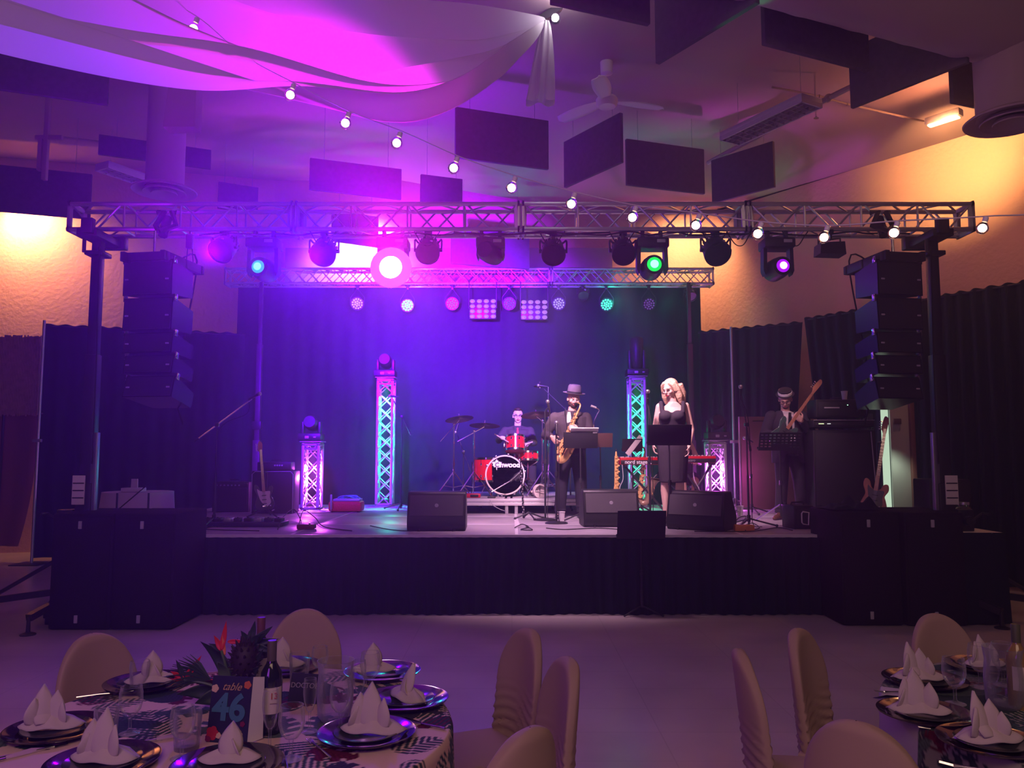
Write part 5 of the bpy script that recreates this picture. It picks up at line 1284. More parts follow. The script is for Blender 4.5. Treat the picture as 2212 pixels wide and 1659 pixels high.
# ---- bamboo screen at the far left
bm_ = mat('bamboo', (.42, .26, .20), .6, var=.2, vscale=9)
sc_ = thing('bamboo_screen', 'bamboo screen hanging at the far left beside the curtain pole', 'screen', (P(-60, 730, 12.5).x, 12.45, 0))
za = P(40, 727, 12.5).z; zb_ = P(40, 897, 12.5).z; xw = P(95, 730, 12.5).x-sc_.location.x
mb = MB(); nb = 44
for k in range(nb):
    x = xw*(k+.5)/nb; z = zb_
    r_ = xw/nb*.46; mb.tube([(x, 0, zb_-.02+.03*rnd.random()), (x, 0, za-.02+.04*rnd.random())], r_, 6)
    zz = zb_+rnd.random()*.3
    while zz < za: mb.cyl((x, 0, zz), (x, 0, zz+.012), r_*1.18, n=6); zz += .28+.1*rnd.random()
mb.build('bamboo_cane', bm_, sc_); bpy.data.objects['bamboo_cane']['kind'] = 'stuff'
MB().tube([(0, .03, za-.3), (xw, .03, za-.3)], .015, 6).tube([(0, .03, zb_+.2), (xw, .03, zb_+.2)], .015, 6).build('batten', M['steel'], sc_)
for x in (.1, xw*.5): MB().tube([(x, .05, 0), (x, .05, za-.1)], .02, 6).build('support_leg', M['steel'], sc_)
tn = thing('tan_cloth', 'reddish brown cloth hanging below the bamboo screen', 'cloth', (sc_.location.x, 12.62, 0))
def tcf(u, v):
    xr = P(88-12*v-22*v*v*v, 900, 12.6).x-tn.location.x
    return Vector((xr*u, .03*math.sin(u*12), (zb_+.03)*(1-v)+.25*v))
mb = MB(); mb.grid(tcf, 40, 12); mb.build('cloth_panel', mat('tan_fabric', (.28, .12, .10), .9), tn, clean=False)
MB().tube([(0, .03, zb_+.03), (xw*.97, .03, zb_+.03)], .012, 6).build('top_rail', M['steel'], tn)

# ---- doorway behind the bass guitar
dw = P(1900, 1000, 12.0)
nW = Vector((-3.9, -3.0, 0)).normalized()      # into the room
# opening stands between the two right-hand curtains, in the plane of the right wall curtain
dY = 10.75
da = P(1893, 985, dY); 
do = tag(thing('door_1', None, None, (P(1896, 1000, dY).x, dY, 0)), kind='structure')
hd_ = P(1900, 893, dY).z
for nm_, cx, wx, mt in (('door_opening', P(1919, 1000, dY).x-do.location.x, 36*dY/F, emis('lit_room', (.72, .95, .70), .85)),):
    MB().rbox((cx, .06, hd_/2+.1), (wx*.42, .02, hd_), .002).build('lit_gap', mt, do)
MB().rbox((P(1948, 1000, dY).x-do.location.x, .02, hd_/2+.1), (42*dY/F, .04, hd_+.05), .004).build('door_leaf', mat('white_door', (.55, .56, .50), .5), do)
MB().rbox((P(1971, 1000, dY).x-do.location.x, -.02, hd_/2+.12), (9*dY/F, .08, hd_+.1), .004).build('door_frame', mat('door_wood', (.22, .09, .07), .5), do)
MB().rbox((P(1936, 905, dY).x-do.location.x, -.03, P(1936, 910, dY).z), (.10, .02, .07), .003).build('sign', mat('brown_sign', (.2, .12, .1), .5), do)
lamp('SPOT', 'door_lamp', (P(1905, 1000, dY).x+.05, dY-.25, 1.9), (.8, 1, .8), 14, (P(1950, 1000, dY).x, dY, .9), .1, 70, .6, vol=.2)
gp = MB()
def gpf(u, v): x = P(1862, 1000, 10.9).x+(P(1890, 1000, 10.9).x-P(1862, 1000, 10.9).x)*u; return Vector((x, 10.9+.02*math.sin(u*22), (P(1870, 893, 10.9).z)*(1-v)+.3*v))
gp.grid(gpf, 24, 4); o = gp.build('door_curtain', mat('grey_drape', (.10, .13, .14), .8), None, clean=False); tag(o, 'thin grey curtain at the left edge of the lit doorway', 'curtain')
# ================================================================== people
def etube(mb, pts, rs, n=20):
    """tube with elliptical rings (rx across X, ry across Y) stacked mostly along Z"""
    vs = []; fs = []
    for p, (rx, ry) in zip(pts, rs):
        for k in range(n):
            a = 2*PI*k/n; c, s_ = math.cos(a), math.sin(a)
            vs.append(Vector(p)+Vector((rx*math.copysign(abs(c)**.85, c), ry*math.copysign(abs(s_)**.85, s_), 0)))
    m = len(pts)
    for i in range(m-1):
        for k in range(n):
            l = (k+1) % n; fs.append((i*n+k, i*n+l, (i+1)*n+l, (i+1)*n+k))
    fs.append(tuple(range(n))[::-1]); fs.append(tuple((m-1)*n+k for k in range(n)))
    mb.add(vs, fs)
def cap(mb, a, b, ra, rb, n=14):
    a = Vector(a); b = Vector(b); m = a.lerp(b, .35)
    mb.tube([a, m, b], [ra, (ra*1.03*.65+rb*.35), rb], n); mb.ball(a, ra, n, 8); mb.ball(b, rb, n, 8)
def hand(mb, w_, d, nrm, curl=45, thumb=1, sc_=1.0, spread=.1):
    """w_: wrist, d: direction of the hand, nrm: the way the palm faces"""
    w_ = Vector(w_); d = Vector(d).normalized(); nrm = Vector(nrm); nrm = (nrm-d*nrm.dot(d)).normalized(); ac = d.cross(nrm)*thumb
    Mx = Matrix((ac, d, nrm)).transposed()
    mb.ball(w_+d*.045*sc_, (.040*sc_, .055*sc_, .017*sc_), 14, 10, Mx)
    mb.ball(w_+d*.065*sc_, (.041*sc_, .035*sc_, .015*sc_), 14, 10, Mx)
    for i, (off, ln) in enumerate(((.031, .074), (.0105, .082), (-.0105, .077), (-.031, .060))):
        p = w_+d*.088*sc_+ac*off*sc_; dd = (d+ac*off*spread*10*.1).normalized(); c_ = R(curl+i*4)
        pts = [p-d*.02*sc_, p]
        for sg, f in ((.45, .55), (.30, 1.0), (.25, .7)):
            q = Matrix.Rotation(c_*f, 3, d.cross(nrm)); dd = (q @ dd).normalized(); p = p+dd*ln*sg*sc_; pts.append(p)
        mb.tube(pts, [.0095*sc_, .0093*sc_, .0085*sc_, .0078*sc_, .0068*sc_], 8); mb.ball(pts[-1], .0068*sc_, 8, 6)
    p = w_+d*.025*sc_+ac*.030*sc_; t1 = p+(d*.6+ac*.65+nrm*.35).normalized()*.038*sc_; t2 = t1+(d*.85+ac*.1+nrm*.5).normalized()*.032*sc_
    mb.tube([p, t1, t2], [.013*sc_, .0105*sc_, .008*sc_], 8); mb.ball(t2, .008*sc_, 8, 6)
def head_mesh(mb, c, q, s=1.0, female=False):
    c = Vector(c)
    def L(x, y, z): return c+q @ (Vector((x, y, z))*s)
    mb.ball(L(0, .012, .035), (.075*s, .092*s, .088*s), 22, 14, q)
    mb.ball(L(0, -.012, -.03), (.062*s, .075*s, .085*s), 20, 12, q)
    mb.ball(L(0, -.045, -.082), (.036*s, .032*s, .030*s), 14, 10, q)
    mb.ball(L(0, -.083, .022), (.050*s, .018*s, .018*s), 14, 8, q)                 # brow
    mb.tube([L(0, -.085, .018), L(0, -.103, -.012), L(0, -.108, -.026)], [.009*s, .012*s, .013*s], 8); mb.ball(L(0, -.104, -.028), (.017*s, .012*s, .010*s), 10, 8, q)
    for sx in (-1, 1):
        mb.ball(L(sx*.042, -.062, -.022), (.024*s, .022*s, .022*s), 12, 8, q)       # cheek
        mb.ball(L(sx*.077, .010, -.008), (.010*s, .020*s, .032*s), 10, 8, q)        # ear
    mb.ball(L(0, -.082, -.056), (.024*s, .016*s, .013*s), 10, 8, q)                 # lips volume
def face_parts(o, c, q, s=1.0, lip=(.45, .10, .11), brow=(.05, .03, .02), lipst=None, eyes=True):
    c = Vector(c)
    def L(x, y, z): return c+q @ (Vector((x, y, z))*s)
    for sx in (-1, 1):
        e = MB().ball(L(sx*.030, -.080, .004), (.013*s, .008*s, .0075*s), 10, 8, q).build('eye', mat('eye_white', (.75, .72, .72), .3), o)
        MB().ball(L(sx*.030, -.0865, .004), .0045*s, 8, 6).build('iris', mat('iris', (.04, .03, .03), .2), e)
        MB().tube([L(sx*.012, -.097, .024), L(sx*.03, -.097, .030), L(sx*.048, -.086, .024)], .0035*s, 6).build('eyebrow', mat('brow', brow, .9), o)
    mb = MB(); mb.tube([L(-.022, -.090, -.058), L(-.006, -.099, -.053), L(.006, -.099, -.053), L(.022, -.090, -.058)], .0045*s, 6); mb.tube([L(-.020, -.090, -.060), L(0, -.098, -.065), L(.020, -.090, -.060)], .0055*s, 6)
    mb.build('mouth', mat('lips', lip, .5), o)
def remesh(o, vox, smooth=2, fac=.5):
    m = o.modifiers.new('r', 'REMESH'); m.mode = 'VOXEL'; m.voxel_size = vox; m.use_smooth_shade = True
    if smooth: k = o.modifiers.new('s', 'SMOOTH'); k.iterations = smooth; k.factor = fac
    return o
skinm = mat('skin', (.72, .42, .33), .5, spec=.35)
skinp = mat('pale_skin', (.82, .56, .46), .5, spec=.35)
def glasses(o, c, q, s=1.0):
    c = Vector(c)
    def L(x, y, z): return c+q @ (Vector((x, y, z))*s)
    mb = MB()
    for sx in (-1, 1):
        pts = [L(sx*.032+.021*math.cos(a)*1.1, -.104, .003+.016*math.sin(a)) for a in [2*PI*k/14 for k in range(14)]]
        mb.tube(pts, .0028*s, 6, closed=True); mb.tube([L(sx*.055, -.103, .008), L(sx*.078, 0, .008)], .0028*s, 6)
    mb.tube([L(-.010, -.105, .006), L(.010, -.105, .006)], .0028*s, 6)
    mb.build('glasses', M['black'], o)
def body_base(mb, J, W=1.0, bust=0):
    """skin layer of the whole body from joints"""
    hip, chest, neck = Vector(J['hip']), Vector(J['chest']), Vector(J['neck'])
    etube(mb, [hip+Vector((0, 0, -.08)), hip, hip.lerp(chest, .45), chest, neck+Vector((0, .01, -.09)), neck+Vector((0, 0, -.03))],
          [(.14*W, .10*W), (.17*W, .115*W), (.145*W, .10*W), (.175*W, .115*W), (.13*W, .08*W), (.06, .06)])
    hd = Vector(J['head']); cap(mb, neck+Vector((0, 0, -.05)), hd+Vector((0, .02, -.05)), .056*W, .054)
    for s_ in 'LR':
        sh, el, wr = J['sh'+s_], J['el'+s_], J['wr'+s_]
        cap(mb, sh, el, .050*W, .038*W); cap(mb, el, wr, .038*W, .024)
        hp, kn, an = J['hp'+s_], J['kn'+s_], J['an'+s_]
        cap(mb, hp, kn, .082*W, .053); kn_ = Vector(kn); an_ = Vector(an); c_ = kn_.lerp(an_, .3)+Vector((0, .015, 0))
        mb.tube([kn_, c_, kn_.lerp(an_, .7), an_], [.052, .056, .038, .032], 14); mb.ball(kn_, .053, 12, 8); mb.ball(an_, .034, 12, 8)
        f = Vector(J.get('ft'+s_, an_+Vector((0, -.17, -.05)))); cap(mb, an_+Vector((0, .02, -.03)), f, .034, .03)
def trousers(o, J, m, W=1.0, r=(.10, .075, .068), zend=None, name='trousers'):
    mb = MB(); hip = Vector(J['hip'])
    etube(mb, [hip+Vector((0, 0, -.10)), hip+Vector((0, 0, .0)), hip+Vector((0, 0, .09))], [(.165*W, .125*W), (.175*W, .13*W), (.165*W, .12*W)])
    for s_ in 'LR':
        hp, kn, an = Vector(J['hp'+s_]), Vector(J['kn'+s_]), Vector(J['an'+s_])
        e = kn.lerp(an, 1.0)+Vector((0, 0, -.01))
        mb.tube([hp+Vector((0, 0, .05)), hp, hp.lerp(kn, .5), kn, kn.lerp(e, .5), e], [r[0], r[0], (r[0]+r[1])/2, r[1], r[2]*1.03, r[2]], 16); mb.ball(hp, r[0], 14, 10); mb.ball(kn, r[1], 12, 8)
        for k in range(3): mb.ball(e+Vector((.01*(-1)**k, -.01, .03+.05*k)), (r[2]*1.06, r[2]*1.08, .014), 14, 6)
    return remesh(mb.build(name, m, o), .011, 3)
def shoe(o, an, ft, m, name='shoe', h=.0):
    a = Vector(an); f = Vector(ft); z0 = min(a.z, f.z)
    mb = MB(); d = Vector((f.x-a.x, f.y-a.y, 0)).normalized(); base = Vector((a.x, a.y, 0)); 
    for t, r_, hh in ((-.05, .034, .05), (0, .038, .06), (.06, .042, .05), (.12, .047, .037), (.17, .044, .030), (.21, .032, .025)):
        p = base+d*t+Vector((0, 0, hh/1.0+h*(1-t*5))); mb.ball(p, (r_, r_, hh), 14, 8)
    mb.ball(a+Vector((0, 0, -.01)), .045, 12, 8)
    return remesh(mb.build(name, m, o), .009, 2)
def shirt(o, J, m, W=1.0, sleeves=True, long=True, name='shirt', hem=.04, loose=.02, sl=(.068, .056, .043), vox=.010, cuffs=True):
    mb = MB(); hip, chest, neck = Vector(J['hip']), Vector(J['chest']), Vector(J['neck']); L_ = loose
    etube(mb, [hip+Vector((0, 0, -hem)), hip+Vector((0, 0, .05)), hip.lerp(chest, .5), chest, chest.lerp(neck, .5), neck+Vector((0, .01, -.065)), neck+Vector((0, .0, -.015))],
          [(.165*W+L_, .125*W+L_), (.17*W+L_, .13*W+L_), (.16*W+L_, .12*W+L_), (.185*W+L_, .125*W+L_), (.19*W+L_*.5, .11*W+L_), (.125*W, .085*W), (.070, .068)])
    for s_ in 'LR':
        sh, el, wr = Vector(J['sh'+s_]), Vector(J['el'+s_]), Vector(J['wr'+s_])
        sh = sh+Vector((0, 0, -.015)); mb.ball(sh, sl[0]*W*.98, 14, 10); mb.tube([chest.lerp(sh, .6), sh], [.085*W, sl[0]*W], 14); mb.tube([neck+Vector((0, 0, -.05)), sh], [.055*W, .05*W], 12)
        mb.tube([sh, sh.lerp(el, .5), el], [sl[0]*W, sl[0]*W*.95, sl[1]*W], 14); mb.ball(el, sl[1]*W, 12, 8)
        if long: mb.tube([el, el.lerp(wr, .5), wr], [sl[1]*W, sl[1]*W*.95, sl[2]], 14)
        for k in range(3):
            p = el.lerp(sh, .12+.1*k); mb.ball(p, (sl[1]*W*1.12, sl[1]*W*1.12, .012), 12, 6)
    ob = remesh(mb.build(name, m, o), vox, 2)
    return ob
def rotq(yaw=0, pitch=0, roll=0): return RZ(R(yaw)) @ RX(R(pitch)) @ RY(R(roll))
def person(label, loc, rz=0):
    pass

blackc = mat('black_cloth', (.050, .042, .055), .85, spec=.2, bump=.15, bscale=25)
blacks = mat('black_shirt_cloth', (.062, .05, .062), .8, spec=.25, bump=.2, bscale=18)
darkt = mat('dark_trousers', (.028, .024, .038), .85, spec=.2)
shoeb = mat('black_shoe', (.02, .018, .02), .35); shoebr = mat('brown_shoe', (.12, .05, .03), .4)
hair_d = mat('dark_hair', (.035, .018, .015), .6, bump=.3, bscale=90); hair_b = mat('blonde_hair', (.80, .55, .36), .55, bump=.5, bscale=70)

# ---------------- saxophonist
Yx = S(1232, 1119).y; k_ = F/Yx
def px2(px, py, x0, y0, k=k_): return ((px-x0)/k, (y0-py)/k)
J = dict(hip=(.02, 0, .96), chest=(.0, 0, 1.27), neck=(.02, .0, 1.47), head=(.045, -.03, 1.62),
         shL=(.215, 0, 1.38), elL=(.27, -.06, 1.10), wrL=(.09, -.27, 1.185),
         shR=(-.215, 0, 1.38), elR=(-.34, .02, 1.12), wrR=(-.27, -.19, 1.10),
         hpL=(.10, 0, .90), knL=(.13, -.03, .50), anL=(.15, .0, .09), ftL=(.18, -.15, .035),
         hpR=(-.08, 0, .90), knR=(-.12, -.02, .50), anR=(-.15, .02, .09), ftR=(-.18, -.14, .035))
mb = MB(); body_base(mb, J, 1.1); q = rotq(8, 14, 4); head_mesh(mb, J['head'], q, 1.06)
hand(mb, J['wrL'], (-.75, -.25, .25), (.0, .9, -.3), 48, -1, 1.05); hand(mb, J['wrR'], (.45, -.35, -.55), (.35, .7, .3), 45, 1, 1.05)
sm = mb.build('person', skinm); remesh(sm, .0075, 1)
tag(sm, 'person in a dark hat, black shirt and pale tie playing a golden saxophone', 'person'); sm.location = Vector(((1232-1106)/k_, Yx, SZ))
face_parts(sm, J['head'], q, 1.06); 
trousers(sm, J, darkt, 1.12, (.112, .088, .078)); shirt(sm, J, blacks, 1.14, hem=.02)
for s_ in 'LR': shoe(sm, J['an'+s_], J['ft'+s_], shoeb)
c = Vector(J['head'])
mb = MB(); mb.ball(c+q @ Vector((0, -.052, -.075)), (.055, .050, .045), 14, 10, q); mb.ball(c+q @ Vector((0, -.096, -.044)), (.03, .010, .007), 10, 6, q)
for sx in (-1, 1): mb.ball(c+q @ Vector((sx*.058, -.02, -.05)), (.02, .04, .045), 10, 8, q)
remesh(mb.build('beard', mat('beard_hair', (.05, .025, .02), .9), sm), .008, 1)
qh = q @ RX(R(-4)); hc = c+q @ Vector((0, .012, .075))
mb = MB(); mb.lathe([(.0001, .105), (.045, .125), (.075, .120), (.088, .095), (.094, .03), (.100, .0)], 28, qh @ Matrix.Diagonal((1, 1.1, 1)), hc); mb.build('hat_crown', mat('grey_felt_hat', (.12, .095, .10), .9), sm)
mb = MB(); mb.lathe([(.096, .0), (.125, -.008), (.155, .006), (.155, .010), (.125, -.004), (.096, .006), (.096, .0)], 36, qh @ Matrix.Diagonal((1, 1.12, 1)), hc); mb.build('hat_brim', bpy.data.materials['grey_felt_hat'], sm)
mb = MB(); mb.lathe([(.101, .002), (.101, .028), (.097, .03)], 28, qh @ Matrix.Diagonal((1, 1.1, 1)), hc); mb.build('hat_band', M['black'], sm)
MB().prism([(-.018, 0), (.018, 0), (.028, -.05), (.034, -.27), (.0, -.31), (-.034, -.27), (-.028, -.05)], .012, RX(R(6)), (-.03, -.165, 1.435)).build('tie', mat('pale_tie', (.62, .74, .68), .6), sm)
MB().prism([(0, 0), (.07, .05), (.05, -.06)], .012, None, (-.01, -.135, 1.415)).prism([(0, 0), (-.07, .05), (-.05, -.06)], .012, None, (-.01, -.135, 1.415)).build('collar', blacks, sm)
MB().tube(spl([(-.06, .06, 1.50), (-.08, -.10, 1.42), (-.06, -.2, 1.25), (-.06, -.22, 1.2)], 6), .006).build('neck_strap', M['black'], sm)
MB().rbox((.02, -.135, .985), (.05, .015, .04), .006).build('belt_buckle', M['chrome'], sm)
sg = sax('golden saxophone held diagonally by the person in the dark hat', M['gold'], M['gold'], s=1.0)
Rs = (RY(R(25)) @ RZ(R(-48))).to_4x4(); sg.rotation_euler = Rs.to_euler()
mp = Rs.to_3x3() @ Vector((-.115, 0, .665)); tgt = Vector(J['head'])+q @ Vector((0, -.105, -.062))
sg.location = sm.location+tgt-mp*1.16; sg.scale = (1.16,)*3

# ---------------- singer
Yg = 9.75; kg = F/Yg; y0 = 981+(H-SZ)*kg
J = dict(hip=(.0, 0, 1.04), chest=(.0, 0, 1.36), neck=(.015, .0, 1.53), head=(-.02, -.02, 1.665),
         shL=(.165, .02, 1.46), elL=(.235, .03, 1.17), wrL=(.19, -.10, .96),
         shR=(-.15, .0, 1.45), elR=(-.21, .03, 1.17), wrR=(-.235, -.03, .99),
         hpL=(.08, 0, .96), knL=(.08, -.02, .54), anL=(.07, .02, .12), ftL=(.06, -.12, .05),
         hpR=(-.08, 0, .96), knR=(-.10, -.02, .54), anR=(-.10, .0, .12), ftR=(-.13, -.14, .05))
mb = MB(); body_base(mb, J, .98); q = rotq(-38, 16, 0); head_mesh(mb, J['head'], q, .98)
hand(mb, J['wrL'], (-.1, -.3, -1), (-1, 0, 0), 25, -1, .92); hand(mb, J['wrR'], (.05, -.15, -1), (1, 0, 0), 30, 1, .92)
for sx in (-1, 1): mb.ball((sx*.075-.01, -.095, 1.33), (.07, .055, .065), 14, 10)
sg_ = mb.build('person', skinp); remesh(sg_, .0075, 1)
tag(sg_, 'person with long blonde hair in a sleeveless black dress behind a music stand', 'person'); sg_.location = ((1452-1106)/kg, Yg, SZ); sg_.rotation_euler = (0, 0, R(-8))
face_parts(sg_, J['head'], q, .98, lip=(.6, .06, .09), brow=(.30, .18, .10))
mb = MB()
etube(mb, [(0, 0, .52), (0, 0, .70), (0, 0, .92), (0, 0, 1.04), (0, 0, 1.20), (0, -.01, 1.30), (0, -.015, 1.375)], [(.165, .125), (.18, .14), (.195, .15), (.19, .145), (.145, .115), (.17, .13), (.165, .115)])
for sx in (-1, 1):
    mb.ball((sx*.075-.01, -.105, 1.33), (.080, .060, .072), 14, 10)
    mb.tube([(sx*.125, -.105, 1.37), (sx*.135, -.05, 1.50), (sx*.13, .05, 1.50), (sx*.12, .10, 1.38)], .028, 8)
remesh(mb.build('dress', blackc, sg_), .0095, 2)
for s_ in 'LR':
    f = Vector(J['ft'+s_]); a = Vector(J['an'+s_]); mb = MB(); cap(mb, a+Vector((0, .02, -.03)), f, .036, .030); mb.tube([a+Vector((0, .03, -.03)), a+Vector((0, .035, -.12))], [.016, .008], 8)
    remesh(mb.build('shoe', shoeb, sg_), .007, 1)
c = Vector(J['head'])
def L2(x, y, z): return c+q @ Vector((x, y, z))
mb = MB(); mb.ball(L2(0, .03, .050), (.090, .098, .088), 20, 12, q)
for sx in (-1, 1):
    pts = [L2(sx*.06, .0, .09), L2(sx*.092, .01, .0), L2(sx*.105, .02, -.10)+Vector((.0, 0, 0)), L2(sx*.11, .03, -.19)]
    mb.tube(pts, [.035, .04, .045, .025], 12)
    mb.tube([L2(sx*.03, -.05, .10), L2(sx*.075, -.04, .06), L2(sx*.095, -.015, -.02)], [.022, .024, .028], 10)
for k in range(5): mb.tube([L2(-.08+.04*k, .09, .04), L2(-.09+.045*k, .115, -.08), L2(-.10+.05*k, .10, -.20-.02*(k % 2))], [.05, .05, .022], 10)
remesh(mb.build('hair', hair_b, sg_), .010, 2)

# ---------------- bassist
Yb = S(1696, 1121).y; kb_ = F/Yb
J = dict(hip=(.02, 0, .96), chest=(-.0, 0, 1.27), neck=(-.02, -.02, 1.46), head=(-.035, -.075, 1.60),
         shL=(.215, .02, 1.37), elL=(.33, -.06, 1.10), wrL=(.12, -.24, 1.30),
         shR=(-.205, .0, 1.37), elR=(-.30, .02, 1.11), wrR=(-.26, -.21, 1.135),
         hpL=(.10, 0, .90), knL=(.13, -.04, .50), anL=(.17, .0, .09), ftL=(.22, -.14, .035),
         hpR=(-.08, 0, .90), knR=(-.10, -.04, .50), anR=(-.13, -.03, .09), ftR=(-.22, -.14, .035))
mb = MB(); body_base(mb, J, 1.06); q = rotq(-22, 30, 0); head_mesh(mb, J['head'], q, 1.05)
hand(mb, J['wrL'], (-.6, .0, .62), (.3, .8, .2), 62, -1, 1.1); hand(mb, J['wrR'], (.75, -.12, -.25), (.0, .9, -.2), 40, 1, 1.0)
bs = mb.build('person', skinm); remesh(bs, .0075, 1)
tag(bs, 'person in a black hat with white band and dark jacket playing bass guitar', 'person'); bs.location = ((1699-1106)/kb_, Yb, SZ)
face_parts(bs, J['head'], q, 1.05); glasses(bs, J['head'], q, 1.08)
c = Vector(J['head'])
trousers(bs, J, mat('dark_suit', (.030, .026, .036), .85), 1.06, (.108, .082, .075))
shirt(bs, J, mat('white_shirt', (.70, .64, .66), .8), .90, long=False, sl=(.050, .042, .03), loose=.012)
# open jacket: sleeves, back and two front halves
mb = MB(); hip, chest, neck = Vector(J['hip']), Vector(J['chest']), Vector(J['neck'])
for side in (-1, 1):
    vs_ = []
    for z, rx, ry, open_ in ((.74, .215, .165, .10), (.90, .215, .165, .07), (1.08, .195, .155, .045), (1.25, .215, .155, .05), (1.37, .205, .125, .07), (1.45, .11, .085, .075)):
        cx = .01*(z < 1.2)
        for k in range(13):
            a = -PI/2+side*(math.asin(min(.95, open_/rx))+(PI-math.asin(min(.95, open_/rx)))*k/12)
            vs_.append(Vector((cx+rx*math.cos(a), ry*math.sin(a), z)))
    mb.add(vs_, [(j*13+k, j*13+k+1, (j+1)*13+k+1, (j+1)*13+k) for j in range(5) for k in range(12)])
jk = mb.build('jacket', blackc, bs, clean=False); md = jk.modifiers.new('s', 'SOLIDIFY'); md.thickness = .012; k2 = jk.modifiers.new('b', 'SUBSURF'); k2.levels = 1; k2.render_levels = 2
for s_ in 'LR':
    mb = MB(); sh, el, wr = Vector(J['sh'+s_]), Vector(J['el'+s_]), Vector(J['wr'+s_])
    mb.ball(sh, .085, 14, 10); mb.tube([sh, sh.lerp(el, .5), el], [.083, .078, .067], 14); mb.ball(el, .067, 12, 8); mb.tube([el, el.lerp(wr, .5), wr], [.067, .06, .048], 14)
    remesh(mb.build('jacket_sleeve', blackc, bs), .011, 2)
for s_ in 'LR': shoe(bs, J['an'+s_], J['ft'+s_], shoebr)
MB().prism([(-.016, 0), (.016, 0), (.03, -.28), (.0, -.33), (-.03, -.28)], .012, RX(R(4)), (-.01, -.165, 1.42)).build('tie', M['black'], bs)
mb = MB(); mb.lathe([(.0001, .066), (.078, .066), (.087, .060), (.09, .0)], 28, q @ Matrix.Diagonal((1, 1.1, 1)), c+q @ Vector((0, .02, .070))); mb.build('hat_crown', M['black'], bs)
mb = MB(); mb.lathe([(.092, .002), (.0925, .034), (.088, .036)], 28, q @ Matrix.Diagonal((1, 1.1, 1)), c+q @ Vector((0, .02, .074))); mb.build('hat_band', mat('white_band', (.85, .82, .80), .6), bs)
mb = MB(); mb.lathe([(.090, .0), (.118, -.003), (.120, .002), (.092, .006), (.09, .0)], 30, q @ Matrix.Diagonal((1, 1.12, 1)), c+q @ Vector((0, .02, .070))); mb.build('hat_brim', M['black'], bs)
mb = MB(); mb.ball(c+q @ Vector((0, -.058, -.080)), (.045, .040, .034), 14, 10, q); remesh(mb.build('beard', mat('grey_beard', (.18, .12, .10), .9), bs), .008, 1)
gb = guitar('bass guitar with a wooden neck held upright by the person with the banded hat', mat('green_lit_body', (.05, .10, .08), .25), mat('dark_guard', (.05, .05, .05), .4), maple, bass=True, L=1.02, name='bass_guitar')  # green stage light is put into the dark body colour
gb.scale = (.88, .88, .88)
a_ = math.atan2(.56, .73); gb.rotation_euler = (RY(a_) @ RZ(R(-8)) @ RX(R(-7))).to_euler()
ax_ = (gb.rotation_euler.to_matrix() @ Vector((0, 0, 1)))
tip = Vector(((1754-1699)/kb_, -.33, (1121-832)/kb_)); gb.location = bs.location+tip-ax_*(1.22*.88)

# ---------------- drummer
Yd = 12.75; kd_ = F/Yd; xd = (1118-1106)/kd_; zs = DZ
J = dict(hip=(0, .0, .60), chest=(0, -.03, .93), neck=(0, -.03, 1.11), head=(.005, -.05, 1.255),
         shL=(.20, -.02, 1.03), elL=(.26, -.18, .82), wrL=(.17, -.38, .80),
         shR=(-.20, -.02, 1.03), elR=(-.30, -.16, .86), wrR=(-.26, -.36, .90),
         hpL=(.10, -.03, .57), knL=(.22, -.42, .50), anL=(.22, -.45, .10), ftL=(.22, -.60, .04),
         hpR=(-.10, -.03, .57), knR=(-.2, -.42, .50), anR=(-.16, -.45, .10), ftR=(-.14, -.60, .04))
mb = MB(); body_base(mb, J, .97); q = rotq(2, 4, 0); head_mesh(mb, J['head'], q, 1.02)
hand(mb, J['wrL'], (-.35, -.75, .0), (0, 0, -1), 70, -1, 1.0); hand(mb, J['wrR'], (.2, -.8, .1), (0, 0, -1), 70, 1, 1.0)
dm = mb.build('person', skinp); remesh(dm, .008, 1)
tag(dm, 'person with glasses in black shirt and red tie seated behind the drums', 'person'); dm.location = (xd, Yd, zs)
face_parts(dm, J['head'], q, 1.02); glasses(dm, J['head'], q, 1.04)
trousers(dm, J, darkt, 1.0, (.10, .078, .066)); shirt(dm, J, blacks, 1.02, hem=-.02)
for s_ in 'LR': shoe(dm, J['an'+s_], J['ft'+s_], shoeb)
c = Vector(J['head']); mb = MB(); mb.ball(c+q @ Vector((0, .028, .062)), (.081, .090, .075), 18, 12, q); mb.ball(c+q @ Vector((0, -.045, .105)), (.055, .04, .025), 14, 8, q)
remesh(mb.build('hair', hair_d, dm), .009, 1)
MB().prism([(-.014, 0), (.014, 0), (.026, -.26), (.0, -.31), (-.026, -.26)], .012, RX(R(2)), (.0, -.185, 1.06)).build('tie', mat('red_tie', (.55, .03, .06), .6), dm)
MB().prism([(0, 0), (.06, .045), (.045, -.05)], .012, None, (.0, -.155, 1.055)).prism([(0, 0), (-.06, .045), (-.045, -.05)], .012, None, (.0, -.155, 1.055)).build('collar', blacks, dm)
stm = mat('pale_wood', (.75, .55, .38), .5)
for s_, e1, e2, lab in (('R', Vector((-.10, -.06, .07)), Vector((.12, -.33, -.06)), 'left'), ('L', Vector((.06, .06, .05)), Vector((-.18, -.26, -.04)), 'right')):
    w_ = Vector(J['wr'+s_])+Vector((0, -.09, -.02))+dm.location
    o = MB().tube([w_+e1, w_+e2*.95, w_+e2], [.009, .008, .004], 8).build('drumstick', stm); tag(o, 'wooden drumstick in the %s-hand side fist of the seated drummer' % lab, 'drumstick')
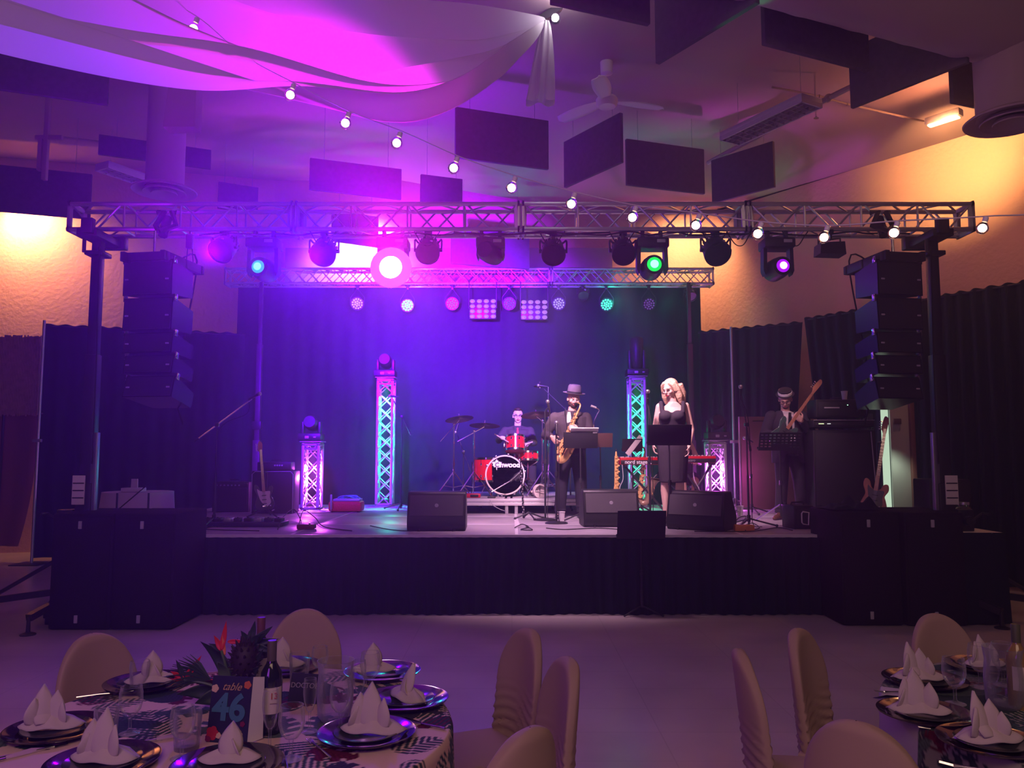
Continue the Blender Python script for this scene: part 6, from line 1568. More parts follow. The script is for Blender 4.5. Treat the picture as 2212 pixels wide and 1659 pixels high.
# ---------------- seated keyboard player, mostly hidden behind the singer
Yk = 11.9; kk = F/Yk; xk = (1472-1106)/kk
J = dict(hip=(0, .0, .56), chest=(0, .0, .90), neck=(0, .0, 1.08), head=(.0, -.03, 1.20),
         shL=(.12, -.03, 1.0), elL=(.235, -.10, .73), wrL=(.12, -.34, .76),
         shR=(-.16, -.02, 1.0), elR=(-.20, -.10, .76), wrR=(-.10, -.34, .76),
         hpL=(.08, -.03, .52), knL=(.10, -.40, .48), anL=(.09, -.42, .10), ftL=(.09, -.55, .04),
         hpR=(-.08, -.03, .52), knR=(-.08, -.40, .48), anR=(-.08, -.42, .10), ftR=(-.08, -.55, .04))
J['head'] = (-.08, -.03, 1.17); J['neck'] = (-.04, 0, 1.04)
mb = MB(); body_base(mb, J, .92); q = rotq(-10, 20, 0); head_mesh(mb, J['head'], q, .96)
hand(mb, J['wrL'], (-.2, -.8, -.1), (0, 0, -1), 30, -1, .9); hand(mb, J['wrR'], (.2, -.8, -.1), (0, 0, -1), 30, 1, .9)
kp = mb.build('person', skinm); remesh(kp, .009, 1)
tag(kp, 'person seated at the keyboards, bare arm and leg showing behind the singer', 'person'); kp.location = (xk, Yk, SZ)
face_parts(kp, J['head'], q, .96)
mb = MB(); etube(mb, [(0, 0, .44), (0, 0, .56), (0, 0, .74), (0, 0, .92), (0, 0, 1.0)], [(.17, .14), (.185, .15), (.15, .12), (.16, .12), (.11, .09)])
for s_ in (-1, 1): mb.tube([(s_*.08, -.03, .53), (s_*.09, -.36, .50)], .10, 14)
remesh(mb.build('dress', blackc, kp), .011, 2)
mb = MB(); c = Vector(J['head']); mb.ball(c+Vector((0, .03, .045)), (.088, .096, .085), 18, 12); mb.tube([c+Vector((0, .08, .02)), c+Vector((0, .09, -.14))], [.06, .03], 12); remesh(mb.build('hair', hair_d, kp), .01, 1)
ch = thing('stool', 'black keyboard stool behind the singer', 'stool', (xk, Yk+.02, SZ))
MB().rbox((0, 0, .425), (.40, .34, .06), .02).build('seat', M['rubber'], ch)
for sx in (-1, 1): MB().tube([(sx*.18, -.13, .01), (-sx*.14, -.13, .40)], .012, 6).tube([(sx*.18, .13, .01), (-sx*.14, .13, .40)], .012, 6).build('cross_leg', M['steel'], ch)
# ================================================================== dinner tables
TT = .765
def thin_glass(name, tint=(.97, .97, .98), rough=.03, k=1.0):
    m = bpy.data.materials.new(name); m.use_nodes = True; nt = m.node_tree; nt.nodes.remove(nt.nodes['Principled BSDF'])
    t = nt.nodes.new('ShaderNodeBsdfTransparent'); t.inputs[0].default_value = (*tint, 1); g = nt.nodes.new('ShaderNodeBsdfGlossy'); g.inputs['Roughness'].default_value = rough
    d = nt.nodes.new('ShaderNodeBsdfDiffuse'); d.inputs[0].default_value = (.8, .8, .82, 1)  # white diffuse mixed in at grazing edges paints the pale rim highlights
    fr = nt.nodes.new('ShaderNodeFresnel'); fr.inputs[0].default_value = 1.35; mx = nt.nodes.new('ShaderNodeMixShader'); m2 = nt.nodes.new('ShaderNodeMixShader')
    lw = nt.nodes.new('ShaderNodeLayerWeight'); lw.inputs[0].default_value = .3; pw = nt.nodes.new('ShaderNodeMath'); pw.operation = 'MULTIPLY'; pw.inputs[1].default_value = .42*k
    mf = nt.nodes.new('ShaderNodeMath'); mf.operation = 'MULTIPLY'; mf.inputs[1].default_value = .45
    nt.links.new(fr.outputs[0], mf.inputs[0]); nt.links.new(mf.outputs[0], mx.inputs[0]); nt.links.new(t.outputs[0], mx.inputs[1]); nt.links.new(g.outputs[0], mx.inputs[2])
    nt.links.new(lw.outputs['Facing'], pw.inputs[0]); nt.links.new(pw.outputs[0], m2.inputs[0]); nt.links.new(mx.outputs[0], m2.inputs[1]); nt.links.new(d.outputs[0], m2.inputs[2])
    nt.links.new(m2.outputs[0], nt.nodes['Material Output'].inputs[0])
    return m
tg = thin_glass('thin_glass')
def cloth_table(label, clabel, cx, cy, r, seed, over=None, basecol=(.80, .60, .47), nl=150):
    t = thing('round_table', label, 'table', (cx, cy, 0))
    MB().lathe([(.0001, TT-.03), (r-.02, TT-.03), (r-.02, TT-.006), (.0001, TT-.006)], 48).build('tabletop', mat('plywood', (.3, .2, .12), .6), t)
    for a in (45, 135, 225, 315):
        x, y = .45*math.cos(R(a)), .45*math.sin(R(a)); MB().cyl((x, y, 0), (x, y, TT-.03), .016).build('leg', M['steel'], t)
    nr, na, ND = 170, 640, 80; vs = []
    rad = [r*(i/nr) for i in range(nr+1)]
    pts = np.zeros(((nr+1+ND), na, 3))
    an = np.linspace(0, 2*PI, na, endpoint=False)
    for i, q in enumerate(rad): pts[i, :, 0] = q*np.cos(an); pts[i, :, 1] = q*np.sin(an); pts[i, :, 2] = TT+.001
    pts[nr, :, 2] -= .004
    for j in range(ND):
        v = (j+1)/ND; f = r+.006+.06*v*(1+np.sin(an*13+seed))*(.4+.6*v)+.012*v*np.sin(an*29)
        pts[nr+1+j, :, 0] = f*np.cos(an); pts[nr+1+j, :, 1] = f*np.sin(an); pts[nr+1+j, :, 2] = TT-.012-.72*v
    # printed leaves: colours per vertex from leaf outlines laid over the unrolled cloth
    fr = np.zeros((nr+1+ND, na)); fr[:nr+1] = np.array(rad)[:, None]
    for j in range(ND): fr[nr+1+j] = r+.72*(j+1)/ND
    X = fr*np.cos(an)[None]; Y = fr*np.sin(an)[None]
    col = np.ones((nr+1+ND, na, 4)); col[..., :3] = basecol
    rg = random.Random(seed)
    pal = [(.030, .055, .050), (.05, .09, .085), (.14, .015, .035), (.045, .04, .06), (.10, .14, .12), (.03, .07, .05)]
    ins_over = np.ones_like(X, bool) if over is None else over(X, Y)
    if over is not None: col[~ins_over, :3] = (.62, .56, .62)
    for k in range(nl):
        a = rg.uniform(0, 2*PI); q = (r+.5)*math.sqrt(rg.random()); lx, ly = q*math.cos(a), q*math.sin(a); th = rg.uniform(0, 2*PI)
        L = rg.uniform(.10, .30)*(1.25 if nl > 200 else 1); W = L*rg.uniform(.22, .42); kind = rg.choice('plmmp'); c_ = rg.choice(pal)
        U = (X-lx)*math.cos(th)+(Y-ly)*math.sin(th); V = -(X-lx)*math.sin(th)+(Y-ly)*math.cos(th)
        u = U/L; inside = (u > 0) & (u < 1); w_ = W*np.sqrt(np.clip(np.sin(np.clip(u, 0, 1)**.8*PI), 0, 1))
        if kind == 'p': msk = inside & (np.abs(V) < w_) & (np.mod(U*1.0-np.abs(V)*.9+10, .028) > .011)
        elif kind == 'm': msk = inside & (np.abs(V) < w_*(1-.55*(np.sin((U-np.abs(V)*.5)*110) > .35)*(np.abs(V) > w_*.35)))
        else: msk = inside & (np.abs(V) < w_*.8)
        msk &= ins_over
        sh = .75+.5*(np.mod(U-np.abs(V), .02) > .010)
        for ch in range(3): col[..., ch] = np.where(msk, c_[ch]*sh, col[..., ch])
    me = bpy.data.meshes.new('tablecloth'); n_ = (nr+1+ND)*na
    I = np.arange(nr+ND)[:, None]*na+np.arange(na)[None]; Jn = np.arange(nr+ND)[:, None]*na+(np.arange(na)[None]+1) % na
    faces = np.stack([I, Jn, Jn+na, I+na], -1).reshape(-1, 4)
    me.from_pydata(pts.reshape(-1, 3).tolist(), [], faces.tolist())
    at = me.color_attributes.new('print', 'FLOAT_COLOR', 'POINT'); at.data.foreach_set('color', col.reshape(-1).astype(np.float32))
    for p in me.polygons: p.use_smooth = True
    m = mat('printed_cloth', basecol, .85, spec=.2, bump=.08, bscale=300); nt = m.node_tree; va = nt.nodes.new('ShaderNodeAttribute'); va.attribute_name = 'print'
    nt.links.new(va.outputs['Color'], nt.nodes['Principled BSDF'].inputs['Base Color']); me.materials.append(m)
    o = bpy.data.objects.new('tablecloth', me); C.objects.link(o); o.location = (cx, cy, 0); tag(o, clabel, 'tablecloth')
    return t
T1 = (-.97, 2.80); T2 = (2.16, 2.92)
cloth_table('round banquet table at the left under a leaf-printed cloth', 'cream cloth printed with dark tropical leaves on the left table', *T1, .76, 3)
cloth_table('round banquet table at the right under a pale cloth', 'pale cloth with a green palm-printed overlay on the right table', *T2, .76, 8, over=lambda X, Y: ~((np.abs(np.mod(np.arctan2(Y, X), 2*PI)-R(170)) < R(18)) & (np.hypot(X, Y) > .56)), basecol=(.34, .33, .26), nl=330)

# ---- covered chairs
covm = mat('beige_spandex', (.44, .32, .23), .7, spec=.25, bump=.06, bscale=500)
def make_chair(name='banquet_chair'):
    o = thing(name, '', 'chair')
    def half(z): return .178 if z < .70 else .178*math.sqrt(max(0, 1-((z-.70)/.235)**2))
    zs_ = [.03+.67*i/30 for i in range(31)]+[.70+.23499*math.sin(PI/2*i/20) for i in range(1, 21)]
    def bk(u, v):
        iz = v*(len(zs_)-1); k = min(int(iz), len(zs_)-2); z = zs_[k]+(zs_[k+1]-zs_[k])*(iz-k); w_ = half(z)+.02*max(0, (.45-z)/.45)
        a = u*2*PI; ca, sa = math.cos(a), math.sin(a)
        x = w_*math.copysign(abs(ca)**.75, ca); t = (.030 if z < .9 else .030*math.sqrt(max(.0, 1-((z-.9)/.0352)**2)))*math.copysign(abs(sa)**.5, sa)
        wr = max(0, min(1, (.72-z)/.2)); t += math.copysign(1, sa)*wr*(.0075*math.sin(z*150+abs(x)*34+3*math.sin(x*14))+.003*math.sin(z*260-x*60))*min(1, abs(x)/.06+.35)*(abs(sa) > .1)
        return Vector((x, .205+.10*(z-.45)+.05*(x/.2)**2*-1+t, z))
    mb = MB(); mb.grid(bk, 64, 50*2); mb.build('backrest', covm, o, ang=80)
    def seat(u, v):
        a = u*2*PI; ca, sa = math.cos(a), math.sin(a); k = 1/max(abs(ca), abs(sa))**.82
        if v < .3: f = v/.3; return Vector((.205*f*k*ca, .205*f*k*sa*1.02, .478-.012*f**4))
        f = (v-.3)/.7; pin = 1-.22*math.sin(PI*min(1, f*1.1))*(1-.75*abs(math.sin(2*a))**.6); cor = abs(math.sin(2*a))
        z = .466*(1-f)+(.02+.20*(1-cor**.5))*f
        return Vector((.207*k*ca*pin+.003*math.sin(z*190+a*3), .207*k*sa*1.02*pin, z))
    mb = MB(); mb.grid(seat, 72, 40); mb.build('seat_cover', covm, o, ang=80)
    for x in (-.185, .185):
        for y in (-.18, .19): MB().cyl((x, y, 0), (x*.96, y*.96, .44), .012).build('leg', M['steel'], o)
    return o
ch0 = make_chair(); first = True
def chair(label, px, py, ang, near=None):
    """px,py: where the top of the back shows; ang: direction the chair faces (deg, -90 = towards the camera)"""
    global first
    Y = (H-.935)/( -ray(px, py).z)*ray(px, py).y; p = P(px, py, Y)
    rz = R(ang)+PI/2; d = Vector((math.cos(R(ang)), math.sin(R(ang)), 0)); loc = Vector((p.x, p.y, 0))+d*.25
    if first: c = ch0; first = False; put(c, loc, rz); c['label'] = label
    else: c = dup(ch0, label, loc, rz)
    c['group'] = 'covered banquet chairs'
def face(px, py, T, off=0):
    Y = (H-.935)/(-ray(px, py).z)*ray(px, py).y; p = P(px, py, Y); return math.degrees(math.atan2(T[1]-p.y, T[0]-p.x))+off
chair('beige covered chair at the far left side of the left table, left of the flowers', 200, 1368, face(200, 1368, T1, 8))
chair('beige covered chair at the far side of the left table, behind the wine bottle', 660, 1315, face(660, 1315, T1, 12))
chair('beige covered chair right of the left table, tallest in view with ruched back', 1143, 1357, 207)
chair('beige covered chair right behind the tallest ruched one, seen almost edge-on', 1228, 1419, 195)
chair('beige covered chair cut by the bottom edge, right of the left table', 1143, 1570, 140)
chair('beige covered chair seen edge-on left of the right table', 1598, 1402, -8)
chair('beige covered chair at the upper left of the right table', 1722, 1357, -38)
chair('beige covered chair nearest the camera with its back turned, by the right table', 1850, 1556, 50)
chair('beige covered chair at the far side of the right table, before the speakers', 2018, 1325, face(2018, 1325, T2, 6))

# ---- place settings
platem = mat('plum_glazed_plate', (.030, .010, .028), .10, spec=.7, coat=.6)
saladm = mat('smoked_glass_plate', (.05, .055, .05), .12, spec=.6)
napm = mat('white_napkin', (.62, .54, .51), .9, spec=.15, bump=.05, bscale=300)
def tp(px, py, dz=0): p = PZ(px, py, TT+dz); p.z = TT+.001+dz; return p
def make_plate():
    o = thing('charger_plate', '', 'plate')
    MB().lathe([(.0001, .004), (.10, .004), (.112, .008), (.155, .020), (.162, .021), (.160, .016), (.115, .003), (.09, .0), (.0001, .0)], 56).build('charger', platem, o)
    MB().lathe([(.0001, .012), (.070, .012), (.082, .016), (.108, .022), (.110, .020), (.085, .012), (.07, .006), (.0001, .006)], 48).build('salad_plate', saladm, o)
    return o
def make_napkin(kind=0):
    r_ = random.Random(kind*5+1); mb = MB()
    def petal(bx, by, w_, h, yaw, lean, cup_, twist=0):
        q = RZ(R(yaw)) @ RX(R(lean))
        def f(u, v):
            s_ = (u-.5)*2; wd = w_*(.72+1.3*v*(1-v))*(1-v**2.6)**.9+.001
            h_ = h*.86
            return Vector((bx, by, .02)) + q @ Vector((s_*wd, -cup_*(1-s_*s_)*(1-v*.4)*w_+.02*v*v, v*h_))
        mb.grid(f, 10, 12)
    # folded base: a wide flattened cone
    def base(u, v):
        a = -PI*.06+u*PI*1.12; e = 1-.82*v
        return Vector((.105*math.cos(a)*e*(1+.12*math.sin(3*a)), -.062*math.sin(a)*e+.02, .006+.036*v**.8+.004*math.sin(a*5)))
    mb.grid(base, 26, 8)
    def base2(u, v):
        s_ = (u-.5)*2; return Vector((.112*s_*(1-.5*v), .03-.035*(1-s_*s_)+.02*v, .004+.046*v*(1-.5*s_*s_)))
    mb.grid(base2, 18, 6)
    if kind == 0:
        for a in ((-.01, 0, .040, .155, 5, -6, .35), (-.045, .01, .034, .115, 25, 8, .4), (.035, .0, .032, .10, -28, 10, .4), (-.07, .01, .030, .075, 60, 35, .4)): petal(*a)
    elif kind == 1:
        for a in ((-.03, 0, .038, .15, 15, -4, .4), (.01, .01, .036, .12, -8, 6, .3), (-.06, .0, .034, .10, 40, 18, .4), (.04, 0, .026, .08, -40, 20, .4), (-.02, -.02, .03, .07, 20, -25, .4)): petal(*a)
    else:
        for a in ((-.0, 0, .045, .13, 0, -12, .5), (.03, .01, .03, .07, -60, 40, .3)): petal(*a)
    me = mb.build('folded_napkin', napm, None, clean=False, ang=60); md = me.modifiers.new('s', 'SOLIDIFY'); md.thickness = .0025
    return me
pl0 = make_plate(); nk = [make_napkin(0), make_napkin(1), make_napkin(2)]; used = set()
def setting(px, py, lab, kind=0, rz=0, nap=(0, 0), s=1.0, napkin=True, T=T1):
    global pl0
    c = tp(px, py)
    if 'p' not in used: o = pl0; used.add('p'); put(o, c, 0)
    else: o = dup(pl0, None, c, 0)
    o['label'] = 'dark glazed charger plate '+lab; o['group'] = 'charger plates'
    if napkin:
        src = nk[kind]; loc = c+Vector((nap[0], nap[1], .014))
        if kind not in used: n_ = src; used.add(kind)
        else: n_ = src.copy(); C.objects.link(n_)
        n_.location = loc; n_.rotation_euler = (0, 0, R(rz)); n_.scale = (s*.84, s*.84, s*.86)
        tag(n_, 'folded white napkin '+lab, 'napkin', 'folded napkins')
    return c
setting(122, 1583, 'at the far left edge of the left table', 1, 10, (-.02, 0), 1.12)
setting(222, 1655, 'at the bottom left, cut by the frame', 0, -8, (0, 0), 1.15)
setting(490, 1662, 'at the bottom, in front of the table number card', 2, 5, (0, .02), 1.0)
setting(792, 1592, 'at the near right of the left table', 0, -6, (.02, 0), 1.2)
setting(876, 1518, 'at the right edge of the left table, green glint', 2, -55, (.0, 0), 1.15)
setting(826, 1458, 'at the far right of the left table behind the goblet', 2, 10, (-.04, 0), 1.05)
setting(316, 1482, 'at the far left side of the left table behind the goblet', 2, 20, (.02, 0), 1.1)
setting(612, 1448, 'at the far side of the left table behind the bottle', 2, 10, (-.01, 0), 1.1)
setting(1998, 1476, 'at the upper left of the right table', 1, 0, (-.02, 0), 1.15)
setting(2000, 1549, 'at the left edge of the right table', 0, -12, (-.02, 0), 1.15)
setting(2142, 1612, 'nearest the camera on the right table', 1, 5, (.0, 0), 1.2)
setting(2130, 1446, 'at the far side of the right table behind the goblets', 0, 5, (0, 0), 1.0)
# cutlery
def make_fork():
    mb = MB(); mb.tube([(0, -.10, .004), (0, -.02, .006), (0, .04, .004), (0, .06, .003)], [.0045, .003, .0035, .006], 8)
    for x in (-.0075, -.0025, .0025, .0075): mb.tube([(x, .06, .003), (x, .098, .007)], .0012, 5)
    return mb.build('fork', M['chrome'])
def make_knife():
    mb = MB(); mb.tube([(0, -.11, .005), (0, -.01, .004)], [.0055, .004], 8); mb.add([Vector(v) for v in ((-.001, -.01, .0), (.001, -.01, .0), (.0, -.01, .012), (-.001, .09, .0), (.001, .09, .0), (0, .11, .004), (0, .06, .016))], [(0,3,6,2),(1,2,6,4),(3,5,6),(4,6,5),(0,1,4,3)])
    return mb.build('knife', M['chrome'])
fk = make_fork(); kn_ = make_knife(); cut = [fk, kn_]; cu_used = set()
for k, px, py, a, lab in ((0, 690, 1620, 35, 'left of the near right plate of the left table'), (1, 905, 1566, 60, 'right of the near right plate of the left table'), (0, 70, 1626, -50, 'below the far left plate of the left table'), (1, 20, 1640, -40, 'at the lower left corner of the left table'),
        (0, 228, 1502, -65, 'beyond the far left plate of the left table'), (1, 345, 1600, -60, 'between the two bottom left plates'), (1, 1950, 1512, 85, 'between the two left plates of the right table'), (0, 1945, 1498, 85, 'just above the knife at the left of the right table'),
        (0, 2050, 1578, 80, 'between the lower plates of the right table'), (1, 615, 1640, 20, 'right of the bottom plate of the left table'), (0, 2110, 1665, 60, 'at the bottom right below the nearest plate')):
    o = cut[k]
    if k in cu_used: o = cut[k].copy(); C.objects.link(o)
    cu_used.add(k); o.location = tp(px, py, .001); o.rotation_euler = (0, 0, R(a)); tag(o, ('steel fork ' if k == 0 else 'steel table knife ')+lab, 'fork' if k == 0 else 'knife', 'cutlery')
# ---- glassware
def make_goblet():
    o = thing('wine_goblet', '', 'glass')
    MB().lathe([(.0001, .001), (.033, .001), (.034, .003), (.012, .008), (.0055, .016), (.005, .045), (.008, .058)], 28).build('stem_foot', tg, o)
    MB().open_lathe([(.001, .056), (.018, .062), (.032, .08), (.038, .105), (.037, .135), (.033, .155)], 32).build('bowl', tg, o)
    MB().tube([(.033*math.cos(a), .033*math.sin(a), .155) for a in [2*PI*k/32 for k in range(32)]], .0009, 5, closed=True).build('rim', tg, o)
    return o
def make_flute():
    o = thing('champagne_flute', '', 'glass')
    MB().lathe([(.0001, .001), (.030, .001), (.031, .003), (.010, .008), (.0045, .018), (.0045, .065), (.007, .075)], 28).build('stem_foot', tg, o)
    MB().open_lathe([(.001, .072), (.012, .080), (.021, .105), (.0255, .14), (.0255, .17), (.022, .195)], 28).build('bowl', tg, o)
    MB().tube([(.022*math.cos(a), .022*math.sin(a), .195) for a in [2*PI*k/28 for k in range(28)]], .0009, 5, closed=True).build('rim', tg, o)
    return o
def make_tumbler():
    o = thing('tumbler', '', 'glass')
    MB().open_lathe([(.0001, .012), (.030, .012), (.037, .09), (.035, .105), (.0365, .105), (.0385, .09), (.033, .0)], 28).build('cup_wall', tg, o)
    MB().lathe([(.0001, .0), (.033, .0), (.033, .012), (.0001, .012)], 28).build('base', tg, o)
    return o
protos = dict(g=make_goblet(), f=make_flute(), t=make_tumbler()); gu = set()
for k, px, py, s, lab in (('g', 280, 1586, 1.0, 'right of the far left plate of the left table'), ('t', 228, 1598, 1.0, 'beside the far left plate'), ('g', 392, 1640, 1.0, 'left of the table number card'), ('t', 403, 1618, 1.15, 'behind the goblet left of the number card'),
        ('f', 582, 1628, 1.0, 'in front of the wine bottle'), ('g', 628, 1642, 1.05, 'right of the flute, below the wine bottle'), ('f', 668, 1582, .9, 'left of the water pitcher'), ('g', 735, 1578, 1.0, 'in front of the water pitcher'),
        ('g', 799, 1502, 1.05, 'with a napkin behind it, right of the pitcher'), ('t', 646, 1474, 1.1, 'behind the black name card'), ('t', 300, 1486, 1.0, 'by the napkin at the far left of the left table'), ('f', 775, 1540, .95, 'just right of the water pitcher'), ('g', 690, 1472, .9, 'far side of the left table behind the pitcher'),
        ('g', 2064, 1522, 1.1, 'nearest the left plates of the right table'), ('g', 2118, 1486, 1.1, 'behind the clear pitcher on the right table'), ('g', 2168, 1482, 1.1, 'beside the wine bottle of the right table'), ('f', 2150, 1512, .85, 'in front of the pitcher on the right table')):
    src = protos[k]
    if k in gu: o = dup(src, None, tp(px, py), 0)
    else: o = put(src, tp(px, py)); gu.add(k)
    o.scale = (s, s, s); o['label'] = {'g': 'clear stemmed goblet ', 'f': 'clear tall flute ', 't': 'clear straight tumbler '}[k]+lab; o['group'] = 'table glasses'
def pitcher(label, px, py, s=1.0):
    o = thing('water_pitcher', label, 'pitcher', tp(px, py))
    MB().open_lathe([(.045*s, .004), (.058*s, .03), (.062*s, .10*s), (.056*s, .16*s), (.062*s, .205*s), (.065*s, .207*s), (.059*s, .16*s), (.065*s, .10*s), (.06*s, .02), (.045*s, 0)], 32).build('body', thin_glass('pitcher_glass', (.93, .92, .95), .12, 1.5), o)
    MB().lathe([(.0001, .0), (.045*s, 0), (.05*s, .012), (.0001, .012)], 28).build('base', tg, o)
    MB().tube(spl([(.058*s, 0, .18*s), (.10*s, 0, .17*s), (.10*s, 0, .09*s), (.062*s, 0, .06*s)], 6), .006).build('handle', tg, o)
pitcher('large clear water pitcher on the left table, behind the goblets', 723, 1556)
pitcher('large clear water pitcher on the right table', 2172, 1528, 1.05)
def bottle(label, px, py, glass, txt=None, s=1.0, rz=0, cap_m=None):
    o = thing('wine_bottle', label, 'bottle', tp(px, py), rz)
    MB().lathe([(.0001, .004), (.034, .0), (.037, .008), (.037, .17), (.034, .20), (.018, .228), (.0145, .24), (.0145, .262)], 32).build('bottle_glass', glass, o)
    MB().lathe([(.0155, .235), (.0158, .300), (.0145, .303), (.0001, .303)], 24).build('foil_cap', cap_m or mat('olive_foil', (.10, .09, .05), .5), o)
    def lb(u, v): a = -PI/2+(u-.5)*2.1; return Vector((.0376*math.cos(a), .0376*math.sin(a), .07+.085*v))
    mb = MB(); mb.grid(lb, 20, 2); l_ = mb.build('paper_label', mat('cream_label', (.72, .66, .52), .7), o, clean=False)
    if txt: text(txt, .028, (.006, -.0385, .128), o, mat('red_ink', (.5, .06, .02), .6), name='label_text'); text('——', .012, (.006, -.0385, .105), o, mat('brown_ink', (.3, .2, .1), .6), name='label_text')
    return o
darkgl = mat('dark_green_glass', (.012, .018, .012), .06, spec=.8, coat=.5)
bottle('dark wine bottle with a cream label between the flowers and the pitcher', 583, 1583, darkgl, '13', rz=R(22))
bottle('second wine bottle with a brown neck, half hidden behind the flowers', 560, 1508, darkgl, cap_m=mat('brown_foil', (.16, .05, .05), .5))
bottle('pale wine bottle at the far right edge of the right table', 2203, 1530, mat('pale_wine_glass', (.30, .20, .06), .08, spec=.7, coat=.4), cap_m=mat('green_foil', (.09, .10, .05), .5))
# ---- table number card
cd = thing('table_number_card', 'folded navy card reading table 46 with flowers, on the left table', 'card', tp(489, 1606), R(-9))
navy = mat('navy_card', (.012, .018, .045), .45); teal = mat('teal_ink', (.05, .19, .25), .5); goldi = mat('gold_ink', (.50, .34, .16), .4)
W_, Hc = .142, .205
MB().prism([(-W_/2, 0), (W_/2, 0), (W_/2, Hc), (-W_/2, Hc)], .0015, RX(R(-9))).build('front_panel', navy, cd)
MB().add([Vector(v) for v in ((W_/2, .001, 0), (W_/2, .032, Hc*.99), (W_/2+.028, .055, Hc*.97), (W_/2+.030, .05, .004))], [(0, 1, 2, 3)]).build('side_fold', M['paper'], cd)
rot_ = (PI/2-R(9), 0, 0)
def on_card(x, z): return RX(R(-9)) @ Vector((x, -.0022, z))
text('46', .115, on_card(-.002, .105), cd, teal, rot_, 'number', off=.0035)
text('table', .034, on_card(.0, .172), cd, goldi, rot_, 'word', shear=.45)
flc = [mat('flower_red', (.5, .02, .03), .6), mat('flower_cream', (.7, .5, .32), .6), mat('flower_orange', (.6, .14, .04), .6), mat('flower_plum', (.2, .01, .06), .6)]
for x, z, r_, k in ((-.052, .028, .022, 0), (-.030, .022, .010, 1), (.040, .028, .014, 1), (.018, .024, .010, 2), (.050, .060, .009, 3), (-.058, .165, .013, 1), (.055, .180, .013, 2), (-.064, .012, .012, 3)):
    mb = MB()
    for a in range(5): mb.lathe([(.0001, .0012), (r_*.5, .0008), (r_*.52, 0)], 12, RX(R(90-9)), on_card(x+r_*.5*math.cos(a*1.257), z+r_*.5*math.sin(a*1.257)))
    mb.build('printed_flower', flc[k], cd)
# ---- black name card
nc = thing('name_card', 'black tent card with grey lettering behind the wine bottle', 'card', tp(654, 1520), R(-10))
MB().prism([(-.062, 0), (.062, 0), (.062, .105), (-.062, .105)], .002, RX(R(-20))).prism([(-.062, 0), (.062, 0), (.062, .105), (-.062, .105)], .002, RX(R(20)), (0, .072, 0)).build('card_panel', mat('black_card', (.010, .010, .022), .5), nc)
text('DOCTORS', .026, RX(R(-20)) @ Vector((.004, -.003, .062)), nc, mat('grey_ink', (.36, .33, .36), .5), (PI/2-R(20), 0, 0), 'card_text')
# ---- centrepiece
cp = thing('flower_centrepiece', 'tropical arrangement of red bird-of-paradise blooms and dark spiky leaves', 'flowers', tp(500, 1530))
MB().lathe([(.0001, 0), (.055, 0), (.07, .03), (.06, .07), (.052, .075), (.0001, .07)], 24).build('vase', mat('dark_pot', (.04, .02, .04), .4), cp)
lf = mat('dark_leaf', (.030, .055, .040), .45); lf2 = mat('green_leaf', (.10, .17, .08), .45); rf = mat('red_bract', (.72, .035, .03), .45); of = mat('orange_petal', (.8, .22, .06), .5)
def blade_leaf(base, tip, w_, m, bend=.03, name='leaf', fold=.25):
    b = Vector(base); t = Vector(tip); d = t-b; sd_ = d.cross(Vector((0, 1, 0))).normalized(); up = sd_.cross(d).normalized()
    def f(u, v):
        s_ = (u-.5)*2; ww = w_*math.sin(PI*min(1, (v*.96+.04))**.7)
        return b+d*v+up*bend*math.sin(PI*v)+sd_*s_*ww+up*(-fold)*ww*abs(s_)
    mb = MB(); mb.grid(f, 6, 12); o = mb.build(name, m, cp, clean=False, ang=80); md = o.modifiers.new('s', 'SOLIDIFY'); md.thickness = .0015; return o
def cpt(px, py, dy=0): return P(px, py, cp.location.y+dy)-cp.location
# pineapple with its crown
pc = cpt(530, 1425); mb = MB(); mb.ball(pc, (.052, .052, .07), 20, 14)
for i in range(9):
    for j in range(12):
        t = PI*(i+.7)/9.6; a = 2*PI*(j+.5*(i % 2))/12; p = pc+Vector((.052*math.sin(t)*math.cos(a), .052*math.sin(t)*math.sin(a), -.07*math.cos(t))); mb.tube([p, p+(p-pc).normalized()*.014+Vector((0, 0, .006))], [.006, .001], 5)
mb.build('pineapple', mat('dark_pineapple', (.035, .02, .03), .6), cp)
pt_ = pc+Vector((.01, 0, .05))
for x, y, dy in ((551, 1340, 0), (590, 1352, .01), (603, 1380, .02), (575, 1365, -.02), (538, 1362, .02), (520, 1362, 0), (560, 1372, -.03), (596, 1410, -.01)): blade_leaf(pt_, cpt(x, y, dy), .014, lf, .012, 'crown_leaf')
# birds of paradise
bird = thing
for (bx, by), pet in (((478, 1405), ((489, 1340, 'r'), (462, 1372, 'r'), (450, 1390, 'l'))), ((398, 1468), ((356, 1462, 'r'), (380, 1425, 'l'), (436, 1415, 'r'), (462, 1468, 'r'), (368, 1450, 'r')))):
    MB().tube(spl([Vector((0, 0, .05)), cpt(bx, by).lerp(Vector((0, 0, .05)), .5)+Vector((0, 0, .01)), cpt(bx, by)], 5), .005).build('stem', lf2, cp)
    for x, y, k in pet: blade_leaf(cpt(bx, by), cpt(x, y, rnd.uniform(-.02, .02)), .011, rf if k == 'r' else lf, .006, 'petal')
blade_leaf(cpt(492, 1386), cpt(532, 1386), .009, rf, .003, 'petal')
blade_leaf(cpt(486, 1415), cpt(480, 1370), .006, of, .003, 'petal')
mb = MB()
for k in range(40):
    a = rnd.uniform(0, 2*PI); b = rnd.uniform(-1, 1); q = math.sqrt(1-b*b); mb.ball(cpt(538, 1466)+Vector((.022*q*math.cos(a), .018*q*math.sin(a), .016*b)), .006, 6, 4)
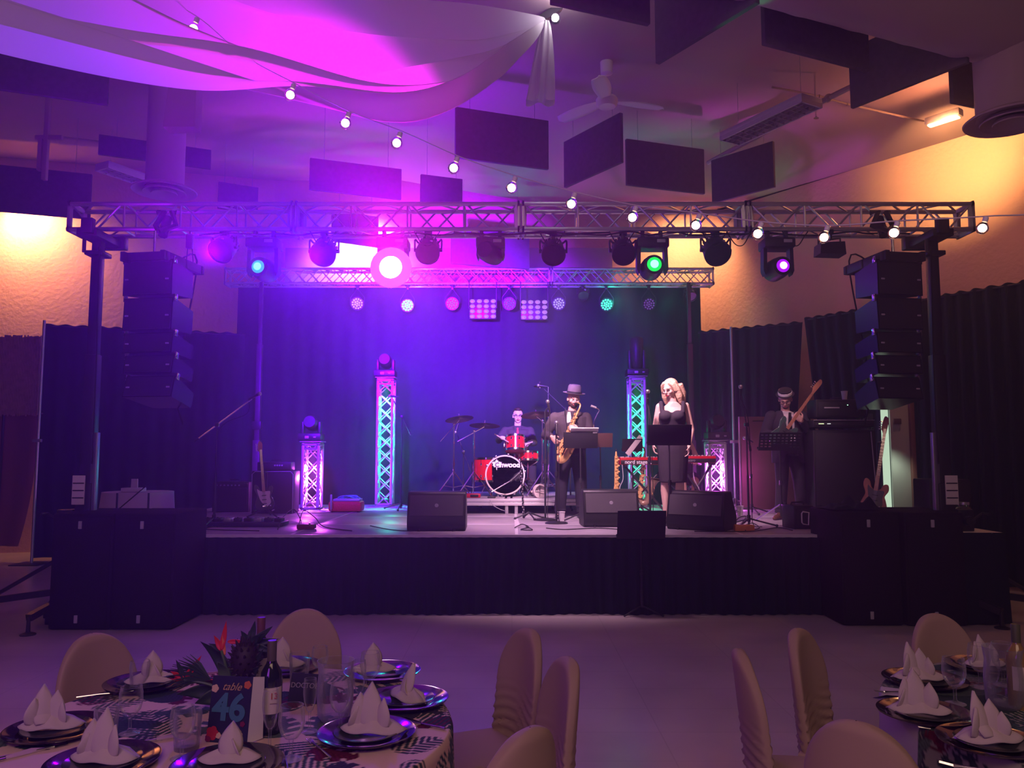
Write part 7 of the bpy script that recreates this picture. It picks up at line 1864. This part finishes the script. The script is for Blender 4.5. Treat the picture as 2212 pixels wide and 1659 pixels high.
mb.ball(cpt(538, 1466), (.022, .018, .016), 12, 8); mb.build('magenta_bloom', mat('magenta_bloom', (.35, .01, .09), .7), cp)
# arching leaves
for (x0, y0), (x1, y1), w_, m_, bd in (((500, 1480), (432, 1385), .026, lf, .05), ((500, 1500), (350, 1462), .02, lf, .07), ((505, 1490), (560, 1440), .024, lf, .02), ((500, 1500), (600, 1470), .022, lf, .03), ((490, 1480), (470, 1430), .022, lf2, .02), ((520, 1500), (610, 1510), .03, lf, .04),
        ((480, 1500), (380, 1500), .03, lf, .04), ((490, 1500), (420, 1520), .03, lf, .03), ((510, 1490), (570, 1400), .016, lf, .02), ((495, 1470), (505, 1420), .02, lf2, .01), ((480, 1505), (395, 1440), .02, mat('purple_leaf', (.08, .03, .08), .5), .03), ((500, 1505), (455, 1545), .03, lf, .02), ((520, 1505), (590, 1550), .03, lf, .02)):
    blade_leaf(cpt(x0, y0), cpt(x1, y1, rnd.uniform(-.06, .06)), w_, m_, bd)
# palm fan at the left
fan_c = cpt(455, 1468); mb = MB()
for k in range(16):
    a = R(118+6.0*k); e = fan_c+Vector((math.cos(a)*.165, rnd.uniform(-.01, .01), math.sin(a)*.105)); m_ = fan_c.lerp(e, .5)+Vector((0, 0, .012)); mb.tube([fan_c, m_, e], [.0015, .004, .0008], 5)
mb.build('palm_frond', lf, cp)
for (x, y) in ((300, 1540), (480, 1560), (640, 1600)):
    pass
# ================================================================== thin haze in the air, also standing in for lens glare
hm = bpy.data.materials.new('haze'); hm.use_nodes = True; nt = hm.node_tree
nt.nodes.remove(nt.nodes['Principled BSDF'])
vs = nt.nodes.new('ShaderNodeVolumeScatter'); vs.inputs['Density'].default_value = .0145; vs.inputs['Anisotropy'].default_value = .66
vs.inputs['Color'].default_value = (1, 1, 1, 1)
nt.links.new(vs.outputs[0], nt.nodes['Material Output'].inputs['Volume'])
hz = MB().box((0, 7.2, 3.1), (14, 13.4, 6.0)).build('haze', hm)
tag(hz, 'thin smoke haze around the stage, also standing in for lens glare', 'haze', kind='stuff')
